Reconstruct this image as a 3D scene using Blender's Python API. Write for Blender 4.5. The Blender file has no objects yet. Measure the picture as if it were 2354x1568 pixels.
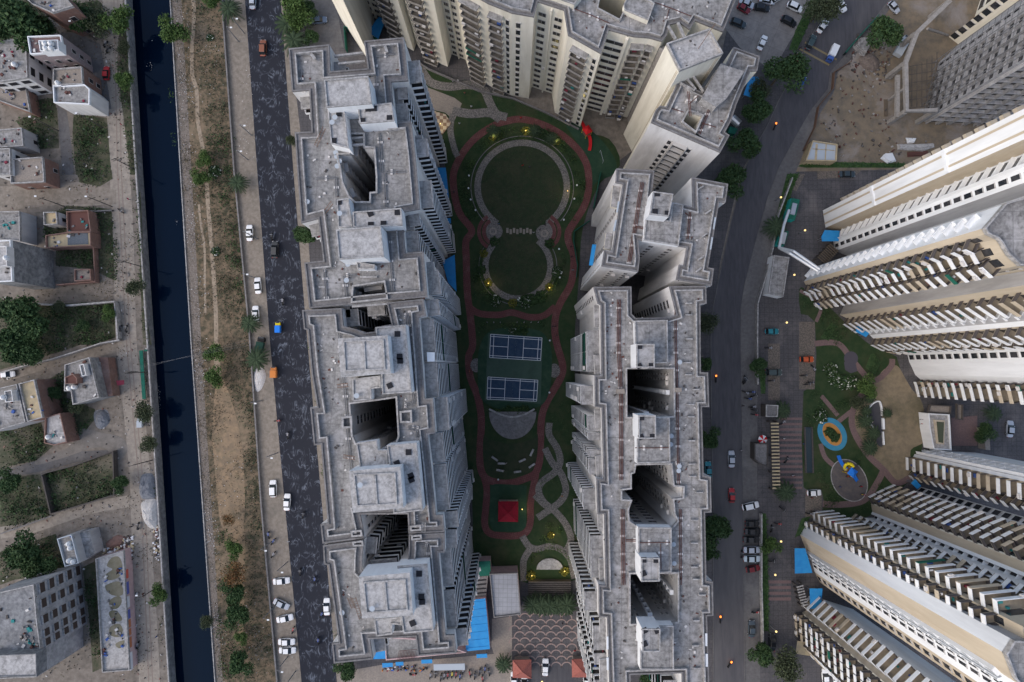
import bpy, bmesh, math, random
import numpy as np
from mathutils import Vector, Matrix
from mathutils.geometry import tessellate_polygon
random.seed(7); RNG = np.random.default_rng(7)
D = bpy.data; S = bpy.context.scene; COL = S.collection

# ------------------------------------------------------------- camera
H = 178.0; FPX = 1568.7; TILT = math.atan(61/1568.7)
cam = D.cameras.new('camera'); cam.lens = 24; cam.sensor_width = 36; cam.clip_end = 3000; cam.clip_start = 1
co = D.objects.new('camera', cam); COL.objects.link(co)
co.location = (0, 0, H); co.rotation_euler = (TILT, 0, 0); S.camera = co
# ------------------------------------------------------------- world, sun, exposure
SUN_EL, SUN_AZ = math.radians(42), math.radians(-112)      # azimuth from +Y, clockwise
w = D.worlds.new('World'); S.world = w; w.use_nodes = True
nt = w.node_tree; sky = nt.nodes.new('ShaderNodeTexSky'); sky.sky_type = 'NISHITA'
sky.sun_disc = False; sky.sun_elevation = SUN_EL; sky.sun_rotation = SUN_AZ
sky.dust_density = 3; sky.air_density = 1.0; sky.ozone_density = 1.0
nt.links.new(sky.outputs[0], nt.nodes['Background'].inputs[0])
nt.nodes['Background'].inputs[1].default_value = 0.15
sl = D.lights.new('sun', 'SUN'); sl.energy = 0.65; sl.angle = math.radians(100); sl.color = (1, .98, .96)
so = D.objects.new('sun', sl); COL.objects.link(so)
so.rotation_euler = (math.pi/2 - SUN_EL, 0, -SUN_AZ + math.pi)
so.location = (0, 0, 250)
S.view_settings.view_transform = 'Standard'; S.view_settings.look = 'None'
S.view_settings.gamma = 1; S.view_settings.exposure = 0.7
S.render.engine = 'CYCLES'
S.render.resolution_x = 1024; S.render.resolution_y = 682

# ------------------------------------------------------------- survey: photo pixels to metres at a known height
ROW = [0, 390.6, 781.3, 1165.6]; CT, ST = math.cos(TILT), math.sin(TILT)
def P(fx, fy, z=0.0):
    x = (fx-1176.5)/FPX; y = -(fy-784)/FPX
    yy = y*CT+ST; zz = y*ST-CT; t = (H-z)/(-zz)
    return (x*t, yy*t)
def T(rc, l, z=0.0):
    r, c = int(rc[0]), int(rc[1])
    return [P(c*588.2+l[i]/3.8995, ROW[r]+l[i+1]/3.8995, z) for i in range(0, len(l), 2)]
def Q(l, z=0.0): return [P(l[i], l[i+1], z) for i in range(0, len(l), 2)]
def proj(x, y, z):
    dx, dy, dz = x, y, z-H
    yy = dy*CT+dz*ST; zz = -dy*ST+dz*CT
    return 1176.5+dx/(-zz)*FPX, 784-yy/(-zz)*FPX
def area(p): return sum(p[i][0]*p[(i+1) % len(p)][1]-p[(i+1) % len(p)][0]*p[i][1] for i in range(len(p)))/2
def ccw(p): return list(p) if area(p) > 0 else list(reversed(p))
def cen(p): return (sum(a[0] for a in p)/len(p), sum(a[1] for a in p)/len(p))
def inset(p, d):            # p counter-clockwise; positive d moves the outline inwards
    n = len(p); o = []
    for i in range(n):
        a, b, c = Vector(p[i-1]), Vector(p[i]), Vector(p[(i+1) % n])
        u = (b-a).normalized(); v = (c-b).normalized()
        n1 = Vector((-u.y, u.x)); n2 = Vector((-v.y, v.x)); m = n1+n2
        if m.length < .2: o.append(tuple(b+n1*d)); continue
        m = m.normalized(); k = min(1/max(m.dot(n1), .35), 2.5)
        o.append(tuple(b+m*d*k))
    return o
def smooth(pts, n=6, closed=False):
    o = []; N = len(pts); rng = N if closed else N-1
    for i in range(rng):
        g = (lambda k: pts[k % N]) if closed else (lambda k: pts[max(0, min(N-1, k))])
        a, b, c, d = g(i-1), g(i), g(i+1), g(i+2)
        for j in range(n):
            t = j/n
            o.append(tuple(.5*((2*b[k])+(-a[k]+c[k])*t+(2*a[k]-5*b[k]+4*c[k]-d[k])*t*t+(-a[k]+3*b[k]-3*c[k]+d[k])*t**3) for k in (0, 1)))
    if not closed: o.append(tuple(pts[-1]))
    return o
def circ(c, rx, ry=None, n=48, a0=0, a1=360, rot=0):
    ry = ry or rx; cr, sr = math.cos(rot), math.sin(rot); o = []
    full = abs(a1-a0) >= 360
    for i in range(n if full else n+1):
        a = math.radians(a0+(a1-a0)*i/n); x, y = rx*math.cos(a), ry*math.sin(a)
        o.append((c[0]+x*cr-y*sr, c[1]+x*sr+y*cr))
    return o

# ------------------------------------------------------------- materials
MATS = {}
def newmat(name):
    m = D.materials.new(name); m.use_nodes = True; return m, m.node_tree, m.node_tree.nodes['Principled BSDF']
def mat(name, c, c2=None, scale=1.0, rough=.85, stain=None, sscale=.15, samt=.5, stretch=(1, 1, 1), bump=0, spec=.2, metal=0, detail=6, pos=.5, width=.25, seam=None):
    """noise mix of two colours plus a third that comes in blotches"""
    if name in MATS: return MATS[name]
    m, t, b = newmat(name); N = t.nodes; L = t.links
    geo = N.new('ShaderNodeNewGeometry'); mp = N.new('ShaderNodeMapping'); mp.inputs['Scale'].default_value = stretch
    L.new(geo.outputs['Position'], mp.inputs[0])
    col = N.new('ShaderNodeRGB'); col.outputs[0].default_value = (*c, 1); out = col.outputs[0]
    ns = None
    if c2:
        ns = N.new('ShaderNodeTexNoise'); ns.inputs['Scale'].default_value = scale; ns.inputs['Detail'].default_value = detail; ns.inputs['Roughness'].default_value = .65
        L.new(mp.outputs[0], ns.inputs['Vector'])
        r = N.new('ShaderNodeMapRange'); r.inputs[1].default_value = pos-width/2; r.inputs[2].default_value = pos+width/2
        L.new(ns.outputs[0], r.inputs[0])
        mx = N.new('ShaderNodeMix'); mx.data_type = 'RGBA'; L.new(r.outputs[0], mx.inputs[0]); L.new(out, mx.inputs[6]); mx.inputs[7].default_value = (*c2, 1); out = mx.outputs[2]
    if stain:
        n2 = N.new('ShaderNodeTexNoise'); n2.inputs['Scale'].default_value = sscale; n2.inputs['Detail'].default_value = 8; n2.inputs['Roughness'].default_value = .7
        n2.inputs['Distortion'].default_value = .4
        L.new(mp.outputs[0], n2.inputs['Vector'])
        r = N.new('ShaderNodeMapRange'); r.inputs[1].default_value = .5; r.inputs[2].default_value = .68; r.inputs[4].default_value = samt
        L.new(n2.outputs[0], r.inputs[0])
        mx = N.new('ShaderNodeMix'); mx.data_type = 'RGBA'; L.new(r.outputs[0], mx.inputs[0]); L.new(out, mx.inputs[6]); mx.inputs[7].default_value = (*stain, 1); out = mx.outputs[2]
    if seam:
        bt = N.new('ShaderNodeTexBrick'); bt.inputs['Scale'].default_value = 1; bt.inputs['Brick Width'].default_value = seam[0]; bt.inputs['Row Height'].default_value = seam[1]; bt.inputs['Mortar Size'].default_value = seam[2]
        bt.inputs['Mortar Smooth'].default_value = .3; bt.offset = seam[4] if len(seam) > 4 else 0
        r_ = N.new('ShaderNodeVectorRotate'); r_.rotation_type = 'Z_AXIS'; r_.inputs['Angle'].default_value = seam[3]; L.new(geo.outputs['Position'], r_.inputs['Vector']); L.new(r_.outputs[0], bt.inputs['Vector'])
        mr = N.new('ShaderNodeMath'); mr.operation = 'MULTIPLY'; mr.inputs[1].default_value = .45; L.new(bt.outputs['Fac'], mr.inputs[0])
        mx = N.new('ShaderNodeMix'); mx.data_type = 'RGBA'; L.new(mr.outputs[0], mx.inputs[0]); L.new(out, mx.inputs[6]); mx.inputs[7].default_value = (c[0]*.35, c[1]*.35, c[2]*.35, 1); out = mx.outputs[2]
    L.new(out, b.inputs['Base Color']); b.inputs['Roughness'].default_value = rough; b.inputs['Specular IOR Level'].default_value = spec; b.inputs['Metallic'].default_value = metal
    if bump and ns:
        bp = N.new('ShaderNodeBump'); bp.inputs['Strength'].default_value = bump; bp.inputs['Distance'].default_value = .1
        L.new(ns.outputs[0], bp.inputs['Height']); L.new(bp.outputs[0], b.inputs['Normal'])
    MATS[name] = m; return m
def objmat(name, rough=.35, spec=.5):          # paint whose colour is the object's own colour
    m, t, b = newmat(name); i = t.nodes.new('ShaderNodeObjectInfo'); t.links.new(i.outputs['Color'], b.inputs['Base Color'])
    b.inputs['Roughness'].default_value = rough; b.inputs['Specular IOR Level'].default_value = spec; MATS[name] = m; return m
def emit(name, c, s):
    m, t, b = newmat(name); b.inputs['Base Color'].default_value = (*c, 1); b.inputs['Emission Color'].default_value = (*c, 1); b.inputs['Emission Strength'].default_value = s; MATS[name] = m; return m
M = dict(
 dirt=mat('dirt', (.205, .18, .155), (.135, .117, .10), .7, stain=(.09, .083, .072), sscale=.09, samt=.8, bump=.3),
 sand=mat('sandy_verge', (.235, .205, .175), (.16, .14, .117), 1.0, stain=(.13, .118, .10), sscale=.17, samt=.6),
 scrubsoil=mat('scrub_soil', (.165, .122, .082), (.06, .056, .036), .7, stain=(.25, .19, .13), sscale=.07, samt=.8, width=.2),
 trail=mat('trail', (.30, .245, .185), (.22, .175, .13), 1.2),
 orange=mat('bare_soil', (.25, .18, .115), (.17, .13, .09), .6, stain=(.10, .095, .06), sscale=.25, samt=.7),
 litter=mat('litter_soil', (.12, .10, .085), (.20, .175, .155), 3, stain=(.08, .075, .06), sscale=.3, samt=.7, width=.15),
 darkscrub=mat('weedy_ground', (.035, .048, .024), (.08, .075, .05), .6, stain=(.16, .14, .11), sscale=.11, samt=.75),
 grass=mat('grass_soil', (.018, .04, .015), (.032, .05, .021), .6, stain=(.07, .06, .034), sscale=.12, samt=.5),
 grassd=mat('dark_lawn', (.022, .038, .018), (.037, .044, .024), .7, stain=(.075, .062, .04), sscale=.09, samt=.6),
 turf=mat('green_rubber', (.018, .048, .028), (.024, .056, .032), .8, stain=(.05, .085, .055), sscale=.3, samt=.5),
 court=mat('court_blue', (.024, .05, .095), (.038, .065, .11), .9, stain=(.05, .09, .13), sscale=.4, samt=.5),
 courtg=mat('court_green', (.045, .08, .06), (.055, .092, .07), .4, stain=(.03, .05, .04), sscale=.3, samt=.5),
 redp=mat('red_paving', (.145, .054, .052), (.105, .044, .043), 3, stain=(.2, .105, .1), sscale=.5, samt=.6, seam=(.5, .5, .05, .3)),
 pebble=mat('pebble_paving', (.21, .195, .18), (.085, .08, .078), 5, width=.1),
 pav=mat('grey_paving', (.085, .081, .085), (.06, .058, .062), 2.5, stain=(.16, .145, .14), sscale=.15, samt=.6, seam=(1.2, 1.2, .06, 0)),
 pavred=mat('rose_paving', (.17, .115, .11), (.13, .09, .09), 3),
 pavb=mat('beige_paving', (.27, .235, .20), (.2, .175, .155), 2.5, stain=(.13, .12, .11), sscale=.2, samt=.4),
 playsand=mat('play_sand', (.23, .185, .125), (.17, .14, .10), .8, stain=(.085, .08, .05), sscale=.06, samt=.8),
 asphalt=mat('asphalt', (.056, .055, .062), (.075, .073, .08), 1.5, stain=(.12, .115, .115), sscale=.05, samt=.6, stretch=(1, .15, 1)),
 conc=mat('pavement_concrete', (.12, .116, .116), (.095, .09, .09), 1.2, stain=(.2, .19, .18), sscale=.12, samt=.5),
 roof=mat('roof_concrete', (.285, .278, .27), (.11, .108, .105), 1.6, stain=(.38, .37, .37), sscale=.3, samt=.75, bump=.3, width=.4, pos=.54, seam=(3.2, 3.2, .07, .08)),
 roofd=mat('stained_roof_concrete', (.27, .263, .258), (.08, .078, .075), 1.2, stain=(.40, .39, .39), sscale=.25, samt=.8, width=.35, pos=.56, bump=.3, seam=(4.5, 4.5, .08, .02)),
 roofw=mat('pale_roof_screed', (.43, .42, .415), (.28, .275, .27), 1.8, stain=(.15, .148, .145), sscale=.6, samt=.8),
 ledge=mat('ledge_concrete', (.18, .175, .175), (.12, .115, .115), 2, stain=(.27, .26, .26), sscale=.5, samt=.6),
 rim=mat('parapet_concrete', (.40, .39, .385), (.22, .215, .21), 1.5, stain=(.14, .135, .13), sscale=.7, samt=.6),
 bfloor_shade=mat('shaded_balcony_floor', (.04, .038, .037), (.025, .024, .024), .9), bfloorl=mat('cream_balcony_floor', (.33, .285, .215), (.24, .205, .16), .7),  # first floor colour is near black: shade between rail and slab painted in
 white=mat('white_plaster', (.74, .76, .78), (.66, .68, .70), .7, stain=(.50, .50, .51), sscale=.25, samt=.4, stretch=(1, 1, .12)),
 cream=mat('cream_plaster', (.72, .69, .60), (.63, .60, .51), .6, stain=(.40, .36, .29), sscale=.3, samt=.4, stretch=(1, 1, .12)),
 offw=mat('offwhite_plaster', (.66, .655, .65), (.56, .555, .55), .6, stain=(.38, .37, .36), sscale=.3, samt=.5, stretch=(1, 1, .15)),
 tan=mat('tan_plaster', (.49, .425, .33), (.42, .36, .275), .5, stain=(.30, .23, .16), sscale=.3, samt=.35, stretch=(1, 1, .15)),
 greyw=mat('grey_and_shaded_plaster', (.42, .42, .43), (.34, .34, .35), .5, stain=(.2, .2, .2), sscale=.3, samt=.4, stretch=(1, 1, .2)),  # grey walls, and the painted shade on one white tower strip
 bconc=mat('balcony_concrete', (.31, .295, .28), (.23, .215, .2), 1.5),
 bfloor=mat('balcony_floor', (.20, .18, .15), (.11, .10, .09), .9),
 tileroof=mat('bluish_tiled_roof', (.30, .31, .34), (.25, .26, .285), .6, seam=(1.1, 1.1, .06, .02)), track=mat('worn_track', (.27, .24, .205), (.20, .175, .15), 1.0, stain=(.33, .30, .26), sscale=.3),
 pale_raw=mat('pale_raw_concrete', (.40, .40, .41), (.27, .27, .28), .8, stain=(.17, .17, .175), sscale=.3, samt=.6),
 raw=mat('raw_concrete', (.22, .225, .23), (.12, .123, .13), 1.1, stain=(.38, .38, .39), sscale=.3, samt=.6),
 brick=mat('brick', (.22, .13, .105), (.16, .10, .085), 1.5, stain=(.28, .22, .2), sscale=.4, samt=.5),
 pinkb=mat('pink_brick', (.28, .23, .235), (.22, .18, .185), 2),
 yel=mat('yellow_screed', (.45, .36, .22), (.34, .28, .19), .8),
 pink=mat('pink_wall', (.50, .36, .36), (.42, .3, .3), .8),
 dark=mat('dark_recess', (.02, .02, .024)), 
 glass=mat('window_glass', (.018, .022, .028), (.05, .05, .055), .35, rough=.15, spec=.5, width=.1),
 frame=mat('window_frame', (.40, .39, .38)),
 bluer=mat('blue_sheet_roof', (.02, .21, .50), (.03, .25, .54), .8, rough=.5, stain=(.06, .2, .40), sscale=.35, samt=.4),
 green=mat('green_net', (.015, .12, .085), (.012, .09, .065), 2),
 pipe=mat('grey_pipe', (.16, .165, .175)), rust=mat('rusty_pipe', (.105, .05, .042)), metal=mat('metal', (.45, .46, .48), rough=.35, metal=.7),
 rustl=mat('rusty_ladder', (.14, .085, .06)), block=mat('pipe_block', (.55, .53, .51)), dish=mat('dish_metal', (.36, .40, .44)),
 red=mat('red_sheet', (.34, .014, .03), (.25, .014, .025), 1, seam=(30, .35, .08, 0)), tile=mat('red_roof_tile', (.30, .105, .085), (.22, .075, .06), 3),
 tank=mat('water_tank_plastic', (.62, .63, .63)), black=mat('black_rubber', (.015, .015, .016)), 
 leaf=mat('leaf', (.028, .062, .022), (.055, .095, .035), 1.2, stain=(.016, .036, .016), sscale=.5, samt=.8, rough=.7),
 leaf2=mat('bright_leaf', (.05, .095, .024), (.085, .135, .04), 1.5, stain=(.025, .055, .02), sscale=.6, samt=.7, rough=.7),
 leaf3=mat('dull_leaf', (.042, .058, .03), (.068, .082, .045), 1.5, stain=(.03, .042, .024), sscale=.6, samt=.7, rough=.8),
 leafo=mat('orange_leaf', (.17, .075, .03), (.085, .07, .03), 1.5, rough=.8), palm=mat('palm_leaf', (.028, .045, .026), (.045, .068, .036), 2, rough=.7, spec=.1),
 dry=mat('dry_weed', (.14, .11, .075), (.085, .08, .05), 1), hedge=mat('hedge_leaf', (.03, .075, .018), (.05, .105, .028), 2),
 bark=mat('bark', (.12, .095, .07)), flower=mat('white_flower', (.7, .7, .66)), litleaf=mat('lamplit_yellow_leaf', (.22, .20, .04), (.1, .12, .03), 2),  # yellow lamp glow on the lit bushes is put into this leaf colour
 scrap=mat('litter_scrap', (.55, .55, .56), (.40, .37, .34), 4), scrapb=mat('blue_scrap', (.06, .3, .33)), 
 gravel=mat('gravel', (.12, .13, .15), (.19, .2, .22), 3), wsand=mat('white_sand', (.47, .46, .45), (.36, .35, .34), 1.5),
 line=mat('white_line', (.62, .64, .66)), yline=mat('yellow_line', (.2, .16, .09)), skin=mat('skin', (.24, .13, .085)), hair=mat('hair', (.012, .01, .01)),
 blue=mat('blue_play_surface', (.04, .19, .30), (.05, .22, .34), 1), orangep=mat('orange_play_surface', (.42, .21, .06), (.38, .18, .05), 1),
 yplay=mat('yellow_plastic', (.62, .50, .02)), bplay=mat('blue_plastic', (.02, .17, .62)), rplay=mat('red_plastic', (.5, .015, .02)),
 cloth=objmat('cloth', .9, .1), paint=objmat('car_paint'), carglass=mat('car_glass', (.012, .015, .018), rough=.08, spec=.6),
 head=mat('headlamp', (.6, .6, .62), rough=.2), tail=mat('tail_lamp', (.3, .01, .01), rough=.2), lamp=emit('lit_lamp', (1, .70, .26), .8), warm=emit('lit_window', (1, .55, .15), 2.2), braking=emit('lit_vehicle_lamp', (1, .22, .03), 1.8), cool=emit('white_lamp', (.95, .98, 1), 3),
 steps=mat('step_stone', (.085, .075, .07), (.06, .055, .052), 2), checker=None)
# wet black road with pale dried swirls
m, t, b = newmat('swirled_asphalt'); N, L = t.nodes, t.links
geo = N.new('ShaderNodeNewGeometry'); mp = N.new('ShaderNodeMapping'); mp.inputs['Scale'].default_value = (1, .45, 1); L.new(geo.outputs['Position'], mp.inputs[0])
n1 = N.new('ShaderNodeTexNoise'); n1.inputs['Scale'].default_value = .42; n1.inputs['Detail'].default_value = 2; n1.inputs['Distortion'].default_value = 2.6; L.new(mp.outputs[0], n1.inputs['Vector'])
sb = N.new('ShaderNodeMath'); sb.operation = 'SUBTRACT'; sb.inputs[1].default_value = .5; L.new(n1.outputs[0], sb.inputs[0])
ab = N.new('ShaderNodeMath'); ab.operation = 'ABSOLUTE'; L.new(sb.outputs[0], ab.inputs[0])
r1 = N.new('ShaderNodeMapRange'); r1.inputs[1].default_value = .0; r1.inputs[2].default_value = .05; r1.inputs[3].default_value = 1; r1.inputs[4].default_value = 0; L.new(ab.outputs[0], r1.inputs[0])
n2 = N.new('ShaderNodeTexNoise'); n2.inputs['Scale'].default_value = .42; n2.inputs['Detail'].default_value = 5; L.new(geo.outputs['Position'], n2.inputs['Vector'])
r2 = N.new('ShaderNodeMapRange'); r2.inputs[1].default_value = .46; r2.inputs[2].default_value = .62; r2.inputs[4].default_value = .8; L.new(n2.outputs[0], r2.inputs[0])
ml = N.new('ShaderNodeMath'); ml.operation = 'MULTIPLY'; L.new(r1.outputs[0], ml.inputs[0]); L.new(r2.outputs[0], ml.inputs[1])
mx = N.new('ShaderNodeMix'); mx.data_type = 'RGBA'; L.new(ml.outputs[0], mx.inputs[0]); mx.inputs[6].default_value = (.024, .026, .034, 1); mx.inputs[7].default_value = (.16, .18, .22, 1)
L.new(mx.outputs[2], b.inputs['Base Color']); b.inputs['Roughness'].default_value = .85; b.inputs['Specular IOR Level'].default_value = .08; M['swirl'] = m
m, t, b = newmat('canal_water'); b.inputs['Base Color'].default_value = (.0012, .005, .0145, 1); b.inputs['Roughness'].default_value = .03; b.inputs['IOR'].default_value = 1.33; b.inputs['Specular IOR Level'].default_value = .15; b.inputs['Specular Tint'].default_value = (.45, .7, 1, 1)
ns = t.nodes.new('ShaderNodeTexNoise'); ns.inputs['Scale'].default_value = .8; ns.inputs['Detail'].default_value = 3; bp = t.nodes.new('ShaderNodeBump'); bp.inputs['Strength'].default_value = .04
t.links.new(ns.outputs[0], bp.inputs['Height']); t.links.new(bp.outputs[0], b.inputs['Normal']); M['water'] = m
m, t, b = newmat('checked_floor'); ck = t.nodes.new('ShaderNodeTexChecker'); ck.inputs['Scale'].default_value = 1.1; ck.inputs[1].default_value = (.42, .34, .25, 1); ck.inputs[2].default_value = (.18, .11, .07, 1)
g = t.nodes.new('ShaderNodeNewGeometry'); t.links.new(g.outputs['Position'], ck.inputs[0]); t.links.new(ck.outputs[0], b.inputs['Base Color']); M['checker'] = m

# ------------------------------------------------------------- mesh builder and object helpers
class MB:
    def __init__(s): s.v = []; s.f = []; s.m = []
    def face(s, pts, m=0):
        k = len(s.v); s.v += [tuple(p) for p in pts]; s.f.append(tuple(range(k, k+len(pts)))); s.m.append(m)
    def flat(s, loops, z, m=0):
        tri = tessellate_polygon([[Vector((p[0], p[1], 0)) for p in l] for l in loops]); al = [p for l in loops for p in l]; k = len(s.v)
        s.v += [(p[0], p[1], z) for p in al]
        for a, b, c in tri:
            A, B, C = al[a], al[b], al[c]
            if (B[0]-A[0])*(C[1]-A[1])-(B[1]-A[1])*(C[0]-A[0]) < 0: b, c = c, b
            s.f.append((k+a, k+b, k+c)); s.m.append(m)
    def prism(s, p, z0, z1, m=0, top=True, mt=None, bot=False):
        p = ccw(p); n = len(p)
        for i in range(n):
            a, b = p[i], p[(i+1) % n]; s.face([(a[0], a[1], z0), (b[0], b[1], z0), (b[0], b[1], z1), (a[0], a[1], z1)], m)
        if top: s.flat([p], z1, m if mt is None else mt)
        if bot: s.face([(a[0], a[1], z0) for a in reversed(p)], m)
    def ring(s, a, b, z0, z1, m=0):      # solid band between two outlines of the same count
        n = len(a)
        for i in range(n):
            j = (i+1) % n
            s.face([(*a[i], z0), (*a[j], z0), (*a[j], z1), (*a[i], z1)], m)
            s.face([(*b[j], z0), (*b[i], z0), (*b[i], z1), (*b[j], z1)], m)
            s.face([(*a[i], z1), (*a[j], z1), (*b[j], z1), (*b[i], z1)], m)
    def box(s, c, d, z0, z1, ang=0, m=0, bot=True):
        ca, sa = math.cos(ang), math.sin(ang)
        p = [(c[0]+x*ca-y*sa, c[1]+x*sa+y*ca) for x, y in ((-d[0]/2, -d[1]/2), (d[0]/2, -d[1]/2), (d[0]/2, d[1]/2), (-d[0]/2, d[1]/2))]
        s.prism(p, z0, z1, m, bot=bot)
    def wbox(s, o, d, n, s0, s1, t0, t1, z0, z1, m=0):   # box in wall space: along d, out along n
        p = [(o[0]+d[0]*a+n[0]*b, o[1]+d[1]*a+n[1]*b) for a, b in ((s0, t0), (s1, t0), (s1, t1), (s0, t1))]
        s.prism(p, z0, z1, m, bot=True)
    def tube(s, a, b, r, n=6, m=0, r2=None):
        a, b = Vector(a), Vector(b); d = (b-a).normalized(); u = d.orthogonal().normalized(); v = d.cross(u); r2 = r if r2 is None else r2
        A = [a+(u*math.cos(q)+v*math.sin(q))*r for q in [i*2*math.pi/n for i in range(n)]]
        B = [b+(u*math.cos(q)+v*math.sin(q))*r2 for q in [i*2*math.pi/n for i in range(n)]]
        for i in range(n): s.face([A[i], A[(i+1) % n], B[(i+1) % n], B[i]], m)
        s.face(B, m); s.face(A[::-1], m)
    def lathe(s, c, prof, n=12, m=0):
        k = len(s.v)
        for r, z in prof:
            for i in range(n): a = i*2*math.pi/n; s.v.append((c[0]+r*math.cos(a), c[1]+r*math.sin(a), c[2]+z))
        for j in range(len(prof)-1):
            for i in range(n): s.f.append((k+j*n+i, k+j*n+(i+1) % n, k+(j+1)*n+(i+1) % n, k+(j+1)*n+i)); s.m.append(m)
        s.f.append(tuple(k+(len(prof)-1)*n+i for i in range(n))); s.m.append(m)
    def ribbon(s, pts, w, z, m=0, closed=False, h=0):
        n = len(pts); L, R = [], []
        for i in range(n):
            a = Vector(pts[i-1] if (i or closed) else pts[0]); c = Vector(pts[(i+1) % n] if (i < n-1 or closed) else pts[-1])
            d = (c-a).normalized(); nn = Vector((-d.y, d.x)); b = Vector(pts[i]); L.append(b+nn*w/2); R.append(b-nn*w/2)
        for i in range(n if closed else n-1):
            j = (i+1) % n; s.face([(*R[i], z), (*R[j], z), (*L[j], z), (*L[i], z)], m)
            if h:
                s.face([(*R[i], z-h), (*R[j], z-h), (*R[j], z), (*R[i], z)], m); s.face([(*L[j], z-h), (*L[i], z-h), (*L[i], z), (*L[j], z)], m)
    def extend(s, o):
        k = len(s.v); s.v += o.v; s.f += [tuple(i+k for i in f) for f in o.f]; s.m += o.m
def mesh(mb, mats, off=(0, 0, 0), sm=False):
    me = D.meshes.new('m'); ox, oy, oz = off
    me.from_pydata([(x-ox, y-oy, z-oz) for x, y, z in mb.v], [], mb.f)
    for k in mats: me.materials.append(k)
    if len(mats) > 1: me.polygons.foreach_set('material_index', mb.m)
    if sm: me.polygons.foreach_set('use_smooth', [True]*len(me.polygons))
    return me
def link(name, me, parent=None, kind=None):
    o = D.objects.new(name, me); me.name = name; COL.objects.link(o)
    if parent: o.parent = parent
    if kind: o['kind'] = kind
    return o
def off(o):
    return tuple(o['base']) if 'base' in o else off(o.parent)
def part(name, mb, mats, parent, label=None, kind=None, sm=False):
    if not isinstance(mats, (list, tuple)): mats = [mats]
    o = link(name, mesh(mb, mats, off(parent), sm), parent, kind)
    if label: o['label'] = label
    return o
def tag(o, label, cat, group=None, kind=None):
    o['label'] = label; o['category'] = cat
    if group: o['group'] = group
    if kind: o['kind'] = kind
    return o
def thing(name, label, cat, loc, group=None):
    o = D.objects.new(name, None); COL.objects.link(o); o.location = loc; o['base'] = list(loc); o.empty_display_size = .5
    return tag(o, label, cat, group)
def single(name, mb, mats, label, cat, loc, group=None, kind=None, sm=False):
    if not isinstance(mats, (list, tuple)): mats = [mats]
    o = link(name, mesh(mb, mats, loc, sm)); o.location = loc
    return tag(o, label, cat, group, kind)
def struct(name, mb, mats):
    if not isinstance(mats, (list, tuple)): mats = [mats]
    return link(name, mesh(mb, mats), None, 'structure')
NS_ = [0]
def sheet(name, loop, z, m, holes=()):
    NS_[0] += 1; z += .0008*(NS_[0] % 7); mb = MB(); mb.flat([loop, *holes], z); return struct(name, mb, m)
def dup(root, loc, rot=0, scale=1.0, color=None, label=None, group=None):
    r = root.copy(); COL.objects.link(r); r.location = loc; r.rotation_euler = (0, 0, rot); r.scale = (scale,)*3 if not isinstance(scale, tuple) else scale
    if 'base' in r: r['base'] = list(loc)
    if color: r.color = (*color, 1)
    if label: r['label'] = label
    if group: r['group'] = group
    for ch in KIDS.get(root.name, []):
        c = ch.copy(); COL.objects.link(c); c.parent = r
        if color: c.color = (*color, 1)
        for g in KIDS.get(ch.name, []):
            d = g.copy(); COL.objects.link(d); d.parent = c
            if color: d.color = (*color, 1)
    return r
KIDS = {}
def remember(root):
    KIDS[root.name] = list(root.children)
    for c in root.children:
        if c.children: KIDS[c.name] = list(c.children)
# ============================================================= GROUND
cl = Q([286,-60, 290,0, 314,390, 340,781, 365,1165, 390,1568, 396,1640]); cr = Q([388,-60, 392,0, 415.4,390, 439.7,781, 466.7,1165, 495,1567, 502,1640])
B = 600
mb = MB()
lp = [(cl[0][0]-10, B)]+cl+[(cl[-1][0]+10, -B)]; rp = [(cr[0][0]-10, B)]+cr+[(cr[-1][0]+10, -B)]
mb.flat([[(-B, B), (-B, -B)]+lp[::-1]], 0); mb.flat([rp+[(B, -B), (B, B)]], 0)
for l, sgn in ((lp, 1), (rp, -1)):
    for a, b in zip(l, l[1:]): mb.face([(*a, 0), (*b, 0), (*b, -4.2), (*a, -4.2)][::sgn], 1)
mb.face([(lp[0][0]-5, B, -4.2), (lp[-1][0]-5, -B, -4.2), (rp[-1][0]+5, -B, -4.2), (rp[0][0]+5, B, -4.2)], 1)
struct('ground', mb, [M['dirt'], M['raw']])
mb = MB(); mb.face([(lp[0][0]-5, B, -3.2), (lp[-1][0]-5, -B, -3.2), (rp[-1][0]+5, -B, -3.2), (rp[0][0]+5, B, -3.2)]); struct('canal_water', mb, M['water'])
for pts, lab, ww in ((cl, 'low weathered concrete wall along the west edge of the dark canal', .35), (cr, 'thin low kerb wall along the east edge of the dark canal', .22)):
    mb = MB(); mb.ribbon(pts, ww, .55 if ww > .3 else .35, h=.6); single('canal_wall', mb, M['rim'], lab, 'wall', (*pts[0], 0))
# east bank
sheet('waste_ground', cr[:]+Q([640,1640, 639,1567, 603,1165, 575,760, 541,402, 515,44, 512,-60]), .01, M['scrubsoil'])
sheet('littered_bank', cr[:]+Q([520,1640, 512,1567, 486,1165, 462,781, 440,390, 417,0, 412,-60]), .02, M['litter'])
sheet('sandy_verge', Q([512,-60, 515,44, 541,402, 575,760, 603,1165, 639,1567, 646,1640, 698,1640, 693,1567, 655,1165, 620,781, 590.8,390, 563,0, 559,-60]), .012, M['sand'])
mb = MB()
for l, ww in (([440,-20, 446,20, 445,60, 441,110, 442,170, 452,210, 455,280, 468,350], 1.0), ([475,420, 478,470, 483,530, 488,590, 492,650, 496,720, 497,790], 1.1), ([457,470, 462,520, 470,570, 471,650, 472,720], .6), ([497,790, 500,850, 505,900], 1.6)):
    mb.ribbon(smooth(Q(l), 5), ww, .03)
struct('dirt_trail', mb, M['trail'])
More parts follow.
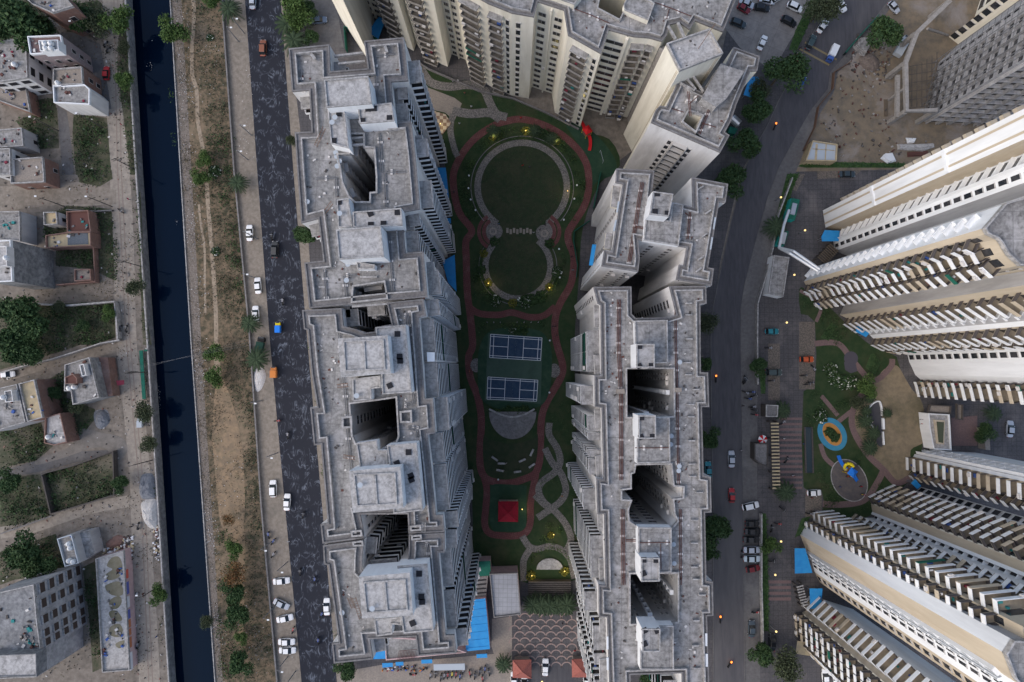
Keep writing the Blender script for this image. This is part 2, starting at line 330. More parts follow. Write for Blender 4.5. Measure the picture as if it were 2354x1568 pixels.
sheet('bare_soil', smooth(Q([498,880, 512,870, 535,930, 552,1000, 560,1070, 563,1150, 560,1200, 548,1215, 512,1215, 500,1150, 494,1080, 488,1010, 490,940]), 4, True), .035, M['orange'])
sheet('bare_soil', smooth(Q([520,1215, 560,1210, 562,1330, 560,1450, 552,1480, 545,1400, 553,1300, 520,1250]), 4, True), .035, M['orange'])
mb = MB(); mb.ribbon(Q([513,-40, 515,44, 541,402, 575,760, 603,1165, 639,1567, 644,1630]), .35, .9, h=.9)
single('boundary_wall', mb, M['ledge'], 'long low dark wall dividing the waste ground from the sandy verge', 'wall', (*P(570,760), 0))
# west road edge
rl = Q([559,-60, 563,0, 590.8,390, 620,781, 655,1165, 693,1567, 700,1640]); rr = Q([641,-60, 645,0, 674,390, 706,781, 742,1183, 774,1567, 780,1640])
sheet('road', rl+rr[::-1], .03, M['swirl'])
sheet('sandy_verge', rr+Q([800,1640, 790,1567, 760,1180, 725,781, 700,390, 668,100, 662,0, 658,-60]), .02, M['sand'])
# housing plots (weeds), west of the canal
plots = {'00': [[0,0, 280,0, 430,160, 560,330, 250,330, 100,350, 0,380], [590,60, 870,0, 1000,100, 960,280, 600,290], [290,900, 480,880, 515,1000, 530,1330, 310,1340, 140,1080, 280,1040], [660,1020, 960,1060, 985,1400, 1000,1568, 680,1568, 650,1200],
  [1060,280, 1150,300, 1190,900, 1240,1568, 1170,1568, 1100,1000, 1050,700]],
 '10': [[680,0, 1000,0, 1010,80, 860,170, 730,150], [270,390, 390,380, 415,700, 500,720, 500,860, 820,890, 1060,1010, 1070,700, 1000,350, 600,320, 560,360], [260,1210, 1030,1180, 1040,1500, 850,1568, 0,1568, 0,1160], [1230,200, 1260,200, 1310,1300, 1360,1568, 1280,1568]],
 '20': [[0,0, 850,0, 560,100, 0,270], [440,350, 590,270, 600,520, 850,620, 860,700, 730,860, 620,880, 460,650], [0,820, 370,740, 410,900, 480,950, 330,1080, 0,1150], [0,1250, 360,1200, 460,1560, 0,1568], [390,1200, 1010,1010, 1030,1390, 470,1550], [1020,1210, 1120,1280, 1100,1370, 1030,1390]],
 '30': [[0,0, 440,0, 450,80, 0,230], [0,400, 500,240, 590,530, 720,560, 700,590, 130,650, 0,700], [740,540, 860,480, 920,1440, 830,1480, 800,1000]]}
for k, ls in plots.items():
    for l in ls: sheet('weedy_ground', T(k, l), .02, M['darkscrub'])
sheet('gravel_patch', smooth(T('20', [850,640, 960,630, 980,740, 900,800, 850,740]), 4, True), .03, M['gravel'])
sheet('damp_ground', smooth(T('20', [720,800, 900,830, 1100,880, 1140,1000, 1050,1080, 900,960, 560,1060, 330,1120, 350,1060, 620,960]), 4, True), .025, mat('damp_soil', (.13, .12, .11), (.18, .165, .15), .6))
sheet('road', T('20', [0,1180, 330,1080, 700,1000, 1000,985, 1000,1020, 360,1180, 0,1250]), .028, M['conc'])
sheet('road', T('20', [0,280, 560,140, 1050,20, 1070,110, 620,200, 0,390]), .028, M['sand'])
sheet('road', T('10', [0,150, 700,110, 1040,180, 1040,310, 560,310, 0,370]), .028, M['sand'])
sheet('road', T('00', [515,950, 600,1000, 640,1300, 670,1568, 560,1568, 540,1300]), .028, M['conc'])
sheet('concrete_apron', T('00', [300,290, 700,300, 900,400, 1000,980, 830,960, 800,640, 720,450]), .022, M['conc'])
mb = MB(); mb.ribbon(smooth(Q([258,-20, 262,100, 268,250, 275,390, 284,560, 290,781, 303,900, 318,1050, 325,1165, 328,1300, 338,1450, 345,1600]), 6), 5.4, .022); mb.ribbon(smooth(Q([0,455, 100,455, 200,458, 270,450]), 5), 3.6, .024); mb.ribbon(smooth(Q([0,1225, 80,1210, 200,1170, 310,1150]), 5), 3.0, .024); struct('dirt_track', mb, M['track'])
mb = MB(); 
for dx in (0, 22): mb.ribbon(Q([262+dx*.4,0, 270+dx*.4,390, 290+dx*.4,781, 325+dx*.4,1165, 342+dx*.4,1568]), .3, .03)
struct('wheel_track', mb, mat('wheel_rut', (.2, .165, .14)))
# complex interior: courtyard, lawns
sheet('courtyard_paving', Q([648,-60, 800,-60, 1330,330, 1340,380, 1410,380, 1640,200, 1700,-60, 2120,-60, 1990,30, 1842,150, 1765,285, 1700,400, 1655,600, 1633,781, 1638,1165, 1639,1640, 790,1640, 730,900, 712,600, 690,300]), .04, M['pav'])
sheet('lawn', smooth(Q([955,138, 985,160, 1100,205, 1180,225, 1330,300, 1400,320, 1425,380, 1380,420, 1340,520, 1330,640, 1320,800, 1325,1000, 1330,1250, 1330,1330, 1210,1340, 1120,1290, 1088,1280, 1085,1150, 1060,1000, 1050,800, 1035,560, 1030,420, 1000,300, 960,200]), 3, True), .06, M['grass'])
sheet('car_park', Q([1655,-40, 1872,-40, 1850,40, 1812,100, 1775,165, 1700,110, 1662,60]), .05, mat('car_park_concrete', (.21, .195, .185), (.16, .15, .145), .8, stain=(.26, .25, .24), sscale=.15, samt=.6, seam=(5, 5, .06, .4)))
sheet('car_park', Q([655,0, 690,-60, 760,-60, 790,110, 675,110]), .05, M['conc'])
sheet('rubber_playground', smooth(Q([1300,285, 1340,290, 1380,320, 1415,370, 1410,400, 1370,420, 1355,440, 1350,390, 1330,335]), 4, True), .07, M['turf'])
sheet('terrace_floor', T('01', [1500,770, 1780,880, 1845,930, 1780,1080, 1690,1010, 1560,980]), .075, M['pavb'])
sheet('terrace_floor', T('01', [1600,1000, 1700,1030, 1750,1110, 1680,1200, 1640,1235, 1600,1110]), .3, M['checker'])
# garden paths
mb = MB()
loop = Q([1044.6,390, 1042,429, 1055,488, 1084,529, 1071,554.7, 1071.5,595.7, 1074,672.7, 1080.5,724, 1086,792.6, 1077,819.7, 1080.5,866, 1097,909.5, 1106,960.8, 1103.6,1025, 1103.6,1071, 1116.4,1099, 1147,1109.5, 1176.5,1109.5, 1202,1102, 1228,1089, 1239,1063, 1242,1012, 1244.5,960.8, 1256,925, 1274,894, 1289,866, 1293,840, 1281,797, 1275,765, 1276.5,729, 1286.8,698, 1310,657, 1317.5,621, 1317.5,585.5, 1306,554.7, 1307,531.6, 1325,503, 1343,472.6, 1352,436.8, 1351,390.6, 1340,362, 1322.7,338.5, 1286.8,307.7, 1240.6,284.6, 1197,274.4, 1165,279, 1139.5,287, 1098.5,312.8, 1067.7,346])
mb.ribbon(smooth(loop, 5, True), 1.85, .10, closed=True)
mb.ribbon(smooth(Q([1080,708, 1095,718, 1111,722.6, 1147,724, 1176.5,718.8, 1215,729, 1248,726.5, 1276,705]), 5), 1.7, .104)
mb.ribbon(smooth(Q([1113,1098, 1119,1127, 1116.4,1165.6, 1113.8,1204, 1124,1224.6, 1152,1231, 1189,1231, 1209.8,1222, 1218.8,1199, 1218.8,1165.6, 1221,1145, 1225,1122, 1231.6,1089]), 5), 1.75, .108)
struct('red_path', mb, M['redp'])
mb = MB()
def ringpath(c, r0, r1, z, a0=0, a1=360, n=56):
    A = circ(c, r1, n=n, a0=a0, a1=a1); Bc = circ(c, r0, n=n, a0=a0, a1=a1)
    for i in range(len(A)-1 if a1-a0 < 360 else len(A)):
        j = (i+1) % len(A); mb.face([(*A[i], z), (*A[j], z), (*Bc[j], z), (*Bc[i], z)])
c1, c2 = P(1200,430), P(1190,612); s = 178/1568.7
ringpath(c1, 96*s, 111*s, .12, -56, 236); ringpath(c2, 68*s, 82*s, .124, 128, 412)
for l in ([1136,508, 1126,522, 1127,541, 1136,550, 1141,562], [1262,508, 1263,528, 1262,544, 1248,553, 1241,562]): mb.ribbon(smooth(Q(l), 5), 1.9, .128)
for fx, fy in ((1136,532), (1250,536)):
    ringpath(P(fx, fy), 0.02, 19*s, .138)
for l, ww in (([1262,972, 1262,1000, 1280,1030, 1287,1060, 1275,1085, 1245,1108, 1238,1130, 1250,1155, 1275,1175, 1300,1205, 1312,1240, 1300,1268], 1.75), ([1252,1030, 1268,1062, 1290,1090, 1300,1125, 1290,1150, 1265,1170, 1235,1190], 1.75),
              ([1228,1138, 1250,1160, 1270,1172], 1.4), ([1200,1232, 1215,1255, 1235,1262, 1262,1256, 1290,1264, 1310,1290, 1320,1330], 1.7), ([1218,1262, 1203,1290, 1204,1335], 1.7),
              ([968,160, 990,190, 1030,200, 1075,196, 1110,205, 1125,235, 1140,262, 1165,270], 2.2), ([1040,255, 1080,262, 1125,260, 1150,275], 2.4), ([1040,262, 1035,300, 1045,345, 1052,360], 1.6), ([962,148, 975,175], 1.8)):
    mb.ribbon(smooth(Q(l), 6), ww, .116+random.random()*.012)
struct('pebble_path', mb, M['pebble'])
for (c, r) in ((c1, 95.5), (c2, 67.5)): sheet('lawn', circ(c, r*s), .086, M['grassd'])
sheet('lawn', Q([1150,505, 1250,505, 1236,535, 1240,560, 1142,560, 1148,535]), .086, M['grassd'])
mb = MB(); mb.ribbon(circ(c1, 119*s, n=60, a0=-42, a1=222), .18, .22, h=.15); mb.ribbon(circ(c2, 90*s, n=40, a0=150, a1=390), .16, .22, h=.15); struct('kerb', mb, M['ledge'])
mb = MB()
for i in range(8): mb.box(P(1166+i*7.6, 531+(2 if i % 2 else -1)), (.62, 1.3), .1, .18)
struct('stepping_stones', mb, M['pavb'])
for fx, a0 in ((1116, 120), (1276, -60)):
    mb = MB(); c = P(1141 if fx < 1200 else 1245, 533)
    for k, (r0, r1) in enumerate(((20, 27), (29, 36))):
        A = circ(c, r1*s*1.25, n=16, a0=a0 if fx<1200 else -60, a1=(240 if fx<1200 else 60)); Bc = circ(c, r0*s*1.25, n=16, a0=a0 if fx<1200 else -60, a1=(240 if fx<1200 else 60))
        for i in range(16): mb.face([(*A[i], .1345), (*A[i+1], .1345), (*Bc[i+1], .1345), (*Bc[i], .1345)], 0)
    struct('paved_fan', mb, [M['redp']])
for fx, fy in ((1133,532), (1251,537)):
    mb = MB(); mb.flat([circ(P(fx,fy), 9*s, n=24), circ(P(fx,fy), 5*s, n=24)[::-1]], .142); struct('paved_ring', mb, M['pavb'])
for fx, fy in ((1094,840), (1274,852)):
    mb = MB(); mb.flat([circ(P(fx,fy), 13*s, 16*s, n=24)], .126); struct('paved_circle', mb, M['pebble'])
# court
sheet('court_surround', smooth(Q([1112,775, 1135,758, 1180,752, 1225,757, 1250,768, 1266,800, 1268,850, 1262,900, 1246,930, 1210,942, 1180,945, 1140,938, 1105,915, 1098,860, 1100,810]), 4, True), .14, M['turf'])
mb = MB(); mb.flat([Q([1122,766, 1247,775, 1242,928, 1114,920])], .15); struct('court_base', mb, M['courtg'])
lines = MB()
for q in ([1127.5,768.5, 1245.5,777, 1242,829, 1125,822], [1121,866.5, 1236,874, 1233,922.5, 1119,917.5]):
    a, b, c, d = Q(q); sheet('badminton_court', [a, b, c, d], .16, M['court'])
    def g(u, v, a=a, b=b, c=c, d=d): 
        return tuple((a[k]*(1-u)+b[k]*u)*(1-v)+(d[k]*(1-u)+c[k]*u)*v for k in (0, 1))
    for u in (0, .065, .35, .65, .935, 1): lines.ribbon([g(u, 0), g(u, 1)], .13, .17)
    for v in (0, .09, .91, 1): lines.ribbon([g(0, v), g(1, v)], .13, .1705)
    lines.ribbon([g(0, .5), g(.35, .5)], .13, .1708); lines.ribbon([g(.65, .5), g(1, .5)], .13, .1708)
    net = MB(); n0, n1 = g(.5, -.04), g(.5, 1.04)
    for n_ in (n0, n1): net.tube((*n_, .16), (*n_, 1.7), .05)
    net.face([(*n0, .95), (*n1, .95), (*n1, 1.65), (*n0, 1.65)], 1)
    t_ = single('badminton_net', net, [M['pipe'], M['line']], 'thin net across the %s blue badminton court' % ('northern' if q[1] < 800 else 'southern'), 'net', (*n0, .16))
struct('court_lines', lines, M['line'])
# amphitheatre
mb = MB(); c = P(1178, 946)
for k, r in enumerate((54, 49, 44)):
    mb.prism(circ(c, r*s, r*s*1.15, n=30, a0=180, a1=360), .1, .85-k*.18, k % 2)
mb.prism(circ(c, 39*s, 45*s, n=24, a0=180, a1=360), .1, .52, 2); mb.prism(circ(c, 12*s, n=16, a0=180, a1=360), .52, .7, 0)
single('amphitheatre', mb, [M['ledge'], M['pav'], mat('amph_floor', (.045, .06, .05), (.08, .08, .075), .8)], 'semicircular stepped grey seating south of the badminton courts', 'amphitheatre', (*c, 0))
mb = MB(); mb.ribbon(smooth(Q([1124,940, 1150,952, 1178,958, 1205,952, 1228,940]), 6), .45, 1.1, h=1.0); single('garden_wall', mb, M['rim'], 'pale curved wall between the badminton courts and the amphitheatre', 'wall', (*P(1178,955), 0))
sheet('lawn', smooth(Q([1112,1000, 1125,1010, 1178,1020, 1225,1008, 1236,1000, 1232,1060, 1215,1085, 1180,1097, 1145,1098, 1120,1085, 1110,1050]), 4, True), .11, M['grassd'])
BN = 0
for fx, fy, a in ((1137,1054,-35), (1152,1065,0), (1149,1081,-10), (1200,1058,25), (1222,1040,65), (1222,1070,35), (1189,1084,8)):
    mb = MB(); c = P(fx, fy); mb.box(c, (1.9, .5), .11, .55, math.radians(a)); BN += 1
    wh = ['first bench west of the seating lawn, angled', 'bench left of centre on the seating lawn', 'lower left bench of the seating lawn', 'bench in the middle of the seating lawn', 'steeply angled bench nearest the red path on the east', 'angled bench below the steep one near the east path', 'lowest bench, nearly level, by the south red path'][BN-1]
    single('stone_bench', mb, M['rim'], 'pale stone '+wh, 'bench', (*c, 0), 'benches on the seating lawn')
sheet('lawn', Q([1126,1116, 1140,1112, 1210,1116, 1209,1210, 1195,1222, 1135,1222, 1126,1205]), .115, M['turf'])
# pavilion with red hip roof
def hip(name, lab, cat, q, zb, ze, zr, mr, mw, posts=True, grp=None):
    cs = ccw(Q(q, ze)); c = cen(cs); t_ = thing(name, lab, cat, (*c, 0), grp)
    r = MB()
    for i in range(4):
        a, b = cs[i], cs[(i+1) % 4]; r.face([(*a, ze), (*b, ze), (*c, zr)])
        r.face([(*a, ze-.15), (*b, ze-.15), (*b, ze), (*a, ze)])
        r.tube((*a, ze+.03), (*c, zr+.03), .07, 5)
    part('roof', r, mr, t_)
    ins = inset(cs, .45)
    if posts:
        for a in ins: p = MB(); p.tube((*a, 0), (*a, ze), .12); part('post', p, mw, t_)
        f = MB(); f.prism(inset(cs, .1), 0, .25); part('floor', f, M['pavb'], t_)
    else:
        p = MB(); p.prism(ins, 0, ze-.1); part('wall', p, mw, t_)
    return t_
hip('garden_pavilion', 'open garden pavilion with a bright crimson pyramid roof', 'pavilion', [1145,1152.5, 1191,1152.5, 1190.5,1200, 1144.5,1199], 0, 3, 4.2, M['red'], M['rim'])
hip('gatehouse', 'gatehouse with red tiled hip roof left of the white car at the south entrance', 'gatehouse', [1178,1517, 1221,1516, 1221.5,1559.5, 1178,1558], 0, 3.2, 4.8, M['tile'], M['pavb'], False, 'gatehouses at the south entrance')
hip('gatehouse', 'gatehouse with red tiled hip roof beside the foot of the long east tower', 'gatehouse', [1314,1515, 1357,1514, 1358,1557, 1314.5,1557], 0, 3.2, 4.8, M['tile'], M['pavb'], False, 'gatehouses at the south entrance')
# stage, stairs, plaza
c = P(1263, 1308); mb = MB(); mb.prism(circ(c, 30*s, 25*s, n=26, a0=0, a1=180), .1, .5); single('stage', mb, M['roofw'], 'white semicircular stage floor inside a green ring', 'stage', (*c, 0))
mb = MB(); mb.flat([circ(c, 44*s, n=30, a0=0, a1=180)], .125); struct('lawn', mb, M['grass'])
mb = MB()
for i in range(9):
    y = 1332+i*5; a, b, c_, d_ = Q([1213.5,y, 1311,y, 1311,y+3.4, 1213.5,y+3.4]); mb.prism([a, b, c_, d_], .1, 1.7-i*.16)
a = Q([1214,1331, 1311,1331, 1311,1378, 1214,1378]); mb.prism(a, .1, .25)
single('stepped_terrace', mb, M['steps'], 'dark brown stepped terrace between the stage and the palm row', 'steps', (*P(1262,1355), 0))
sheet('plaza', T('32', [0,960, 600,930, 620,1000, 700,1230, 750,1568, 0,1568]), .07, M['pav'])
mb = MB()
for r_ in range(9):
    for q_ in range(-1, 7):
        cc = P(1180+q_*24+(12 if r_ % 2 else 0)+2, 1422+r_*14)
        f = proj(*cc, 0)
        if f[0] < 1182 or f[0] > 1328 or f[0] > 1320+(f[1]-1420)*.2: continue
        A = circ(cc, 13*s, n=14, a0=0, a1=180); Bc = circ(cc, 10.6*s, n=14, a0=0, a1=180)
        for i in range(14): mb.face([(*A[i], .08+.001*(r_ % 2)), (*A[i+1], .08+.001*(r_ % 2)), (*Bc[i+1], .08+.001*(r_ % 2)), (*Bc[i], .08+.001*(r_ % 2))])
struct('plaza_pattern', mb, mat('arc_paving', (.27, .2, .18)))
sheet('paved_court', T('31', [2115,1000, 2294,980, 2294,1350, 2140,1340, 2110,1250]), .075, M['pavb'])
sheet('entrance_road', T('32', [180,1380, 540,1380, 560,1640, 170,1640]), .078, M['asphalt'])
sheet('forecourt', T('31', [740,1480, 1200,1400, 2294,1300, 2294,1640, 740,1640]), .068, M['pavb'])
# east road
el = Q([1985,-60, 1929,5, 1883,51, 1849,110, 1825,165, 1790,230, 1765,285, 1740,330, 1710,390, 1680,510, 1655,625, 1638,708, 1633,781, 1634,935, 1638,1165, 1639,1567, 1640,1640])
er = Q([2100,-60, 2044,0, 1942,128, 1908,167, 1903,205, 1862,256, 1820,330, 1788,390, 1764,455, 1735,560, 1712,650, 1702,708, 1702,781, 1704,935, 1707,1165, 1711,1567, 1712,1640])
sheet('road', el+er[::-1], .09, M['asphalt'])
eb = Q([2120,-60, 2060,0, 1965,128, 1925,167, 1915,215, 1885,260, 1850,340, 1829,395, 1790,493, 1777,570, 1765,620, 1738,698, 1737,781, 1740,884, 1740,1165, 1746,1473, 1748,1640])
sheet('pavement', er+eb[::-1], .08, M['conc'])
mb = MB()
for l, c_ in ((er, 1), (el, 0)):
    mb.ribbon(l, .2, .2, h=.2)
struct('kerb', mb, M['conc'])
mb = MB()
for l in ([1835,112, 1905,150], [1849,98, 1922,138]): mb.ribbon(Q(l), .5, .1)
struct('road_markings', mb, M['yline'])
# right estate
sheet('estate_road', eb[7:]+Q([2500,1640, 2500,380]), .05, M['pav'])
sheet('building_site_ground', Q([1942,128, 2060,0, 2500,-60, 2500,380, 1829,395, 1850,340, 1885,260, 1915,215, 1925,167]), .06, mat('site_soil', (.19, .15, .105), (.13, .11, .085), .5, stain=(.25, .225, .21), sscale=.08, samt=.9))
for l, mm in (([1830,1290, 1765,1290], 0),):
    pass
for r_ in range(14):
    y = 960+r_*12.2; sheet('paving_band', Q([1790,y, 1843,y, 1843,y+5.5, 1790,y+5.5]), .06, M['pavred'])
for r_ in range(4): sheet('paving_band', Q([1766,1334+r_*13, 1817,1334+r_*13, 1817,1341+r_*13, 1766,1341+r_*13]), .06, M['pavred'])
for l in ([1765,400, 1765,425, 1830,440, 1850,400], [1765,790, 1792,790, 1792,920, 1765,920], [1836,740, 1872,740, 1872,895, 1836,895], [1850,1130, 1888,1130, 1888,1190, 1850,1190], [1878,390, 1980,392, 1960,408, 1878,412]):
    sheet('parking_bay', Q(l), .062, mat('grass_block_paving', (.16, .13, .115), (.09, .085, .07), 3, width=.12))
sheet('lawn', smooth(Q([1836,665, 1850,665, 1875,690, 1900,700, 1960,760, 2010,800, 2060,820, 2075,880, 2120,960, 2110,1080, 2085,1110, 2010,1180, 1960,1195, 1890,1200, 1870,1230, 1848,1225, 1888,1180, 1888,1130, 1846,1120, 1846,900, 1872,890, 1872,740, 1840,722]), 2, True), .064, M['grass'])
sheet('play_sand', smooth(Q([2010,880, 2030,850, 2060,840, 2080,870, 2095,895, 2120,930, 2125,1010, 2092,1035, 2095,1080, 2060,1105, 2020,1070, 1985,1020, 1960,960, 1985,915]), 4, True), .075, M['playsand'])
mb = MB()
for l, ww in (([1872,790, 1925,790, 1960,830, 2005,875, 2045,845, 2050,825], 1.5), ([1995,890, 1965,930, 1958,980, 1990,1040, 2030,1080, 2060,1110, 2095,1095], 1.6), ([1925,970, 1950,950, 1965,940], 1.2), ([1887,910, 1925,955], 1.1), ([1885,1020, 1895,1050, 1915,1070], 1.2), ([2030,1080, 2015,1110, 1985,1150, 1930,1160, 1890,1158], 1.6), ([1838,668, 1885,700, 1875,740], .9)):
    mb.ribbon(smooth(Q(l), 5), ww, .082+random.random()*.01)
struct('red_path', mb, M['pavred'])
# oval tracks
ang = math.radians(-58); c = P(1912, 998)
mb = MB(); mb.flat([circ(c, 40*s, 31*s, rot=ang)], .10, 0); mb.flat([circ(c, 28.5*s, 19*s, rot=ang)], .11, 1); mb.flat([circ(c, 17*s, 11*s, rot=ang)], .12, 2)
struct('oval_play_surface', mb, [M['blue'], M['orangep'], M['grass']])
c = P(1951, 1104); mb = MB(); mb.flat([circ(c, 49*s, 37*s, rot=math.radians(-60))], .10); struct('rubber_playground', mb, mat('dark_rubber', (.085, .08, .085), (.12, .105, .1), 1))
mb = MB(); mb.ribbon(circ(c, 50*s, 38*s, rot=math.radians(-60)), .22, .16, closed=True, h=.1); struct('kerb', mb, M['rim'])
c = P(1955, 824); mb = MB(); mb.flat([circ(c, 16*s)], .12); mb.flat([T('23', [680,200, 780,190, 800,280, 740,300, 690,270])], .11); struct('paved_circle', mb, mat('dark_paving', (.07, .065, .08)))
sheet('skating_floor', smooth(T('23', [985,550, 1012,600, 1020,700, 1030,940, 975,930, 950,810, 890,720, 880,650, 920,580]), 3, True), .11, mat('dark_floor', (.06, .06, .07)))
mb = MB(); mb.ribbon(smooth(T('23', [945,800, 895,730, 880,670, 920,580, 985,550, 1008,600, 1015,680]), 5), .3, .7, h=.6); mb.ribbon(T('23', [1022,700, 1026,800]), .55, .75, h=.6); mb.ribbon(T('23', [1022,820, 1030,940]), .3, .7, h=.6)
single('curved_wall', mb, M['white'], 'low white curved wall around the dark triangular floor on the sand', 'wall', (*P(2008,960), 0))
sheet('reflecting_pool', T('23', [325,780, 390,780, 400,1190, 335,1190]), .3, mat('pool_water', (.03, .045, .055), rough=.1))
mb = MB(); mb.ribbon(T('23', [325,780, 390,780, 400,1190, 335,1190]), .35, .5, closed=True, h=.5); struct('pool_rim', mb, M['steps'])
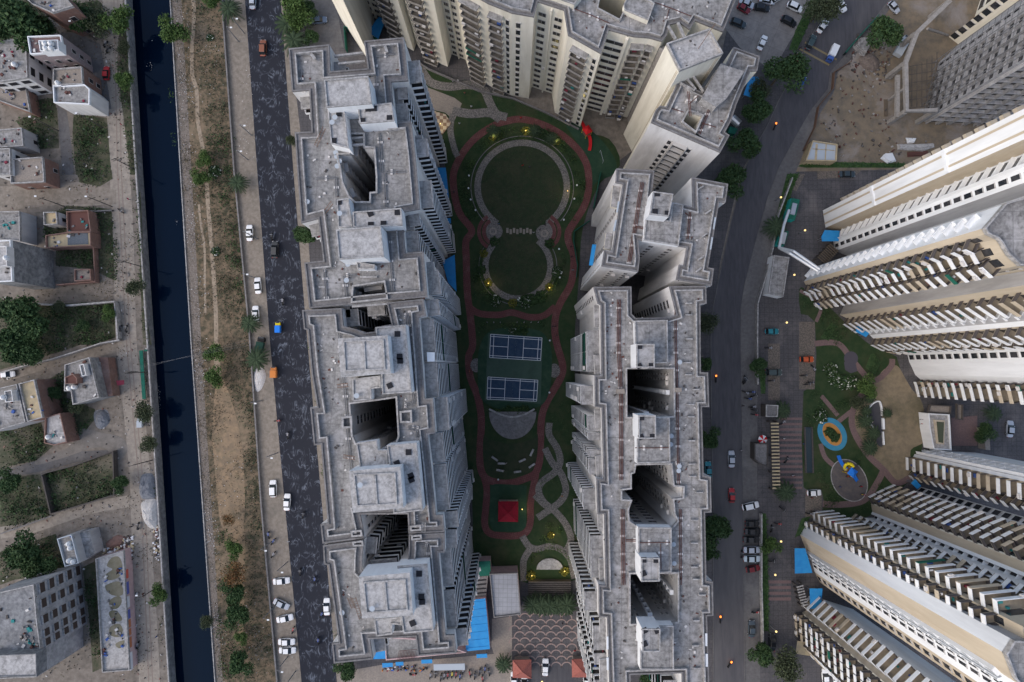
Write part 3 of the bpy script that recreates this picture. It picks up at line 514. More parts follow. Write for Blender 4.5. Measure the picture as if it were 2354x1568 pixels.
# ============================================================= TOWERS
def inframe(x, y, z, mrg=40):
    f = proj(x, y, z); return -mrg < f[0] < 2353+mrg and -mrg < f[1] < 1568+mrg
CL = [mat('cloth_white', (.6, .6, .62)), mat('cloth_maroon', (.18, .03, .05)), mat('cloth_teal', (.03, .2, .2)), mat('cloth_blue', (.05, .1, .3)), mat('cloth_orange', (.5, .18, .05))]
class Tower:
    def __init__(s, label, h, outer, cat='apartment block', holes=(), fh=3.0, wall='offw', par='rim', bal='bconc', rail=1.0, dep=1.5, z0=0, roof='roof', group=None, cornice=True, ledge=1.1, name='apartment_building', wm=.9):
        s.h, s.fh, s.z0, s.dep, s.rail = h, fh, z0, dep, rail; s.wallm = wall; s.bal = bal; s.roofm = roof; s.wm = wm
        s.seed = int(h*7+len(outer)*3); s.outer = outer; s.cw = area(outer) < 0; c = cen(outer)
        s.t = thing(name, label, cat, (c[0], c[1], z0), group)
        s.holes = [list(reversed(ccw(q))) for q in holes]
        s.wmats = [wall]; s.W = MB(); s.B, s.G, s.X, s.AC = [], [], [], []
        for q in s.holes:
            for i in range(len(q)): s.wallface(q[i], q[(i+1) % len(q)], 0)
        R = MB(); oc = ccw(outer)
        if cornice:
            a1, a2, a3 = inset(oc, .28), inset(oc, ledge), inset(oc, ledge+.25)
            zr = h-.35
            c_ = MB(); c_.ring(oc, a1, h-.25, h+.25); c_.ring(a1, a2, h-.6, h-.02); part('ledge', c_, M['ledge'], s.t)
            c_ = MB(); c_.ring(a2, a3, zr, h+.55); part('parapet', c_, M[par], s.t)
            hp = []
            for q in s.holes:
                hq = inset(list(reversed(q)), -.3); c_ = MB(); c_.ring(hq, list(reversed(q)), zr-.2, h+.55); part('parapet', c_, M[par], s.t); hp.append(list(reversed(hq)))
            R.flat([a3]+hp, zr)
        else:
            a1 = inset(oc, .25); c_ = MB(); c_.ring(oc, a1, h-.4, h+.6); part('parapet', c_, M[par], s.t); R.flat([a1]+s.holes, h-.2)
        part('roof', R, M[roof], s.t)
    def wallface(s, p, q, m, z0=None, z1=None):
        z0 = s.z0 if z0 is None else z0; z1 = s.h-.24 if z1 is None else z1
        s.W.face([(*p, z0), (*q, z0), (*q, z1), (*p, z1)], m)
    def wm_idx(s, k):
        if k not in s.wmats: s.wmats.append(k)
        return s.wmats.index(k)
    def edge(s, p, q, spec='p1', wall=None, ztop=None, zb=None, bal=None, rail=None, dep=None):
        """p->q with the outside on the right hand"""
        m = s.wm_idx(wall or s.wallm); s.wallface(p, q, m)
        bal = bal or s.bal; rail = rail if rail is not None else s.rail; dep = dep or s.dep
        o = p; L = math.dist(p, q)
        if L < .6: return
        d = ((q[0]-p[0])/L, (q[1]-p[1])/L); n = (d[1], -d[0]); z0 = s.z0 if zb is None else zb; z1 = s.h if ztop is None else ztop
        toks = spec.split(); tot = sum(float(t_[1:]) for t_ in toks); x = 0; nf = int((z1-z0-1.2)/s.fh)
        for t_ in toks:
            k = t_[0]; wd = float(t_[1:])/tot*L; a, b = x, x+wd; x += wd
            if k == 'p': continue
            if k == 'f':
                s.W.wbox(o, d, n, a, b, 0, .55, z0, z1-.7, m); continue
            if k == 't':
                s.W.wbox(o, d, n, a, b, 0, .06, z0, z1-.9, s.wm_idx('tan')); continue
            if k == 'b' and s.h < 60:
                zt = z0+nf*s.fh+.1; g = MB(); g.wbox(o, d, n, a, b, 0, dep+.1, zt, zt+.3, 0); g.wbox(o, d, n, a, b, dep-.1, dep+.1, zt+.3, zt+.4, 1); part('balcony_roof', g, [M[s.roofm], M['rim']], s.t)
            for f in range(nf):
                z = z0+f*s.fh+(.5 if k != 'b' else .3)
                mx_ = (o[0]+d[0]*(a+b)/2+n[0], o[1]+d[1]*(a+b)/2+n[1])
                if not inframe(*mx_, z, 120): continue
                fz = proj(*mx_, z)
                if k == 'b' or k == 'z':
                    mb = MB(); e = .08
                    if k == 'z':   # saw-tooth front
                        k_ = max(1, round(wd/3.2))
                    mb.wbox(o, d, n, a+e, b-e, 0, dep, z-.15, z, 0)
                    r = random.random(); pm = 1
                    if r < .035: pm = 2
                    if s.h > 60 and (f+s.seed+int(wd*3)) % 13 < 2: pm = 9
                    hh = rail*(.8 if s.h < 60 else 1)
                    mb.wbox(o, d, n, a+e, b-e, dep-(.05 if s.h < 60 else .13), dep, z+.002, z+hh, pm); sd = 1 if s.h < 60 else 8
                    mb.wbox(o, d, n, a+e, a+e+.1, 0, dep-.13, z+.002, z+hh, sd); mb.wbox(o, d, n, b-e-.1, b-e, 0, dep-.13, z+.002, z+hh, 1 if sd == 8 and wd > 3.5 else sd)
                    if wd > 7:
                        for u in range(1, int(wd/4.5)+1):
                            xx = a+u*wd/(int(wd/4.5)+1); mb.wbox(o, d, n, xx-.08, xx+.08, 0, dep-.13, z+.002, z+2.4, 3)
                    nc = max(1, int(wd/2.5))
                    for _ in range(nc):
                        if random.random() < .35:
                            xx = a+.3+random.random()*max(wd-1.4, .1); cc = 4+random.randrange(4); tt = .2+random.random()*(dep-.7)
                            mb.wbox(o, d, n, xx, xx+.3+random.random()*.8, tt, tt+.12+.3*random.random(), z+.1, z+.5+random.random()*.5, cc)
                    if random.random() < .18: g = MB(); q0 = random.choice((a+.3, b-1.2)); g.wbox(o, d, n, q0, q0+.85, dep+.01, dep+.4, z+.3, z+.9, 0); s.AC.append((fz, g))
                    s.B.append((fz, mb, (bal, 'bal')))
                    g = MB(); 
                    for u in range(max(1, int(wd/3))):
                        w0 = a+wd*(u+.18)/max(1, int(wd/3)); w1 = w0+wd*.62/max(1, int(wd/3)); g.wbox(o, d, n, w0, w1, 0, .05, z+.01, z+2.2, 0)
                    s.G.append((fz, g))
                elif k == 'w':
                    g = MB(); g.wbox(o, d, n, a, b, 0, .09, z+.6, z+2.05, 1); g.wbox(o, d, n, a+.1, b-.1, .05, .12, z+.7, z+1.95, 0)
                    g.wbox(o, d, n, (a+b)/2-.03, (a+b)/2+.03, .1, .14, z+.7, z+1.95, 1)
                    s.G.append((fz, g))
                    if random.random() < .1: g = MB(); g.wbox(o, d, n, b+.1, b+.95, 0, .45, z+.7, z+1.3, 1); s.AC.append((fz, g))
                elif k == 'd':     # plain dark square opening with sill
                    g = MB(); g.wbox(o, d, n, a, b, 0, .05, z+.1, z+2.3, 0); g.wbox(o, d, n, a-.05, b+.05, 0, .22, z+2.3, z+2.4, 1)
                    s.G.append((fz, g))
                elif k == 'r':     # tall recess with slab edge and side fins
                    g = MB(); g.wbox(o, d, n, a+.1, b-.1, 0, .05, z-.2, z+2.3, 0); s.G.append((fz, g))
                    g = MB(); g.wbox(o, d, n, a, b, 0, .75, z+2.3, z+2.55, 1); g.wbox(o, d, n, a, a+.12, 0, .7, z-.44, z+2.29, 1); g.wbox(o, d, n, b-.12, b, 0, .7, z-.44, z+2.29, 1); s.X.append((fz, g))
                elif k == 'k':     # bracket shelves
                    g = MB(); g.wbox(o, d, n, a, b, 0, 1.0, z, z+.15, 1); g.wbox(o, d, n, a, a+.15, 0, 1, z+.16, z+.9, 1); g.wbox(o, d, n, a+.16, b, .85, 1, z+.16, z+.5, 1); s.X.append((fz, g))
    def auto(s, fn):
        P_ = s.outer; n = len(P_)
        for i in range(n):
            a, b = P_[i], P_[(i+1) % n]
            if s.cw: a, b = b, a
            L = math.dist(a, b); mid = ((a[0]+b[0])/2, (a[1]+b[1])/2)
            if L < .01: continue
            d = ((b[0]-a[0])/L, (b[1]-a[1])/L); nn = (d[1], -d[0]); r = math.hypot(*mid)
            face = -(nn[0]*mid[0]+nn[1]*mid[1])/r
            kw = fn(i, L, face) or {}
            if kw.get('rev'): kw.pop('rev')
            if s.cw and 'spec' in kw: kw['spec'] = ' '.join(reversed(kw['spec'].split()))
            s.edge(a, b, **kw)
    def auto_holes(s, spec_small, spec_long):
        for q in s.holes:
            for i in range(len(q)):
                a, b = q[i], q[(i+1) % len(q)]; L = math.dist(a, b); mid = ((a[0]+b[0])/2, (a[1]+b[1])/2)
                d = ((b[0]-a[0])/L, (b[1]-a[1])/L); nn = (d[1], -d[0])
                if -(nn[0]*mid[0]+nn[1]*mid[1]) > 0 and L > 2.5: s.edge(a, b, spec_long if L > 9 else spec_small, wall='greyw' if s.wallm != 'offw' else None)
    def room(s, q, z, rim=True, m='roofw', w=None, hatches=(), z0=None, over=0, name='rooftop_room'):
        q = ccw(q); z0 = s.h-.35 if z0 is None else z0; mb = MB()
        if over: mb.prism(inset(q, over), z0, z-.4, 1, top=False); mb.prism(q, z-.5, z-.25, 0, bot=True); mb.ring(q, inset(q, .18), z-.25, z, 0)
        elif rim: mb.prism(q, z0, z-.3, 1, mt=0); mb.ring(q, inset(q, .25), z-.3, z, 2)
        else: mb.prism(q, z0, z, 1, mt=0)
        o = part(name, mb, [M[m], M[w or ('white' if s.wallm != 'cream' else 'cream')], M['rim']], s.t)
        for h_ in hatches:
            x = MB(); x.box(h_, (1.0, 1.0), z-.29, z-.12, random.choice((0, 0, .4))); part('hatch', x, M['dark'], o)
        return o
    def pipes(s, l, m='pipe', z=None, n=2, bm='block'):
        z = s.h-.1 if z is None else z; mb = MB()
        for k in range(n):
            for a, b in zip(l, l[1:]):
                d = Vector((b[0]-a[0], b[1]-a[1])).normalized(); o = Vector((-d.y, d.x))*(k-.5*(n-1))*.3
                mb.tube((a[0]+o.x, a[1]+o.y, z), (b[0]+o.x, b[1]+o.y, z), .085, 5)
        for a, b in zip(l, l[1:]):
            L = math.dist(a, b)
            for j in range(int(L/3.5)+1):
                t_ = (j+.5)*3.5/L
                if t_ < 1: mb.box((a[0]+(b[0]-a[0])*t_, a[1]+(b[1]-a[1])*t_), (.95, .42) if abs(b[1]-a[1]) > abs(b[0]-a[0]) else (.42, .95), s.h-.34, z-.02, 0, 1)
        part('pipe', mb, [M[m], M[bm]], s.t)
    def debris(s):
        if s.h > 60 or s.W is None: return
        mb = MB(); P_ = ccw(s.outer); xs = [a[0] for a in P_]; ys = [a[1] for a in P_]; n = int(abs(area(P_))/4.5); k = 0
        def ins(p, q): 
            r = False; j = len(q)-1
            for i in range(len(q)):
                if (q[i][1] > p[1]) != (q[j][1] > p[1]) and p[0] < (q[j][0]-q[i][0])*(p[1]-q[i][1])/(q[j][1]-q[i][1])+q[i][0]: r = not r
                j = i
            return r
        while k < n:
            p = (random.uniform(min(xs), max(xs)), random.uniform(min(ys), max(ys))); k += 1
            if ins(p, P_) and not any(ins(p, q) for q in s.holes): mb.box(p, (.15+random.random()*.45, .12+random.random()*.3), s.h-.34, s.h-.3+random.random()*.2, random.random()*3, random.randrange(3))
        if s.W: pass
        part('roof_debris', mb, [M['block'], M['steps'], M['rust']], s.t, kind='stuff')
    def dishes(s, l):
        for p, z in l:
            mb = MB(); k = (p[0], p[1], z); mb.tube(k, (p[0], p[1], z+.5), .05); mb.lathe((p[0], p[1], z+.5), ((.05, 0), (.35, .08), (.48, .22)), 10); part('satellite_dish', mb, M['dish'], s.t)
    def beams(s, l, z, w=.35, m='rim'):
        for i in range(0, len(l), 2): mb = MB(); mb.ribbon(l[i:i+2], w, z, h=.6); part('beam', mb, M[m], s.t)
    def done(s):
        s.debris()
        part('wall', s.W, [M[k] for k in s.wmats], s.t)
        def emitp(lst, name, mats, cap=100):
            def key(e):
                f = e[0]; ins = 0 <= f[0] <= 2353 and 0 <= f[1] <= 1568
                return (0 if ins else 1, -math.hypot(f[0]-1176, f[1]-845))
            lst = sorted(lst, key=key)
            for e in lst[:cap]: part(name, e[1], mats, s.t)
            if lst[cap:]:
                mb = MB(); [mb.extend(e[1]) for e in lst[cap:]]
                part(name, mb, mats, s.t, kind='stuff')
        groups = {}
        for e in s.B: groups.setdefault(e[2][0], []).append(e)
        for k, l in groups.items():
            mats = [M['bfloor_shade' if s.h < 60 and s.wallm != 'cream' else 'bfloor' if s.h < 60 else 'bfloorl'], M[k], M['green'], M['rim']]+CL[:4]+[mat('dark_rail', (.09, .08, .08)), M['tan']]
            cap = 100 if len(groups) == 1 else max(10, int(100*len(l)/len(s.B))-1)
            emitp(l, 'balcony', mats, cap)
        emitp(s.G, 'window', [M['glass'], M['frame']]); emitp(s.AC, 'air_conditioner', [M['block'], M['block']], 40); emitp(s.X, 'window_bay', [M['glass'], M[s.bal if s.bal != 'bconc' else 'frame']])

h = 54
# ---- west row, north block
oA = T('01', [295,440, 660,403, 668,645, 1003,618, 968,372, 1325,340, 1365,728, 1212,738, 1245,1105, 1392,1088, 1430,1400], h)+T('11', [1470,355, 1310,385, 1340,745, 1500,732, 1537,1142, 1180,1170, 480,1243, 435,832, 605,815, 560,440, 408,480, 372,0], h)+T('01', [350,1190, 500,1182, 480,812, 325,825], h)
hA = [T('01', [848,1212, 965,1212, 968,1330, 1060,1335, 1075,1560], h)+T('11', [1078,60, 1078,200, 1022,205, 1020,288, 895,288, 842,240, 785,110, 770,5], h)+T('01', [742,1395, 848,1390], h), T('11', [880,1050, 1150,1010, 1172,1148, 870,1180], h)]
def facW(i, L, f):
    if f < .1: return {}
    if L > 11: return {'spec': 'p.08 b.22 p.08 w.04 p.1 b.22 p.14 b.1', 'bal': 'white'}
    if L > 5: return {'spec': 'p.4 b.52 p.08', 'bal': 'white'}
    if L > 2.5: return {'spec': 'p.2 b.6 p.2', 'bal': 'white'}
    return {}
A = Tower('tall pale apartment block at the north end of the west row', h, oA, holes=hA, dep=2.2)
A.auto(facW); A.auto_holes('p.2 r.6 p.2', 'p.04 r.2 p.05 w.08 p.1 r.22 p.1 w.08 p.13')
A.room(T('01', [608,715, 1005,680, 1037,930, 630,965], h+6), h+6)
A.room(T('01', [910,948, 1215,920, 1240,1085, 927,1110], h+4), h+4, hatches=T('01', [1003,972, 1055,968, 1195,1055, 950,1080], h+4))
A.room(T('01', [640,990, 790,970, 832,1330, 670,1290], h+3.5), h+3.5, hatches=T('01', [740,1015, 693,1260], h+3.5))
A.room(T('11', [715,535, 1115,500, 1147,780, 740,805], h+6), h+6)
A.room(T('11', [865,375, 1300,340, 1315,500, 870,515], h+4), h+4, hatches=T('11', [1023,390, 1265,378, 1027,490, 1140,480], h+4))
A.room(T('11', [720,265, 830,250, 860,510, 735,520], h+3.5), h+3.5, hatches=T('11', [740,285], h+3.5))
A.room(T('11', [900,820, 1065,850, 1060,890, 905,890], h+2), h+2)
A.pipes(T('01', [400,620, 400,780], h)); A.pipes(T('01', [1240,478, 1062,505, 1080,900], h)); A.pipes(T('01', [1105,1190, 1128,1540, 1340,1540], h)); A.pipes(T('11', [1150,30, 1165,330], h)); A.pipes(T('11', [540,75, 715,70, 720,240], h))
A.pipes(T('11', [700,875, 610,890, 632,1200], h)); A.pipes(T('11', [1190,560, 1210,900, 1235,1145, 1440,1130], h)); A.pipes(T('11', [900,940, 790,950, 812,1195], h))
A.beams(T('01', [700,500, 960,470, 735,570, 975,545], h-1), h-1)
A.beams(T('01', [850,1240, 965,1230, 860,1300, 975,1290], h+.5), h+.5); A.beams(T('11', [900,300, 1010,300, 930,960, 1085,960, 560,1050, 620,1050], h), h)
A.beams(T('01', [490,480, 530,530, 1155,410, 1175,470], h+.6), h+.6, .5, 'rim')
A.room(T('01', [1370,560, 1430,550, 1445,720, 1380,725], h-3), h-3, False, 'roof', 'offw', z0=h-4); A.room(T('01', [1245,815, 1310,810, 1318,940, 1255,945], h-3), h-3, False, 'roof', 'offw', z0=h-4); A.room(T('01', [1425,1215, 1490,1210, 1500,1395, 1440,1390], h-3), h-3, False, 'roof', 'offw', z0=h-4)
A.room(T('11', [1460,150, 1525,145, 1545,320, 1475,325], h-3), h-3, False, 'roof', 'offw', z0=h-4); A.room(T('11', [1340,415, 1405,415, 1420,535, 1350,540], h-3), h-3, False, 'roof', 'offw', z0=h-4); A.room(T('11', [1520,830, 1590,820, 1610,1000, 1530,1005], h-3), h-3, False, 'roof', 'offw', z0=h-4)
A.dishes([(p, h+3.3) for p in T('01', [713,1060, 687,1105], h+3.5)]+[(p, h-.3) for p in T('01', [728,1410, 752,1450, 733,1495, 720,1375], h)]+[(p, h-.3) for p in T('11', [465,290, 828,850, 815,992], h)]+[(T('11', [755,395], h+3.5)[0], h+3.2)])
A.done()
# ---- west row, middle block
oB = T('11', [415,1257, 770,1240, 785,1400, 885,1425, 970,1460, 1065,1450, 1070,1410, 1215,1385, 1172,1190, 1500,1158, 1525,1310, 1460,1325], h)+T('21', [1490,200, 1512,530, 1585,520, 1607,835, 1537,850, 1570,1130], h)+T('31', [1612,70, 1675,68, 1690,222, 1368,236, 1360,62, 935,66, 958,170, 970,278, 600,325, 580,152, 645,140], h)+T('21', [585,938, 522,945, 488,605, 550,600, 500,300], h)+T('11', [465,1440, 432,1428], h)
hB = [T('21', [850,575, 1090,545, 1255,520, 1275,860, 1255,915, 1080,990, 1070,915, 900,925, 872,860], h)]
Bk = Tower('tall pale apartment block in the middle of the west row', h, oB, holes=hB, dep=2.3)
def facB(i, L, f):
    if f < .1: return {}
    if L > 11: return {'spec': 'b.47 p.05 b.46 p.02', 'bal': 'white'}
    if L > 3: return {'spec': 'p.02 b.96 p.02', 'bal': 'white'}
    if L > 2: return {'spec': 'p.3 d.3 p.4'}
    return {}
Bk.auto(facB); Bk.auto_holes('p.3 w.3 p.4', 'p.1 w.06 p.1 w.06 p.1 r.1 p.1 w.06 p.1 w.06 p.1')
def tankroom(tw, q, z, inner, hs=()):
    o = tw.room(q, z, False, 'roofw', 'white', hatches=hs); qi = ccw(inner); mb = MB(); oq = inset(qi, -.25); mb.ring(oq, qi, z, z+.3, 0)
    (a, b, c_, d_) = qi; m0 = ((a[0]+b[0])/2, (a[1]+b[1])/2); m1 = ((c_[0]+d_[0])/2, (c_[1]+d_[1])/2); m2 = ((b[0]+c_[0])/2, (b[1]+c_[1])/2); m3 = ((a[0]+d_[0])/2, (a[1]+d_[1])/2)
    if abs(m0[0]-m1[0]) > abs(m0[1]-m1[1]): m0, m1 = m2, m3
    mb.ribbon([m0, m1], .35, z+.25, h=.25)
    part('rim', mb, M['rim'], o); return o
Bk.room(T('11', [1070,1410, 1340,1388], h+4)+T('21', [1395,470, 1130,490, 1120,310, 1100,200], h+4), h+4, hatches=T('11', [1265,1470], h+4)+T('21', [1285,150, 1290,188, 1197,410], h+4))
tankroom(Bk, T('21', [735,-12, 1180,-40, 1207,300, 760,335], h+7), h+7, T('21', [795,20, 1135,8, 1150,255, 810,270], h+7))
Bk.room(T('21', [860,350, 1110,320, 1118,430, 1030,440, 1035,535, 868,552], h+2.5), h+2.5)
Bk.room(T('21', [1170,945, 1440,922, 1495,1530, 1230,1560, 1200,1150], h+4), h+4, hatches=T('21', [1365,1008, 1262,1108, 1387,1220, 1390,1255], h+4))
tankroom(Bk, T('21', [833,1175, 1292,1135, 1322,1508, 868,1550], h+7), h+7, T('21', [888,1215, 1240,1200, 1255,1460, 915,1480], h+7))
Bk.room(T('21', [895,925, 1080,900, 1090,990, 1172,990, 1180,1140, 930,1160], h+2.5), h+2.5)
Bk.pipes(T('11', [735,1310, 745,1500], h)+T('21', [790,420, 815,680], h)); Bk.pipes(T('21', [815,800, 852,1165], h)); Bk.pipes(T('11', [1250,1290, 1355,1310, 1370,1560], h)+T('21', [1420,560, 1330,590], h), n=3); Bk.pipes(T('21', [1360,790, 1450,800, 1500,1500], h), n=3); Bk.pipes(T('31', [925,60, 900,190], h)); Bk.pipes(T('31', [1520,60, 1410,110], h))
for q in ([765,690, 860,680, 862,790, 768,795], [1285,640, 1395,628, 1400,745, 1290,745]): mb = MB(); qq = ccw(T('21', q, h+.8)); mb.ring(qq, inset(qq, .35), h-.3, h+.8); part('parapet', mb, M['rim'], Bk.t)
Bk.beams(T('11', [860,1225, 1175,1200], h), h); Bk.dishes([(T('21', [905,500], h+2.5)[0], h+2.2), (T('21', [940,1295], h+7)[0], h+7)])
mb = MB(); mb.prism(T('21', [1530,110, 1600,112, 1600,195, 1535,195], h-2), 2, h-2); part('shaft', mb, M['white'], Bk.t)
Bk.done()
# ---- west row, south block
oC = T('31', [602,340, 968,292, 952,450, 950,560, 1000,612, 1250,592, 1262,520, 1358,500, 1370,380, 1370,242, 1690,228, 1692,405, 1635,405, 1700,1145, 1778,1140, 1797,1305, 1450,1332, 1430,1160, 1020,1180, 1050,1360, 700,1397, 682,1218, 745,1210, 650,520, 612,510], h)
hC = []
Cb = Tower('tall pale apartment block at the south end of the west row', h, oC, holes=hC, dep=1.9)
Cb.auto(facB); Cb.auto_holes('p.3 w.3 p.4', 'p.2 w.1 p.3 w.1 p.2')
Cb.room(T('31', [1265,530, 1535,510, 1590,1110, 1320,1135, 1300,1000], h+4), h+4, hatches=T('31', [1460,600, 1480,808, 1487,852, 1402,1045], h+4))
tankroom(Cb, T('31', [920,625, 1378,587, 1408,970, 950,1000], h+7), h+7, T('31', [975,680, 1330,655, 1350,910, 1000,935], h+7))
Cb.room(T('31', [1055,1005, 1300,985, 1305,1060, 1218,1050, 1220,1140, 1075,1162], h+2.5), h+2.5)
Cb.pipes(T('31', [1440,320, 1540,330, 1600,1100], h), n=3); Cb.pipes(T('31', [920,380, 945,610], h)); Cb.dishes([(T('31', [1048,898], h+7)[0], h+7), (T('31', [775,940], h)[0], h-.3)])
for q in ([845,215, 945,205, 955,262, 855,270], [860,312, 955,300, 965,350, 868,355], [1378,170, 1478,158, 1480,210, 1382,220], [1390,255, 1482,248, 1488,290, 1392,300]):
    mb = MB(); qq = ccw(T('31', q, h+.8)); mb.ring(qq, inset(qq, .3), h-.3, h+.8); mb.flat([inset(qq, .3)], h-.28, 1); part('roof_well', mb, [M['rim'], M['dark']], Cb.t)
Cb.done()
# ---- long east block
h = 42
oG = T('12', [728,1050, 1070,1046, 1072,1292, 1108,1328, 1400,1322, 1470,1300, 1408,1045, 1738,1040, 1742,1200, 1686,1210], h)+T('22', [1690,290, 1755,292, 1765,602, 1700,602, 1715,1215, 1780,1225, 1786,1545, 1728,1548], h)+T('32', [1740,660, 1797,665, 1803,970, 1745,975, 1765,1568, 1780,2000, 1530,2000, 1520,1485, 1060,1500, 1075,2000, 885,2000, 850,985, 778,980, 775,695, 838,700, 825,60, 765,60], h)+T('22', [755,1240, 820,1250, 803,610, 742,600, 740,318, 800,318], h)+T('12', [793,1215, 765,1198], h)
hG = [T('22', [1028,262, 1442,262, 1445,682, 1030,690], h), T('22', [1110,1120, 1420,1115, 1440,1310, 1530,1320, 1525,1410, 1435,1420, 1450,1560], h)+T('32', [1478,120, 1430,180, 1120,172, 1050,118, 1045,20], h)+T('22', [1075,1430, 985,1425, 985,1345, 1070,1335, 1070,1200, 1098,1190], h), T('32', [1058,595, 1480,590, 1480,1020, 1060,1040], h)]
G = Tower('very long grey roofed apartment block with four dark courtyards along the road', h, oG, holes=hG, wall='offw', roof='roofd', dep=2.4, ledge=.75, bal='white')
def facG(i, L, f):
    if f < .1: return {}
    if L > 14: return {'spec': 'p.04 b.22 p.03 b.1 p.14 b.1 p.03 b.22 p.12'}
    if L > 6: return {'spec': 'p.05 b.6 p.35'}
    if L > 3: return {'spec': 'p.3 w.3 p.4'}
    return {}
G.auto(facG); G.auto_holes('p.3 w.25 p.2 w.25', 'p.08 w.05 p.05 w.05 p.18 r.09 p.16 w.05 p.05 w.05 p.08')
for q, z in (([1115,36, 1280,36, 1280,250, 1115,250], 6), ([1132,676, 1290,676, 1293,887, 1136,888], 6)):
    G.room(T('22', q, h+z), h+z, True, 'roofd', 'white', hatches=T('22', [q[0]+30, q[1]+22, q[0]+28, q[5]-15, q[2]-28, q[1 if z == 9 else 5]-18], h+z))
for q in ([1157,456, 1325,456, 1325,668, 1158,670], [1166,1090, 1332,1090, 1330,1300, 1168,1300]):
    G.room(T('32', q, h+6), h+6, True, 'roofd', 'white', hatches=T('32', [q[0]+25, q[1]+20, q[0]+25, q[5]-70, q[2]-30, q[1]+22], h+6))
G.room(T('12', [1100,1352, 1396,1345], h+1.5)+T('22', [1400,208, 1110,212], h+1.5), h+1.5, True, 'roofd')
G.room(T('22', [1122,700, 1415,695, 1420,1100, 1120,1108], h+2.5), h+2.5, True, 'roofd'); G.room(T('32', [1132,182, 1432,185, 1432,582, 1325,590, 1132,580], h+2.5), h+2.5, True, 'roofd'); G.room(T('32', [1150,1065, 1450,1065, 1452,1460, 1150,1458], h+2.5), h+2.5, True, 'roofd')
G.pipes(T('12', [960,1160, 955,1560], h)+T('22', [978,500, 980,1260], h), 'rust', n=3); G.pipes(T('32', [992,20, 1000,700], h), 'rust', n=3); G.pipes(T('12', [1468,1190, 1468,1560], h)+T('22', [1480,400, 1495,1300], h), 'rust'); G.pipes(T('32', [1510,20, 1512,700], h), 'rust'); G.pipes(T('22', [1105,968, 1260,970, 1415,965], h+2.6), 'rust', z=h+2.4, n=1)
G.pipes(T('32', [1020,300, 1130,300], h), 'rust'); G.pipes(T('32', [1150,322, 1425,318], h+2.6), 'rust', z=h+2.4, n=1); G.pipes(T('32', [1335,330, 1338,560], h+2.6), 'rust', z=h+2.4, n=1)
for rc, q in (('22', (735,135,800,135,808,308,745,308)), ('22', (740,625,808,620,810,790,750,790)), ('22', (748,1042,812,1035,820,1238,758,1230)), ('32', (768,70,830,70,835,212,775,212)), ('32', (780,465,835,460,838,655,785,655)), ('32', (785,1005,845,1000,850,1125,790,1130)), ('32', (785,1370,860,1365,868,1568,790,1568)), ('12', (735,1215,790,1215,795,1410,740,1410))):
    G.room(T(rc, list(q), h-2), h-2, False, 'roofd', 'offw', z0=h-3, name='balcony_roof')
for q in ([945,440, 1010,440, 1012,483, 942,482], [1460,430, 1522,430, 1522,470, 1462,470]): mb = MB(); mb.prism(T('22', q, h+.8), h-.3, h+.8); part('cover_slab', mb, M['pavb'], G.t)
for rc, q in (('22', (1590,205)), ('22', (1600,312)), ('22', (1675,445)), ('22', (1620,580)), ('22', (1625,690)), ('22', (1630,905)), ('22', (1635,1115)), ('22', (1640,1225)), ('22', (1700,1370)), ('32', (1655,120)), ('32', (1655,325)), ('32', (1655,540)), ('32', (1670,650)), ('32', (1725,790)), ('32', (1670,1020)), ('32', (1665,1245)), ('32', (1680,1450)), ('12', (1605,1195)), ('12', (1605,1300)), ('12', (1610,1515))):
    c = T(rc, q, h+.4)[0]; mb = MB(); mb.box((c[0]-.4, c[1]), (1.3, .25), h-.3, h+.4); part('buttress', mb, M['rim'], G.t)
for q in ([848,1160, 864,1160, 864,1275, 848,1275], [848,1348, 866,1348, 866,1460, 850,1460], [1730,1132, 1750,1132, 1750,1245, 1732,1245], [1733,1315, 1755,1315, 1755,1430, 1735,1430]):
    mb = MB(); mb.prism(T('32', q, h+.3), h+.1, h+.35); part('sign_board', mb, M['line'], G.t)
G.dishes([(p, h-.3) for p in T('22', [1425,860, 1418,935, 1495,1130, 1490,1170, 1500,200], h)+T('32', [1445,330, 1450,500], h)])
G.done()
# ---- east block, angled
oF = T('12', [935,-10, 1275,10, 1245,280, 1445,292, 1618,335, 1610,68, 1935,128, 1912,295, 1855,290, 1755,875, 1808,885, 1788,1040, 1468,985, 1495,850, 1535,860, 1562,700, 1130,628, 1145,790, 1130,915, 800,865, 825,720, 895,735, 990,130, 925,118], h)
Fb = Tower('H shaped grey roofed apartment block angled above the long east block', h, oF, wall='offw', roof='roofd', dep=1.9, ledge=.8, bal='white')
def facF(i, L, f):
    if f < .1: return {}
    if L > 14: return {'spec': 'p.05 b.33 p.12 r.08 p.12 b.25 p.05'}
    if i == 19: return {'spec': 'p.2 d.06 p.7', 'wall': 'white'}
    if L > 7: return {'spec': 'p.2 w.1 p.3 w.1 p.3'}
    return {}
Fb.auto(lambda i, L, f: ({'spec': 'p.03 b.4 p.1 r.08 p.05 b.31 p.03'} if L > 14 and f > .1 and i == 27 or False else facF(i, L, f)))
Fb.room(T('12', [1265,190, 1448,215, 1408,418, 1232,400], h+6), h+6, True, 'roofd', 'white', hatches=T('12', [1305,212, 1285,370, 1395,388], h+6))
Fb.room(T('12', [1200,420, 1240,425, 1415,455, 1440,290, 1540,310, 1495,680, 1180,630], h+1.5), h+1.5, True, 'roofd', 'white')
Fb.pipes(T('12', [1170,110, 1140,270, 1120,420, 1090,600, 1050,830], h), 'rust', n=3); Fb.pipes(T('12', [1600,350, 1575,620], h), 'rust'); Fb.pipes(T('12', [1110,510, 1180,520], h), 'rust')
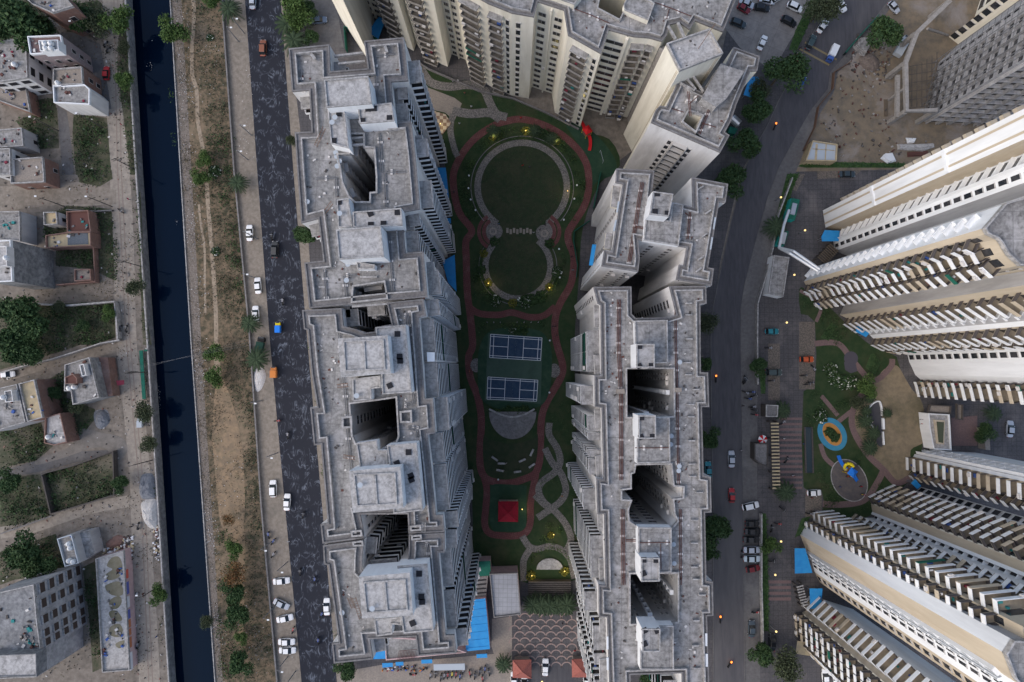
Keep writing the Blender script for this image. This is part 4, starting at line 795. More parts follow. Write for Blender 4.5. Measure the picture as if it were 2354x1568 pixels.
for q in ([950,282, 966,285, 948,382, 934,380], [925,448, 940,450, 922,550, 906,548], [1815,425, 1830,428, 1812,535, 1800,530], [1788,603, 1802,606, 1785,715, 1772,712]): mb = MB(); mb.prism(T('12', q, h+.3), h+.1, h+.35); part('sign_board', mb, M['dish'], Fb.t)
Fb.room(T('12', [905,140, 975,145, 950,345, 885,330], h-2), h-2, False, 'roofd', 'cream', z0=h-3, name='balcony_roof'); Fb.room(T('12', [845,560, 900,570, 885,712, 825,705], h-2), h-2, False, 'roofd', 'cream', z0=h-3, name='balcony_roof')
for q in ((1690,160), (1760,375), (1725,585), (1695,790), (1675,895)): c = T('12', q, h+.4)[0]; mb = MB(); mb.box(c, (1.4, .3), h-.3, h+.45, .6); part('buttress', mb, M['rim'], Fb.t)
mb = MB(); mb.prism(T('12', [720,668, 756,670, 725,858, 690,855], 30), 29.8, 30); part('awning', mb, M['bluer'], Fb.t, label='bright blue sheet awning')
Fb.done()
# ---- northeast corner block with lift core
h = 43
oE = T('02', [1985,425, 2220,510, 2195,640, 2135,640, 2010,940, 1960,1090, 1905,1190, 1948,1215, 1865,1370, 1243,1100, 1285,990, 1325,950, 1380,960, 1505,690, 1560,745, 1640,805, 1700,830, 1870,570, 1915,580], h)
hE = [T('02', [1530,1095, 1580,1000, 1700,1045, 1640,1180], h)]
E = Tower('pale apartment block whose plain south wall is split by a dark slot', h, oE, holes=hE, wall='cream', roof='roofd', ledge=.8)
def facE(i, L, f):
    if i == 8: return {'spec': 'p.33 d.045 p.025 r.12 r.0001 p.02 f.012 p.035 d.045 p.37', 'wall': 'cream'}
    if f > .1 and L > 6: return {'spec': 'p.8 t.2', 'wall': 'cream'}
    return {}
n_ = len(oE)
def facE(i, L, f):
    if i == 8: return {'spec': 'p.33 d.05 p.02 r.2 p.02 d.05 p.33', 'wall': 'offw'}
    if f > .1 and L > 5: return {'spec': 'p.7 w.1 p.2', 'wall': 'cream'}
    return {}
E.auto(facE)
E.room(T('02', [1870,575, 2085,640, 1925,880, 1830,960, 1700,880], h+2.5), h+2.5, False, 'roofd', 'rim', hatches=T('02', [1958,628, 1867,722, 1903,745, 1862,855], h+2.8)); 
E.pipes(T('02', [1430,970, 1540,1005], h), 'rust', n=1); E.pipes(T('02', [1780,950, 1680,1200], h), 'rust'); E.pipes(T('02', [1700,1100, 1830,1140], h), 'rust', n=1)
E.pipes(T('02', [1580,820, 1600,1040], h+1), 'rust', z=h+1, n=2); E.pipes(T('02', [1590,930, 1670,860], h+1), 'rust', z=h+1, n=1)
E.beams(T('02', [1510,740, 1640,810, 1560,690, 1650,800, 1600,640, 1720,820], h+.8), h+.8)
E.done()
core = T('02', [1380,400, 1762,268, 1887,490, 1500,642], h+7)
Ec = Tower('lift and stair tower with a square pale roof beside the north block', h+7, core, 'lift tower', wall='cream', roof='roofw', cornice=False, fh=3)
Ec.auto(lambda i, L, f: {'spec': 'p.05 t.02 p.03 t.02 p.88' } if f > .1 else {})
mb = MB(); a = T('02', [1668,440], h+7)[0]; mb.tube((*a, h+7), (a[0]+2.5, a[1]+3.5, h+10), .06); part('mast', mb, M['rustl'], Ec.t); Ec.done()
# ---- north block (sawtooth front)
h = 42; v = Vector((-.342, -.94)); 
fr = Q([785.6,47.4, 842,66, 852,38, 880,50, 899.7,88.5, 951,118, 957,100, 975,133, 1029,154, 1038,125, 1070,138, 1082,174, 1134,203, 1176,220, 1215,227, 1222,200, 1268,215, 1275,259, 1333,292, 1347,250, 1390,262, 1418,264, 1440.6,270.5], 0)
bk = T('02', [1385,325, 1412,225, 1500,205, 1590,270, 1640,190, 1890,290, 2005,0, 2040,-120], h)+Q([1700,-260, 1000,-420, 760,-300, 770,-40], h)
Dn = Tower('long cream apartment block across the north edge with stepped balcony bays', h, fr+bk, wall='cream', roof='roofd', bal='bconc', dep=1.3, ledge=.8, holes=[T('02', [770,80, 960,180, 1080,-60, 820,-160], h)])
sp = {0: 'p.32 b.5 p.18', 2: 'w.3 p.2 w.3', 3: 'w.4 p.6', 4: 'p.1 b.62 p.28', 6: 'p.3 w.4', 7: 'p.06 b.58 p.36', 9: 'p.1 w.25 p.1 f.05 w.25 p.1', 11: 'p.06 b.64 p.3', 12: 'p.04 b.6 p.1 d.14 p.12', 13: 'p.2 d.2 p.6', 15: 'p.05 w.3 p.15 f.06 p.1 w.3', 17: 'p.18 b.5 p.14 d.1 p.08', 19: 'w.5 f.08 p.1', 20: 'b.5 p.1', 21: 'b.55 p.45', 10: 'p1', 14: 'p1', 18: 'p1'}
Dn.auto(lambda i, L, f: {'spec': sp[i]} if i in sp else {})
Dn.pipes(T('02', [480,50, 700,130, 880,210], h), 'rust', n=1); Dn.pipes(T('02', [1280,20, 1420,70, 1700,180], h), 'rust', n=1); Dn.pipes(T('02', [1410,80, 1380,190], h), 'rust', n=1)
Dn.room(T('02', [1250,5, 1280,30, 1225,180, 1010,90, 1000,40, 1050,-60], h+1.5), h+1.5, True, 'roofd'); Dn.room(T('02', [380,-120, 640,-60, 560,40, 330,-40], h+2), h+2, True, 'roofd')
Dn.beams(T('02', [1400,230, 1470,350, 1490,200, 1545,330], h+.5), h+.5, .5)
Dn.done()
# stairs landing between
mb = MB()
for k in range(13):
    q = T('02', [1345,410, 1390,430, 1400,500, 1330,480], 3+k*3); mb.prism(q, 2.8+k*3, 3+k*3)
mb.prism(Q([1441,272, 1456,282, 1460,296, 1450,300], 0), 0, 40)
single('open_stair', mb, M['bconc'], 'open concrete stair landings linking the north block to the lift tower', 'stairs', (*Q([1450,285])[0], 0))

# ============================================================= EAST ESTATE TOWERS (white, tan)
def base_tower(label, h, base, back, specs, **kw):
    o = Q(base, 0)+Q(back, kw.pop('bz', 0)); t_ = Tower(label, h, o, wall=kw.pop('wall', 'white'), par='rim', roof=kw.pop('roof', 'roof'), bal=kw.pop('bal', 'white'), cornice=False, **kw)
    t_.auto(lambda i, L, f: dict(specs[i]) if i in specs else {}); return t_
TI = base_tower('white and tan apartment tower rising toward the right edge above the turning driveway', 74,
    [1890.4,484, 1896.9,523.9, 1928.9,532.9, 1914.8,556, 1918.6,577.3, 1944.3,587.5], [2040,640, 2080,520, 2000,448, 1940,462],
    {0: dict(spec='p.2 t.09 p.42 t.09 p.2', wall='white'), 1: dict(spec='p1', wall='tan'), 2: dict(spec='r1', wall='offw'), 3: dict(spec='p.3 d.36 p.34', wall='white'), 4: dict(spec='p1', wall='greyw')})  # last strip: shade of the south-west facing is painted in as grey
for k in (24, 50):
    mb = MB(); mb.box(Q([1893.5,504])[0], (.7, 4.5), k, k+.9, .16); part('cornice', mb, M['white'], TI.t)
mb = MB()
for k in range(22):
    a = Q([1905+k*.5, 478])[0]; mb.box(Q([1925, 466])[0], (1.3, 1.3), 3+k*3.2, 4+k*3.2, .4)
part('bracket', mb, M['tan'], TI.t); TI.done()
TJ = base_tower('apartment tower with zigzag white balconies and tan walls, above the steel flue pipes', 68,
    [1888,608, 1877,612, 1846.9,647, 1851,655, 1866,662, 1871,668, 1880,684, 1897,700, 1935,702], [1990,690, 2010,640, 1960,590],
    {0: dict(spec='p1', wall='tan'), 1: dict(spec='p.35 k.45 p.2', wall='white'), 2: dict(spec='p1', wall='tan'), 3: dict(spec='b1', wall='tan'), 4: dict(spec='p1', wall='tan'), 5: dict(spec='b1', wall='tan'), 6: dict(spec='b1', wall='tan'), 7: dict(spec='p.4 d.12 p.48', wall='tan')}, dep=2.1, roof='roofd')
TJ.room(Q([1925,640, 1960,650, 1950,680, 1915,672]), 71, True, 'roofd'); TJ.done()
TK = base_tower('broad white apartment tower with stepped rows of white balconies, north of the sand court', 70,
    [1941.7,697, 1929.5,723.9, 1944,731, 1975,752, 1998,770, 2006,778, 2034,792, 2068.6,799, 2085,815, 2089,832, 2103,862, 2114,872, 2118,884, 2124,909.5], [2200,912, 2230,700, 2060,660],
    {0: dict(spec='p1', wall='greyw'), 1: dict(spec='p1', wall='tan'), 2: dict(spec='b1', wall='tan'), 3: dict(spec='p.3 k.3 p.4', wall='greyw'), 5: dict(spec='b1', wall='tan'), 6: dict(spec='p.1 b.5 p.1 w.15 p.1', wall='tan'), 7: dict(spec='p.15 d.25 p.2 p.4', wall='white'), 8: dict(spec='p.1 d.6 p.3', wall='white'), 9: dict(spec='p1', wall='white'), 10: dict(spec='p1', wall='white'), 11: dict(spec='b1', wall='offw'), 12: dict(spec='b1', wall='white'), 13: dict(spec='p1', wall='tan')}, dep=2.0); TK.done()
TL = base_tower('apartment tower at the right edge just south of the white clubhouse', 70,
    [2140,1036, 2101,1044, 2098,1050, 2099,1080, 2110,1092, 2150,1108], [2230,1130, 2240,1040],
    {0: dict(spec='p.05 r.35 p.1 r.35 p.1', wall='offw'), 2: dict(spec='b1', wall='tan'), 3: dict(spec='b1', wall='tan'), 4: dict(spec='p.2 d.2 p.6', wall='greyw')}, dep=2.1); TL.done()
TM = base_tower('wide apartment tower with a grid of dark square windows above rows of white balconies', 72,
    [2116,1119, 2091,1141, 2083,1137, 2060,1130, 2036,1140, 2001,1158, 2004,1176, 2014,1181, 2003,1196], [2090,1230, 2180,1190],
    {0: dict(spec='p.08 d.34 p.14 d.34 p.1', wall='offw'), 1: dict(spec='p1', wall='tan'), 3: dict(spec='b1', wall='cream'), 4: dict(spec='b.47 p.06 b.47', wall='cream'), 5: dict(spec='p1', wall='tan'), 6: dict(spec='r1', wall='offw'), 7: dict(spec='r.8', wall='offw')}, dep=2.1); TM.done()
TN = base_tower('large tan and white apartment tower beside the blue driveway canopy', 73,
    [1930,1193, 1915,1190, 1867,1195, 1869,1212, 1850,1211, 1838.5,1229, 1851.5,1263, 1860,1272, 1872,1315, 1883,1338], [1960,1370, 2010,1280, 1990,1230],
    {0: dict(spec='p1', wall='tan'), 1: dict(spec='b1', wall='tan'), 2: dict(spec='b1', wall='tan'), 3: dict(spec='p1', wall='greyw'), 4: dict(spec='p1', wall='white'), 5: dict(spec='p1', wall='tan'), 6: dict(spec='r1', wall='tan'), 7: dict(spec='p.12 r.1 p.08 d.13 p.1 d.13 p.3', wall='white'), 8: dict(spec='p.3 d.4 p.3', wall='tan')}, dep=2.1)
TN.done()
TN2 = base_tower('apartment tower with rows of white balconies in the lower right, behind the large tan tower', 68,
    [1962,1190, 1978,1193, 1957,1214, 1945,1240], [2030,1280, 2060,1220, 2020,1190],
    {0: dict(spec='p1', wall='tan'), 1: dict(spec='b1', wall='offw'), 2: dict(spec='r1', wall='offw')}, dep=2.1); TN2.done()
TO = base_tower('apartment tower in the lower right corner whose balconies overhang the yellow tarpaulin', 66,
    [1881,1374, 1852,1402, 1843,1408, 1846,1460, 1880,1500, 1890,1530], [1960,1560, 2030,1480, 1960,1400],
    {0: dict(spec='b1', wall='offw'), 1: dict(spec='p1', wall='tan'), 2: dict(spec='b.3 p.02 b.3 p.02 b.3', wall='cream'), 3: dict(spec='b1', wall='cream')}, dep=2.1); TO.done()
# unfinished tower and its frame
TQ = base_tower('unfinished grey concrete tower behind scaffolding in the upper right', 50,
    [2157,144, 2123,280, 2262,286], [2420,250, 2420,140, 2250,60],
    {0: dict(spec='p.03 d.05 p.15 r.13 p.02 r.13 p.03 r.13 p.02 r.13 p.03 r.12', wall='pale_raw'), 1: dict(spec='p.02 r.16 p.03 r.14 p.03 r.2 p.04 r.14 p.05 r.12', wall='offw')}, wall='pale_raw', bal='pale_raw'); 
mb = MB(); a, b = Q([2155,150, 2125,276], 0); d = Vector((b[0]-a[0], b[1]-a[1])).normalized(); n_ = Vector((d.y, -d.x)); n_ = n_ if n_.dot(Vector((-a[0], -a[1]))) > 0 else -n_; L_ = math.dist(a, b)
for k in range(9):
    p = Vector(a)+d*L_*k/8+n_*1.6; mb.tube((*p, 0), (*p, 46), .09, 4)
for k in range(22): p, q = Vector(a)+n_*1.6, Vector(b)+n_*1.6; mb.tube((*p, 2+k*2), (*q, 2+k*2), .07, 4)
single('scaffolding', mb, M['pipe'], 'grey pole scaffolding against the west face of the unfinished tower', 'scaffolding', (*a, 0)); TQ.done()
TR = base_tower('cream and tan tower with deep window slots at the top right corner', 56,
    [2262,-30, 2232,62, 2180,85, 2207,107], [2330,90, 2420,-20, 2400,-120],
    {0: dict(spec='p.1 t.1 p.1 d.2 p.1 t.1 p.1', wall='cream'), 1: dict(spec='p.3 d.3 p.4', wall='tan'), 2: dict(spec='d.4 p.6', wall='cream')}, wall='cream'); TR.done()
mb = MB(); z = 9
fr = T('03', [1640,0, 1340,290, 1240,560, 1250,990, 1520,985], z); mb.ribbon(fr, 1.0, z, h=1.0); mb.ribbon(T('03', [1170,670, 1165,1050], 6), .9, 6, h=.9)
for p, q in zip(T('03', [1440,250, 1240,560, 1245,780, 1250,990, 1240,560], z), T('03', [1620,310, 1100,700, 1090,890, 1100,1090, 1250,600], 1)): mb.tube((*p, z-.5), (*q, .5), .35, 4)
for p in fr: mb.box(p, (1, 1), 0, z-1.01)
struct_f = single('concrete_frame', mb, M['bconc'], 'open angular concrete frame of beams and columns in front of the unfinished tower', 'concrete frame', (*fr[2], 0))
mb = MB()
for k in range(6):
    a, b = T('03', [1290+k*45,620-k*30, 1290+k*45,960], 8); mb.tube((*a, 8), (*b, 8), .09, 4)
for k in range(6):
    a, b = T('03', [1260,600+k*75, 1530,560+k*75], 8); mb.tube((*a, 8.2), (*b, 8.2), .09, 4)
single('reinforcement_grid', mb, M['steps'], 'rusty steel bars laid across the open concrete frame', 'steel bars', (*a, 8))
# ============================================================= LOW BUILDINGS
def house(lab, roof, h, wall='offw', rf='roof', par='rim', cat='house', openings=None, pw=.22, name='house', inner=None, ph=.7):
    q = ccw(roof); c = cen(q); t_ = thing(name, lab, cat, (*c, 0))
    mb = MB(); mb.prism(q, 0, h-.5, top=False); part('wall', mb, M[wall], t_)
    mb = MB(); mb.ring(q, inset(q, pw), h-.5, h+ph-.4); part('parapet', mb, M[par], t_)
    mb = MB(); mb.flat([inset(q, pw)], h-.35); part('roof', mb, M[rf], t_)
    mb = MB(); c_ = cen(q)
    for _ in range(int(abs(area(q))/5)):
        e_ = random.choice(q); f_ = random.random()*.75; p = (c_[0]+(e_[0]-c_[0])*f_+random.uniform(-.8, .8), c_[1]+(e_[1]-c_[1])*f_+random.uniform(-.8, .8)); mb.box(p, (.2+random.random()*.7, .2+random.random()*.5), h-.345, h-.2+random.random()*.4, random.random()*3, random.randrange(6))
    part('roof_clutter', mb, [M['block'], M['steps'], M['rust'], M['ledge'], random.choice(CL[1:4]), M['bconc']], t_, kind='stuff')
    n = len(q)
    for i in range(n):
        a, b = q[i], q[(i+1) % n]; L = math.dist(a, b); d = ((b[0]-a[0])/L, (b[1]-a[1])/L); nn = (d[1], -d[0]); mid = ((a[0]+b[0])/2, (a[1]+b[1])/2)
        if -(nn[0]*mid[0]+nn[1]*mid[1])/math.hypot(*mid) < .35 or L < 2.5 or openings is None: continue
        for f in range(max(1, int(h/3.1))):
            for k in range(max(1, int(L/openings[0]))):
                s0 = (k+.5)*L/max(1, int(L/openings[0]))-openings[1]/2; g = MB(); z = .7+f*3.1
                g.wbox(a, d, nn, s0, s0+openings[1], 0, .08, z, z+1.7, 1); g.wbox(a, d, nn, s0+.1, s0+openings[1]-.1, .04, .1, z+.1, z+1.6, 0)
                part('window', g, [M['dark'], M['frame']], t_)
    return t_
def hroom(t_, q, z0, z, m='roof', wl='offw', name='stair_room'):
    q = ccw(q); mb = MB(); mb.prism(q, z0, z-.25, 1, mt=0); mb.ring(q, inset(q, .15), z-.25, z+.1, 1); return part(name, mb, [M[m], M[wl]], t_)
X = house('brick and plaster building at the top left with a gridded brick side', T('00', [245,0, 560,-60, 660,60, 470,120, 290,40], 12), 12, 'brick', openings=(4, 1.4))
X = house('tall narrow house of pinkish brick with four white tanks on its tank room', T('00', [250,330, 548,318, 575,470, 275,492], 12), 12, 'pinkb', 'pavred', 'white', openings=(2.6, 1.1))
hroom(X, T('00', [345,365, 520,358, 527,450, 360,460], 14.5), 11.6, 14.5, 'roofw', 'white')
X = house('grey house with large dark window openings at the left edge, north of the brick walls', T('00', [-80,400, 100,352, 238,385, 252,700, 20,735, -80,740], 9.5), 9.5, 'offw', openings=(3.2, 2.2))
X = house('cluttered open terrace house between the pink brick house and the white walled house', T('00', [480,622, 735,600, 747,757, 478,768], 8), 8, 'brick', 'pavb', 'rim', openings=(3, 1.2))
X = house('white walled small house with a lit orange window beside the dirt road', T('00', [478,772, 545,768, 560,775, 762,760, 808,805, 806,942, 645,932, 487,925], 8), 8, 'offw', 'roof', 'white', openings=None)
mb = MB(); a = T('00', [815,840], 4)[0]; mb.box(a, (.3, 3.2), 2.5, 6, -.05); part('window', mb, M['warm'], X, 'window lit bright orange')
X = house('low brick walled yard building at the left edge below the grey house', T('00', [-100,750, 225,715, 275,1010, -100,870], 4), 4, 'brick', 'pavb', 'rim')
X = house('grey roofed house at the left edge with a white upper wall, beside weeds', T('00', [-60,1170, 200,1148, 215,1310, -60,1330], 6), 6, 'greyw', openings=(4, 1.2))
X = house('pale house at the left edge just north of the side street', T('00', [-60,1340, 95,1330, 100,1568, -60,1568], 7), 7, 'offw', 'roofd', openings=(3, 1.2))
X = house('brick and plaster house with maroon awning and washing on its roof', T('00', [92,1430, 385,1408, 398,1568], 6)+T('10', [400,110, 100,125], 6), 6, 'brick', 'pavb', openings=(3, 1.1))
X = house('grey roofed house at the left edge south of the side street', T('10', [-60,375, 180,372, 186,640, -60,622], 6), 6, 'greyw', openings=None)
X = house('taller pale house with a blank grey east wall beside the walled green plot', T('10', [-80,640, 100,630, 116,1000, -80,1010], 15), 15, 'raw', 'roofw', 'white')
hroom(X, T('10', [-60,690, 60,685, 65,860, -60,870], 17), 14.6, 17, 'roofw')
X = house('small shed with a square sandy coloured roof near the crossroads', T('10', [392,380, 510,376, 522,490, 397,496], 4), 4, 'offw', 'yel', openings=(3, 1.1), name='shed', cat='shed')
X = house('open brick house full of clutter beside the sandy roofed shed', T('10', [600,375, 795,362, 820,555, 605,560], 4), 4, 'brick', 'rust', 'brick')
X = house('long low house with half its roof dark waterproofed and half sandy', T('10', [412,588, 600,560, 815,556, 820,682, 416,702], 4.2), 4.2, 'brick', 'yel', 'brick')
mb = MB(); mb.prism(T('10', [600,572, 780,560, 785,665, 600,672], 4.2), 3.86, 3.95); part('roof_patch', mb, mat('bitumen', (.11, .125, .14), (.2, .2, .2), 4, width=.1, pos=.6), X)
X = house('tiny pink roofed hut at the south end of the walled green plot', T('10', [670,892, 815,888, 820,988, 672,1000], 3), 3, 'brick', 'pavb', 'brick', name='hut', cat='hut')
X = house('grey concrete house by the dirt road with two white tanks and brick front', T('20', [585,222, 805,155, 892,515, 657,582, 640,460, 580,460], 7), 7, 'raw', 'roof', 'rim')
hroom(X, T('20', [585,335, 655,305, 690,345, 690,390, 585,395], 9), 6.6, 9, 'rust', 'brick'); hroom(X, T('20', [712,225, 752,215, 775,315, 735,325], 8.5), 6.6, 8.5)
mb = MB(); mb.prism(T('20', [806,155, 965,158, 1010,500, 893,512], 3.4), 0, 3.4); part('front_annexe', mb, M['brick'], X)
for k in range(3): mb = MB(); mb.prism(T('20', [845+k*8,200+k*100, 890+k*8,200+k*100, 900+k*8,275+k*100, 855+k*8,275+k*100], 4), 3.4, 4.2); part('front_room', mb, M['raw'], X)
mb = MB(); mb.prism(T('20', [1040,365, 1110,360, 1112,400, 1050,410], 2.8), 2.7, 2.8); part('awning', mb, CL[1], X, 'small maroon awning')
X = house('grey parapeted house at the left edge west of the yellow roofed one', T('20', [-80,450, 155,396, 235,738, -80,830], 8), 8, 'greyw', 'roof', 'rim')
hroom(X, T('20', [40,460, 105,450, 120,550, 50,560], 10), 7.6, 10)
X = house('house with a plain sandy yellow roof and a brick east wall', T('20', [172,392, 312,355, 388,695, 250,735], 8), 8, 'brick', 'yel', 'rim')
X = house('small brick house with a pale bluish roof and one white tank', T('20', [410,692, 545,655, 605,915, 490,945, 400,925], 5), 5, 'brick', 'roofw', 'brick')
X = house('small house with a blue edged parapet and white water tanks', T('30', [516,282, 645,243, 712,500, 586,532], 7), 7, 'greyw', 'roof', 'dish')
mb = MB(); mb.prism(T('30', [646,243, 800,210, 850,415, 712,498], 4), 0, 4, 0, mt=1); part('annexe', mb, [M['greyw'], M['roofd']], X)
X = house('long low flat building with dark rain puddles on its roof', T('30', [860,460, 1110,387, 1165,1460, 920,1480], 3.6), 3.6, 'pink', 'roofw', 'rim', name='shop_row', cat='shops')
pm = mat('puddle', (.10, .095, .06), (.15, .14, .10), .6, rough=.25)
for q in ([990,460, 1060,450, 1090,540, 1060,630, 970,660, 940,610, 1000,560, 950,530], [950,700, 1060,670, 1100,760, 1070,800, 990,790, 940,740], [985,830, 1060,800, 1085,850, 1050,910, 990,915, 970,870], [975,940, 1040,935, 1090,1010, 1040,1030, 980,990], [980,1080, 1060,1050, 1095,1110, 1060,1170, 980,1150], [1040,1220, 1110,1200, 1075,1270, 1030,1250]):
    mb = MB(); mb.flat([smooth(T('30', q, 3.6), 4, True)], 3.27); part('puddle', mb, pm, X)
SG = [mat('sign_red', (.5, .1, .07)), mat('sign_blue', (.1, .12, .35)), mat('sign_white', (.6, .6, .62)), mat('sign_orange', (.42, .16, .08))]
for k, (y0, y1, m_) in enumerate(((560,640,0), (670,780,1), (800,900,2), (920,1000,1), (1010,1080,3), (1090,1150,3), (1165,1260,3), (1300,1460,2))):
    a, b = T('30', [1118+(y0-400)*.05,y0, 1118+(y1-400)*.05,y1], 3); mb = MB(); mb.ribbon([a, b], .5, 3.2, h=.9); part('signboard', mb, SG[m_], X)
    for j in range(5):
        t_ = (j+.7)/5.6; mb = MB(); mb.box((a[0]*(1-t_)+b[0]*t_, a[1]*(1-t_)+b[1]*t_), (.22, .35), 3.2, 3.23); part('sign_mark', mb, SG[(m_+1+j) % 3], X)
# unfinished frame building, lower left
X = house('unfinished grey concrete building with rows of open window holes, lower left corner', T('30', [-120,790, 308,690, 335,1000, 372,1290, 330,1310, 335,1520, -120,1540], 17), 17, 'pale_raw', 'raw', 'rim', name='unfinished_building', cat='building')
hroom(X, T('30', [-120,1330, 325,1312, 330,1515, -120,1525], 20), 16.6, 20, 'roofw', 'raw')
qa, qb = T('30', [308,690, 372,1290], 17); L_ = math.dist(qa, qb); d = ((qa[0]-qb[0])/-L_, (qa[1]-qb[1])/-L_); nn = (-d[1], d[0])
if nn[0] < 0: nn = (-nn[0], -nn[1])
for f in range(5):
    for k, (s0, s1) in enumerate(((.3, 2.0), (3.1, 4.6), (5.9, 7.3), (8.3, 9.6), (10.0, 11.2))):
        s0, s1 = s0/11.6*L_, s1/11.6*L_; g = MB(); p_ = [(qa[0]+d[0]*s_+nn[0]*t_, qa[1]+d[1]*s_+nn[1]*t_) for s_, t_ in ((s0, .0), (s1, .0), (s1, .06), (s0, .06))]
        z = .5+f*3.3; g.prism(p_, z, z+2.2); part('window_opening', g, mat('brown_recess', (.06, .045, .04)), X)
        g = MB(); p_ = [(qa[0]+d[0]*s_+nn[0]*t_, qa[1]+d[1]*s_+nn[1]*t_) for s_, t_ in ((s0-.1, .0), (s1+.1, .0), (s1+.1, .45), (s0-.1, .45))]; g.prism(p_, z+2.2, z+2.35, bot=True); part('sill', g, M['rim'], X)
# walls round plots
def wall(lab, rc, l, hh=1.8, w_=.3, m='rim'):
    mb = MB(); p = T(rc, l, hh); mb.ribbon(p, w_, hh, h=hh); single('plot_wall', mb, M[m], lab, 'wall', (*p[0], 0))
wall('low pale wall on the north and east of the tree filled plot', '10', [285,1200, 600,1215, 1020,1180, 1035,1290, 1050,1520], 2, .4)
wall('long pale wall along the north side of the lane with the white car', '20', [1070,0, 900,30, 660,110, 450,175, 250,220, 0,295], 2)
wall('dark wall round the weedy plot beside the gravel heaps', '20', [370,1200, 640,1130, 1010,1000, 1020,1390, 700,1490, 450,1560, 370,1210], 2, .35, 'steps')
wall('brown wall enclosing the green plot beside the tiny pink roofed hut', '10', [830,560, 835,700, 850,1000, 500,1030], 2, .3, 'brick')
wall('wall south of the lane beside the flattened weeds at the far left', '30', [0,240, 350,120, 460,80], 1, .25, 'ledge')
wall('thin wall beside the crossroads south of the side street', '10', [590,355, 850,370, 1000,360], 1.2, .25, 'ledge')
# green rail by the canal
mb = MB(); mb.ribbon(T('20', [1262,95, 1275,300, 1290,530], .9), .9, .9, h=.2); mb.ribbon(T('20', [1290,95, 1320,95], .9), .4, .9, h=.9); single('planter_fence', mb, M['green'], 'green fence strip between the dirt road and the canal wall', 'fence', (*T('20', [1262,95])[0], 0))
# gravel heaps
def heap(lab, q, hh, m):
    p = ccw(q); c = cen(p); mb = MB(); A_ = smooth(p, 4, True); n = len(A_); rings = []
    for k, (f, z) in enumerate(((1, .0), (.8, .45), (.5, .85), (.2, 1))):
        rings.append([(c[0]+(a[0]-c[0])*f*(1+.06*random.uniform(-1, 1)*(k > 0)), c[1]+(a[1]-c[1])*f, z*hh*(1+.12*random.uniform(-1, 1))) for a in A_])
    for k in range(3):
        for i in range(n): j = (i+1) % n; mb.face([rings[k][i], rings[k][j], rings[k+1][j], rings[k+1][i]])
    mb.face(rings[3]); single('gravel_heap', mb, m, lab, 'heap', (*c, 0), sm=True)
heap('long grey gravel heap against the canal wall', T('20', [1260,1230, 1310,1195, 1380,1220, 1400,1400, 1330,1430, 1270,1420, 1250,1350]), 1.6, M['gravel'])
heap('white sand heap joined to the grey gravel against the canal wall', T('20', [1270,1450, 1400,1430, 1420,1568, 1420,1700, 1350,1690, 1300,1640, 1275,1568]), 1.4, M['wsand'])
heap('round dark grey gravel heap south of the tank roofed grey house', T('20', [870,650, 930,625, 980,690, 975,750, 910,800, 855,760]), 1.3, M['gravel'])
heap('round brown earth heap at the building site corner by the road', T('03', [850,490, 930,480, 1000,560, 990,620, 920,650, 850,610, 810,540]), 1.6, mat('brown_earth', (.12, .095, .085), (.17, .14, .12), 2))
heap('dark brick rubble heap north of the puddled shop roof', T('30', [950,320, 1050,250, 1110,270, 1090,340, 980,370]), .8, M['brick'])
heap('white rubble heap by the road beside the date palm', T('21', [0,260, 60,250, 90,330, 50,440, 0,460, -30,350]), .7, M['scrap'])
# ---------------- podiums, halls, sheds near the towers
def slab(name, lab, cat, q, z0, z1, m, w_='pink', rim=None):
    q = ccw(q); t_ = thing(name, lab, cat, (*cen(q), 0)); mb = MB(); mb.prism(q, z0, z1-.2, top=False); part('wall', mb, M[w_], t_)
    mb = MB(); mb.flat([q], z1-.19); part('roof', mb, M[m], t_)
    if rim: mb = MB(); mb.ring(q, inset(q, .25), z1-.2, z1+.3); part('parapet', mb, M[rim], t_)
    return t_
X = slab('hall', 'hall with a large bright blue ribbed sheet roof east of the south block', 'hall', T('31', [1872,840, 2056,820, 2096,1275, 1880,1295], 5), 0, 5, 'bluer', 'pink')
mb = MB()
for k in range(1, 20, 3): a, b = T('31', [1890+k*.4,840+k*22.5, 2056+k*2,820+k*22.5], 5); mb.ribbon([a, b], .1, 4.9, h=.08)
part('roof_rib', mb, M['bluer'], X)
X = slab('podium_building', 'pink podium building with a pale tiled flat roof beside the blue hall', 'building', T('31', [2092,595, 2345,585, 2375,960, 2130,990], 6), 0, 6, 'tileroof', 'pink', 'ledge')
X = slab('podium_building', 'pink walled grey roof terrace at the foot of the south block', 'building', T('31', [1152,1160, 1500,1180, 1740,1250, 1890,1300, 1620,1325, 1165,1370], 6), 0, 6, 'roof', 'pink', 'pink')
X = slab('shed_roof', 'small bright blue roof strip in the notch of the south block', 'shed', T('31', [1100,1165, 1150,1160, 1168,1362, 1050,1366, 1060,1290], 6), 0, 6, 'bluer', 'pink')
X = slab('shed_roof', 'dark green roof north of the hall beside the garden seating', 'shed', T('31', [1935,490, 2100,485, 2105,615, 1940,630], 5), 0, 5, 'green', 'pink', None)
X = slab('hall_annexe', 'dark framed annexe with slots between the green roof and blue hall', 'annexe', T('31', [1900,640, 2080,620, 2060,800, 1890,820], 3.5), 0, 3.5, 'ledge', 'pink')
for k in range(4): mb = MB(); mb.prism(T('31', [1915,660+k*38, 2062,648+k*38, 2062,660+k*38, 1915,674+k*38], 3.6), 3.32, 3.4); part('slot', mb, M['dark'], X)
X = slab('canopy', 'grey canopy over the south gate path left of the parked motorbikes', 'canopy', T('31', [1590,1412, 1870,1405, 1872,1462, 1592,1468], 3), 2.6, 3, 'dish', 'dish')
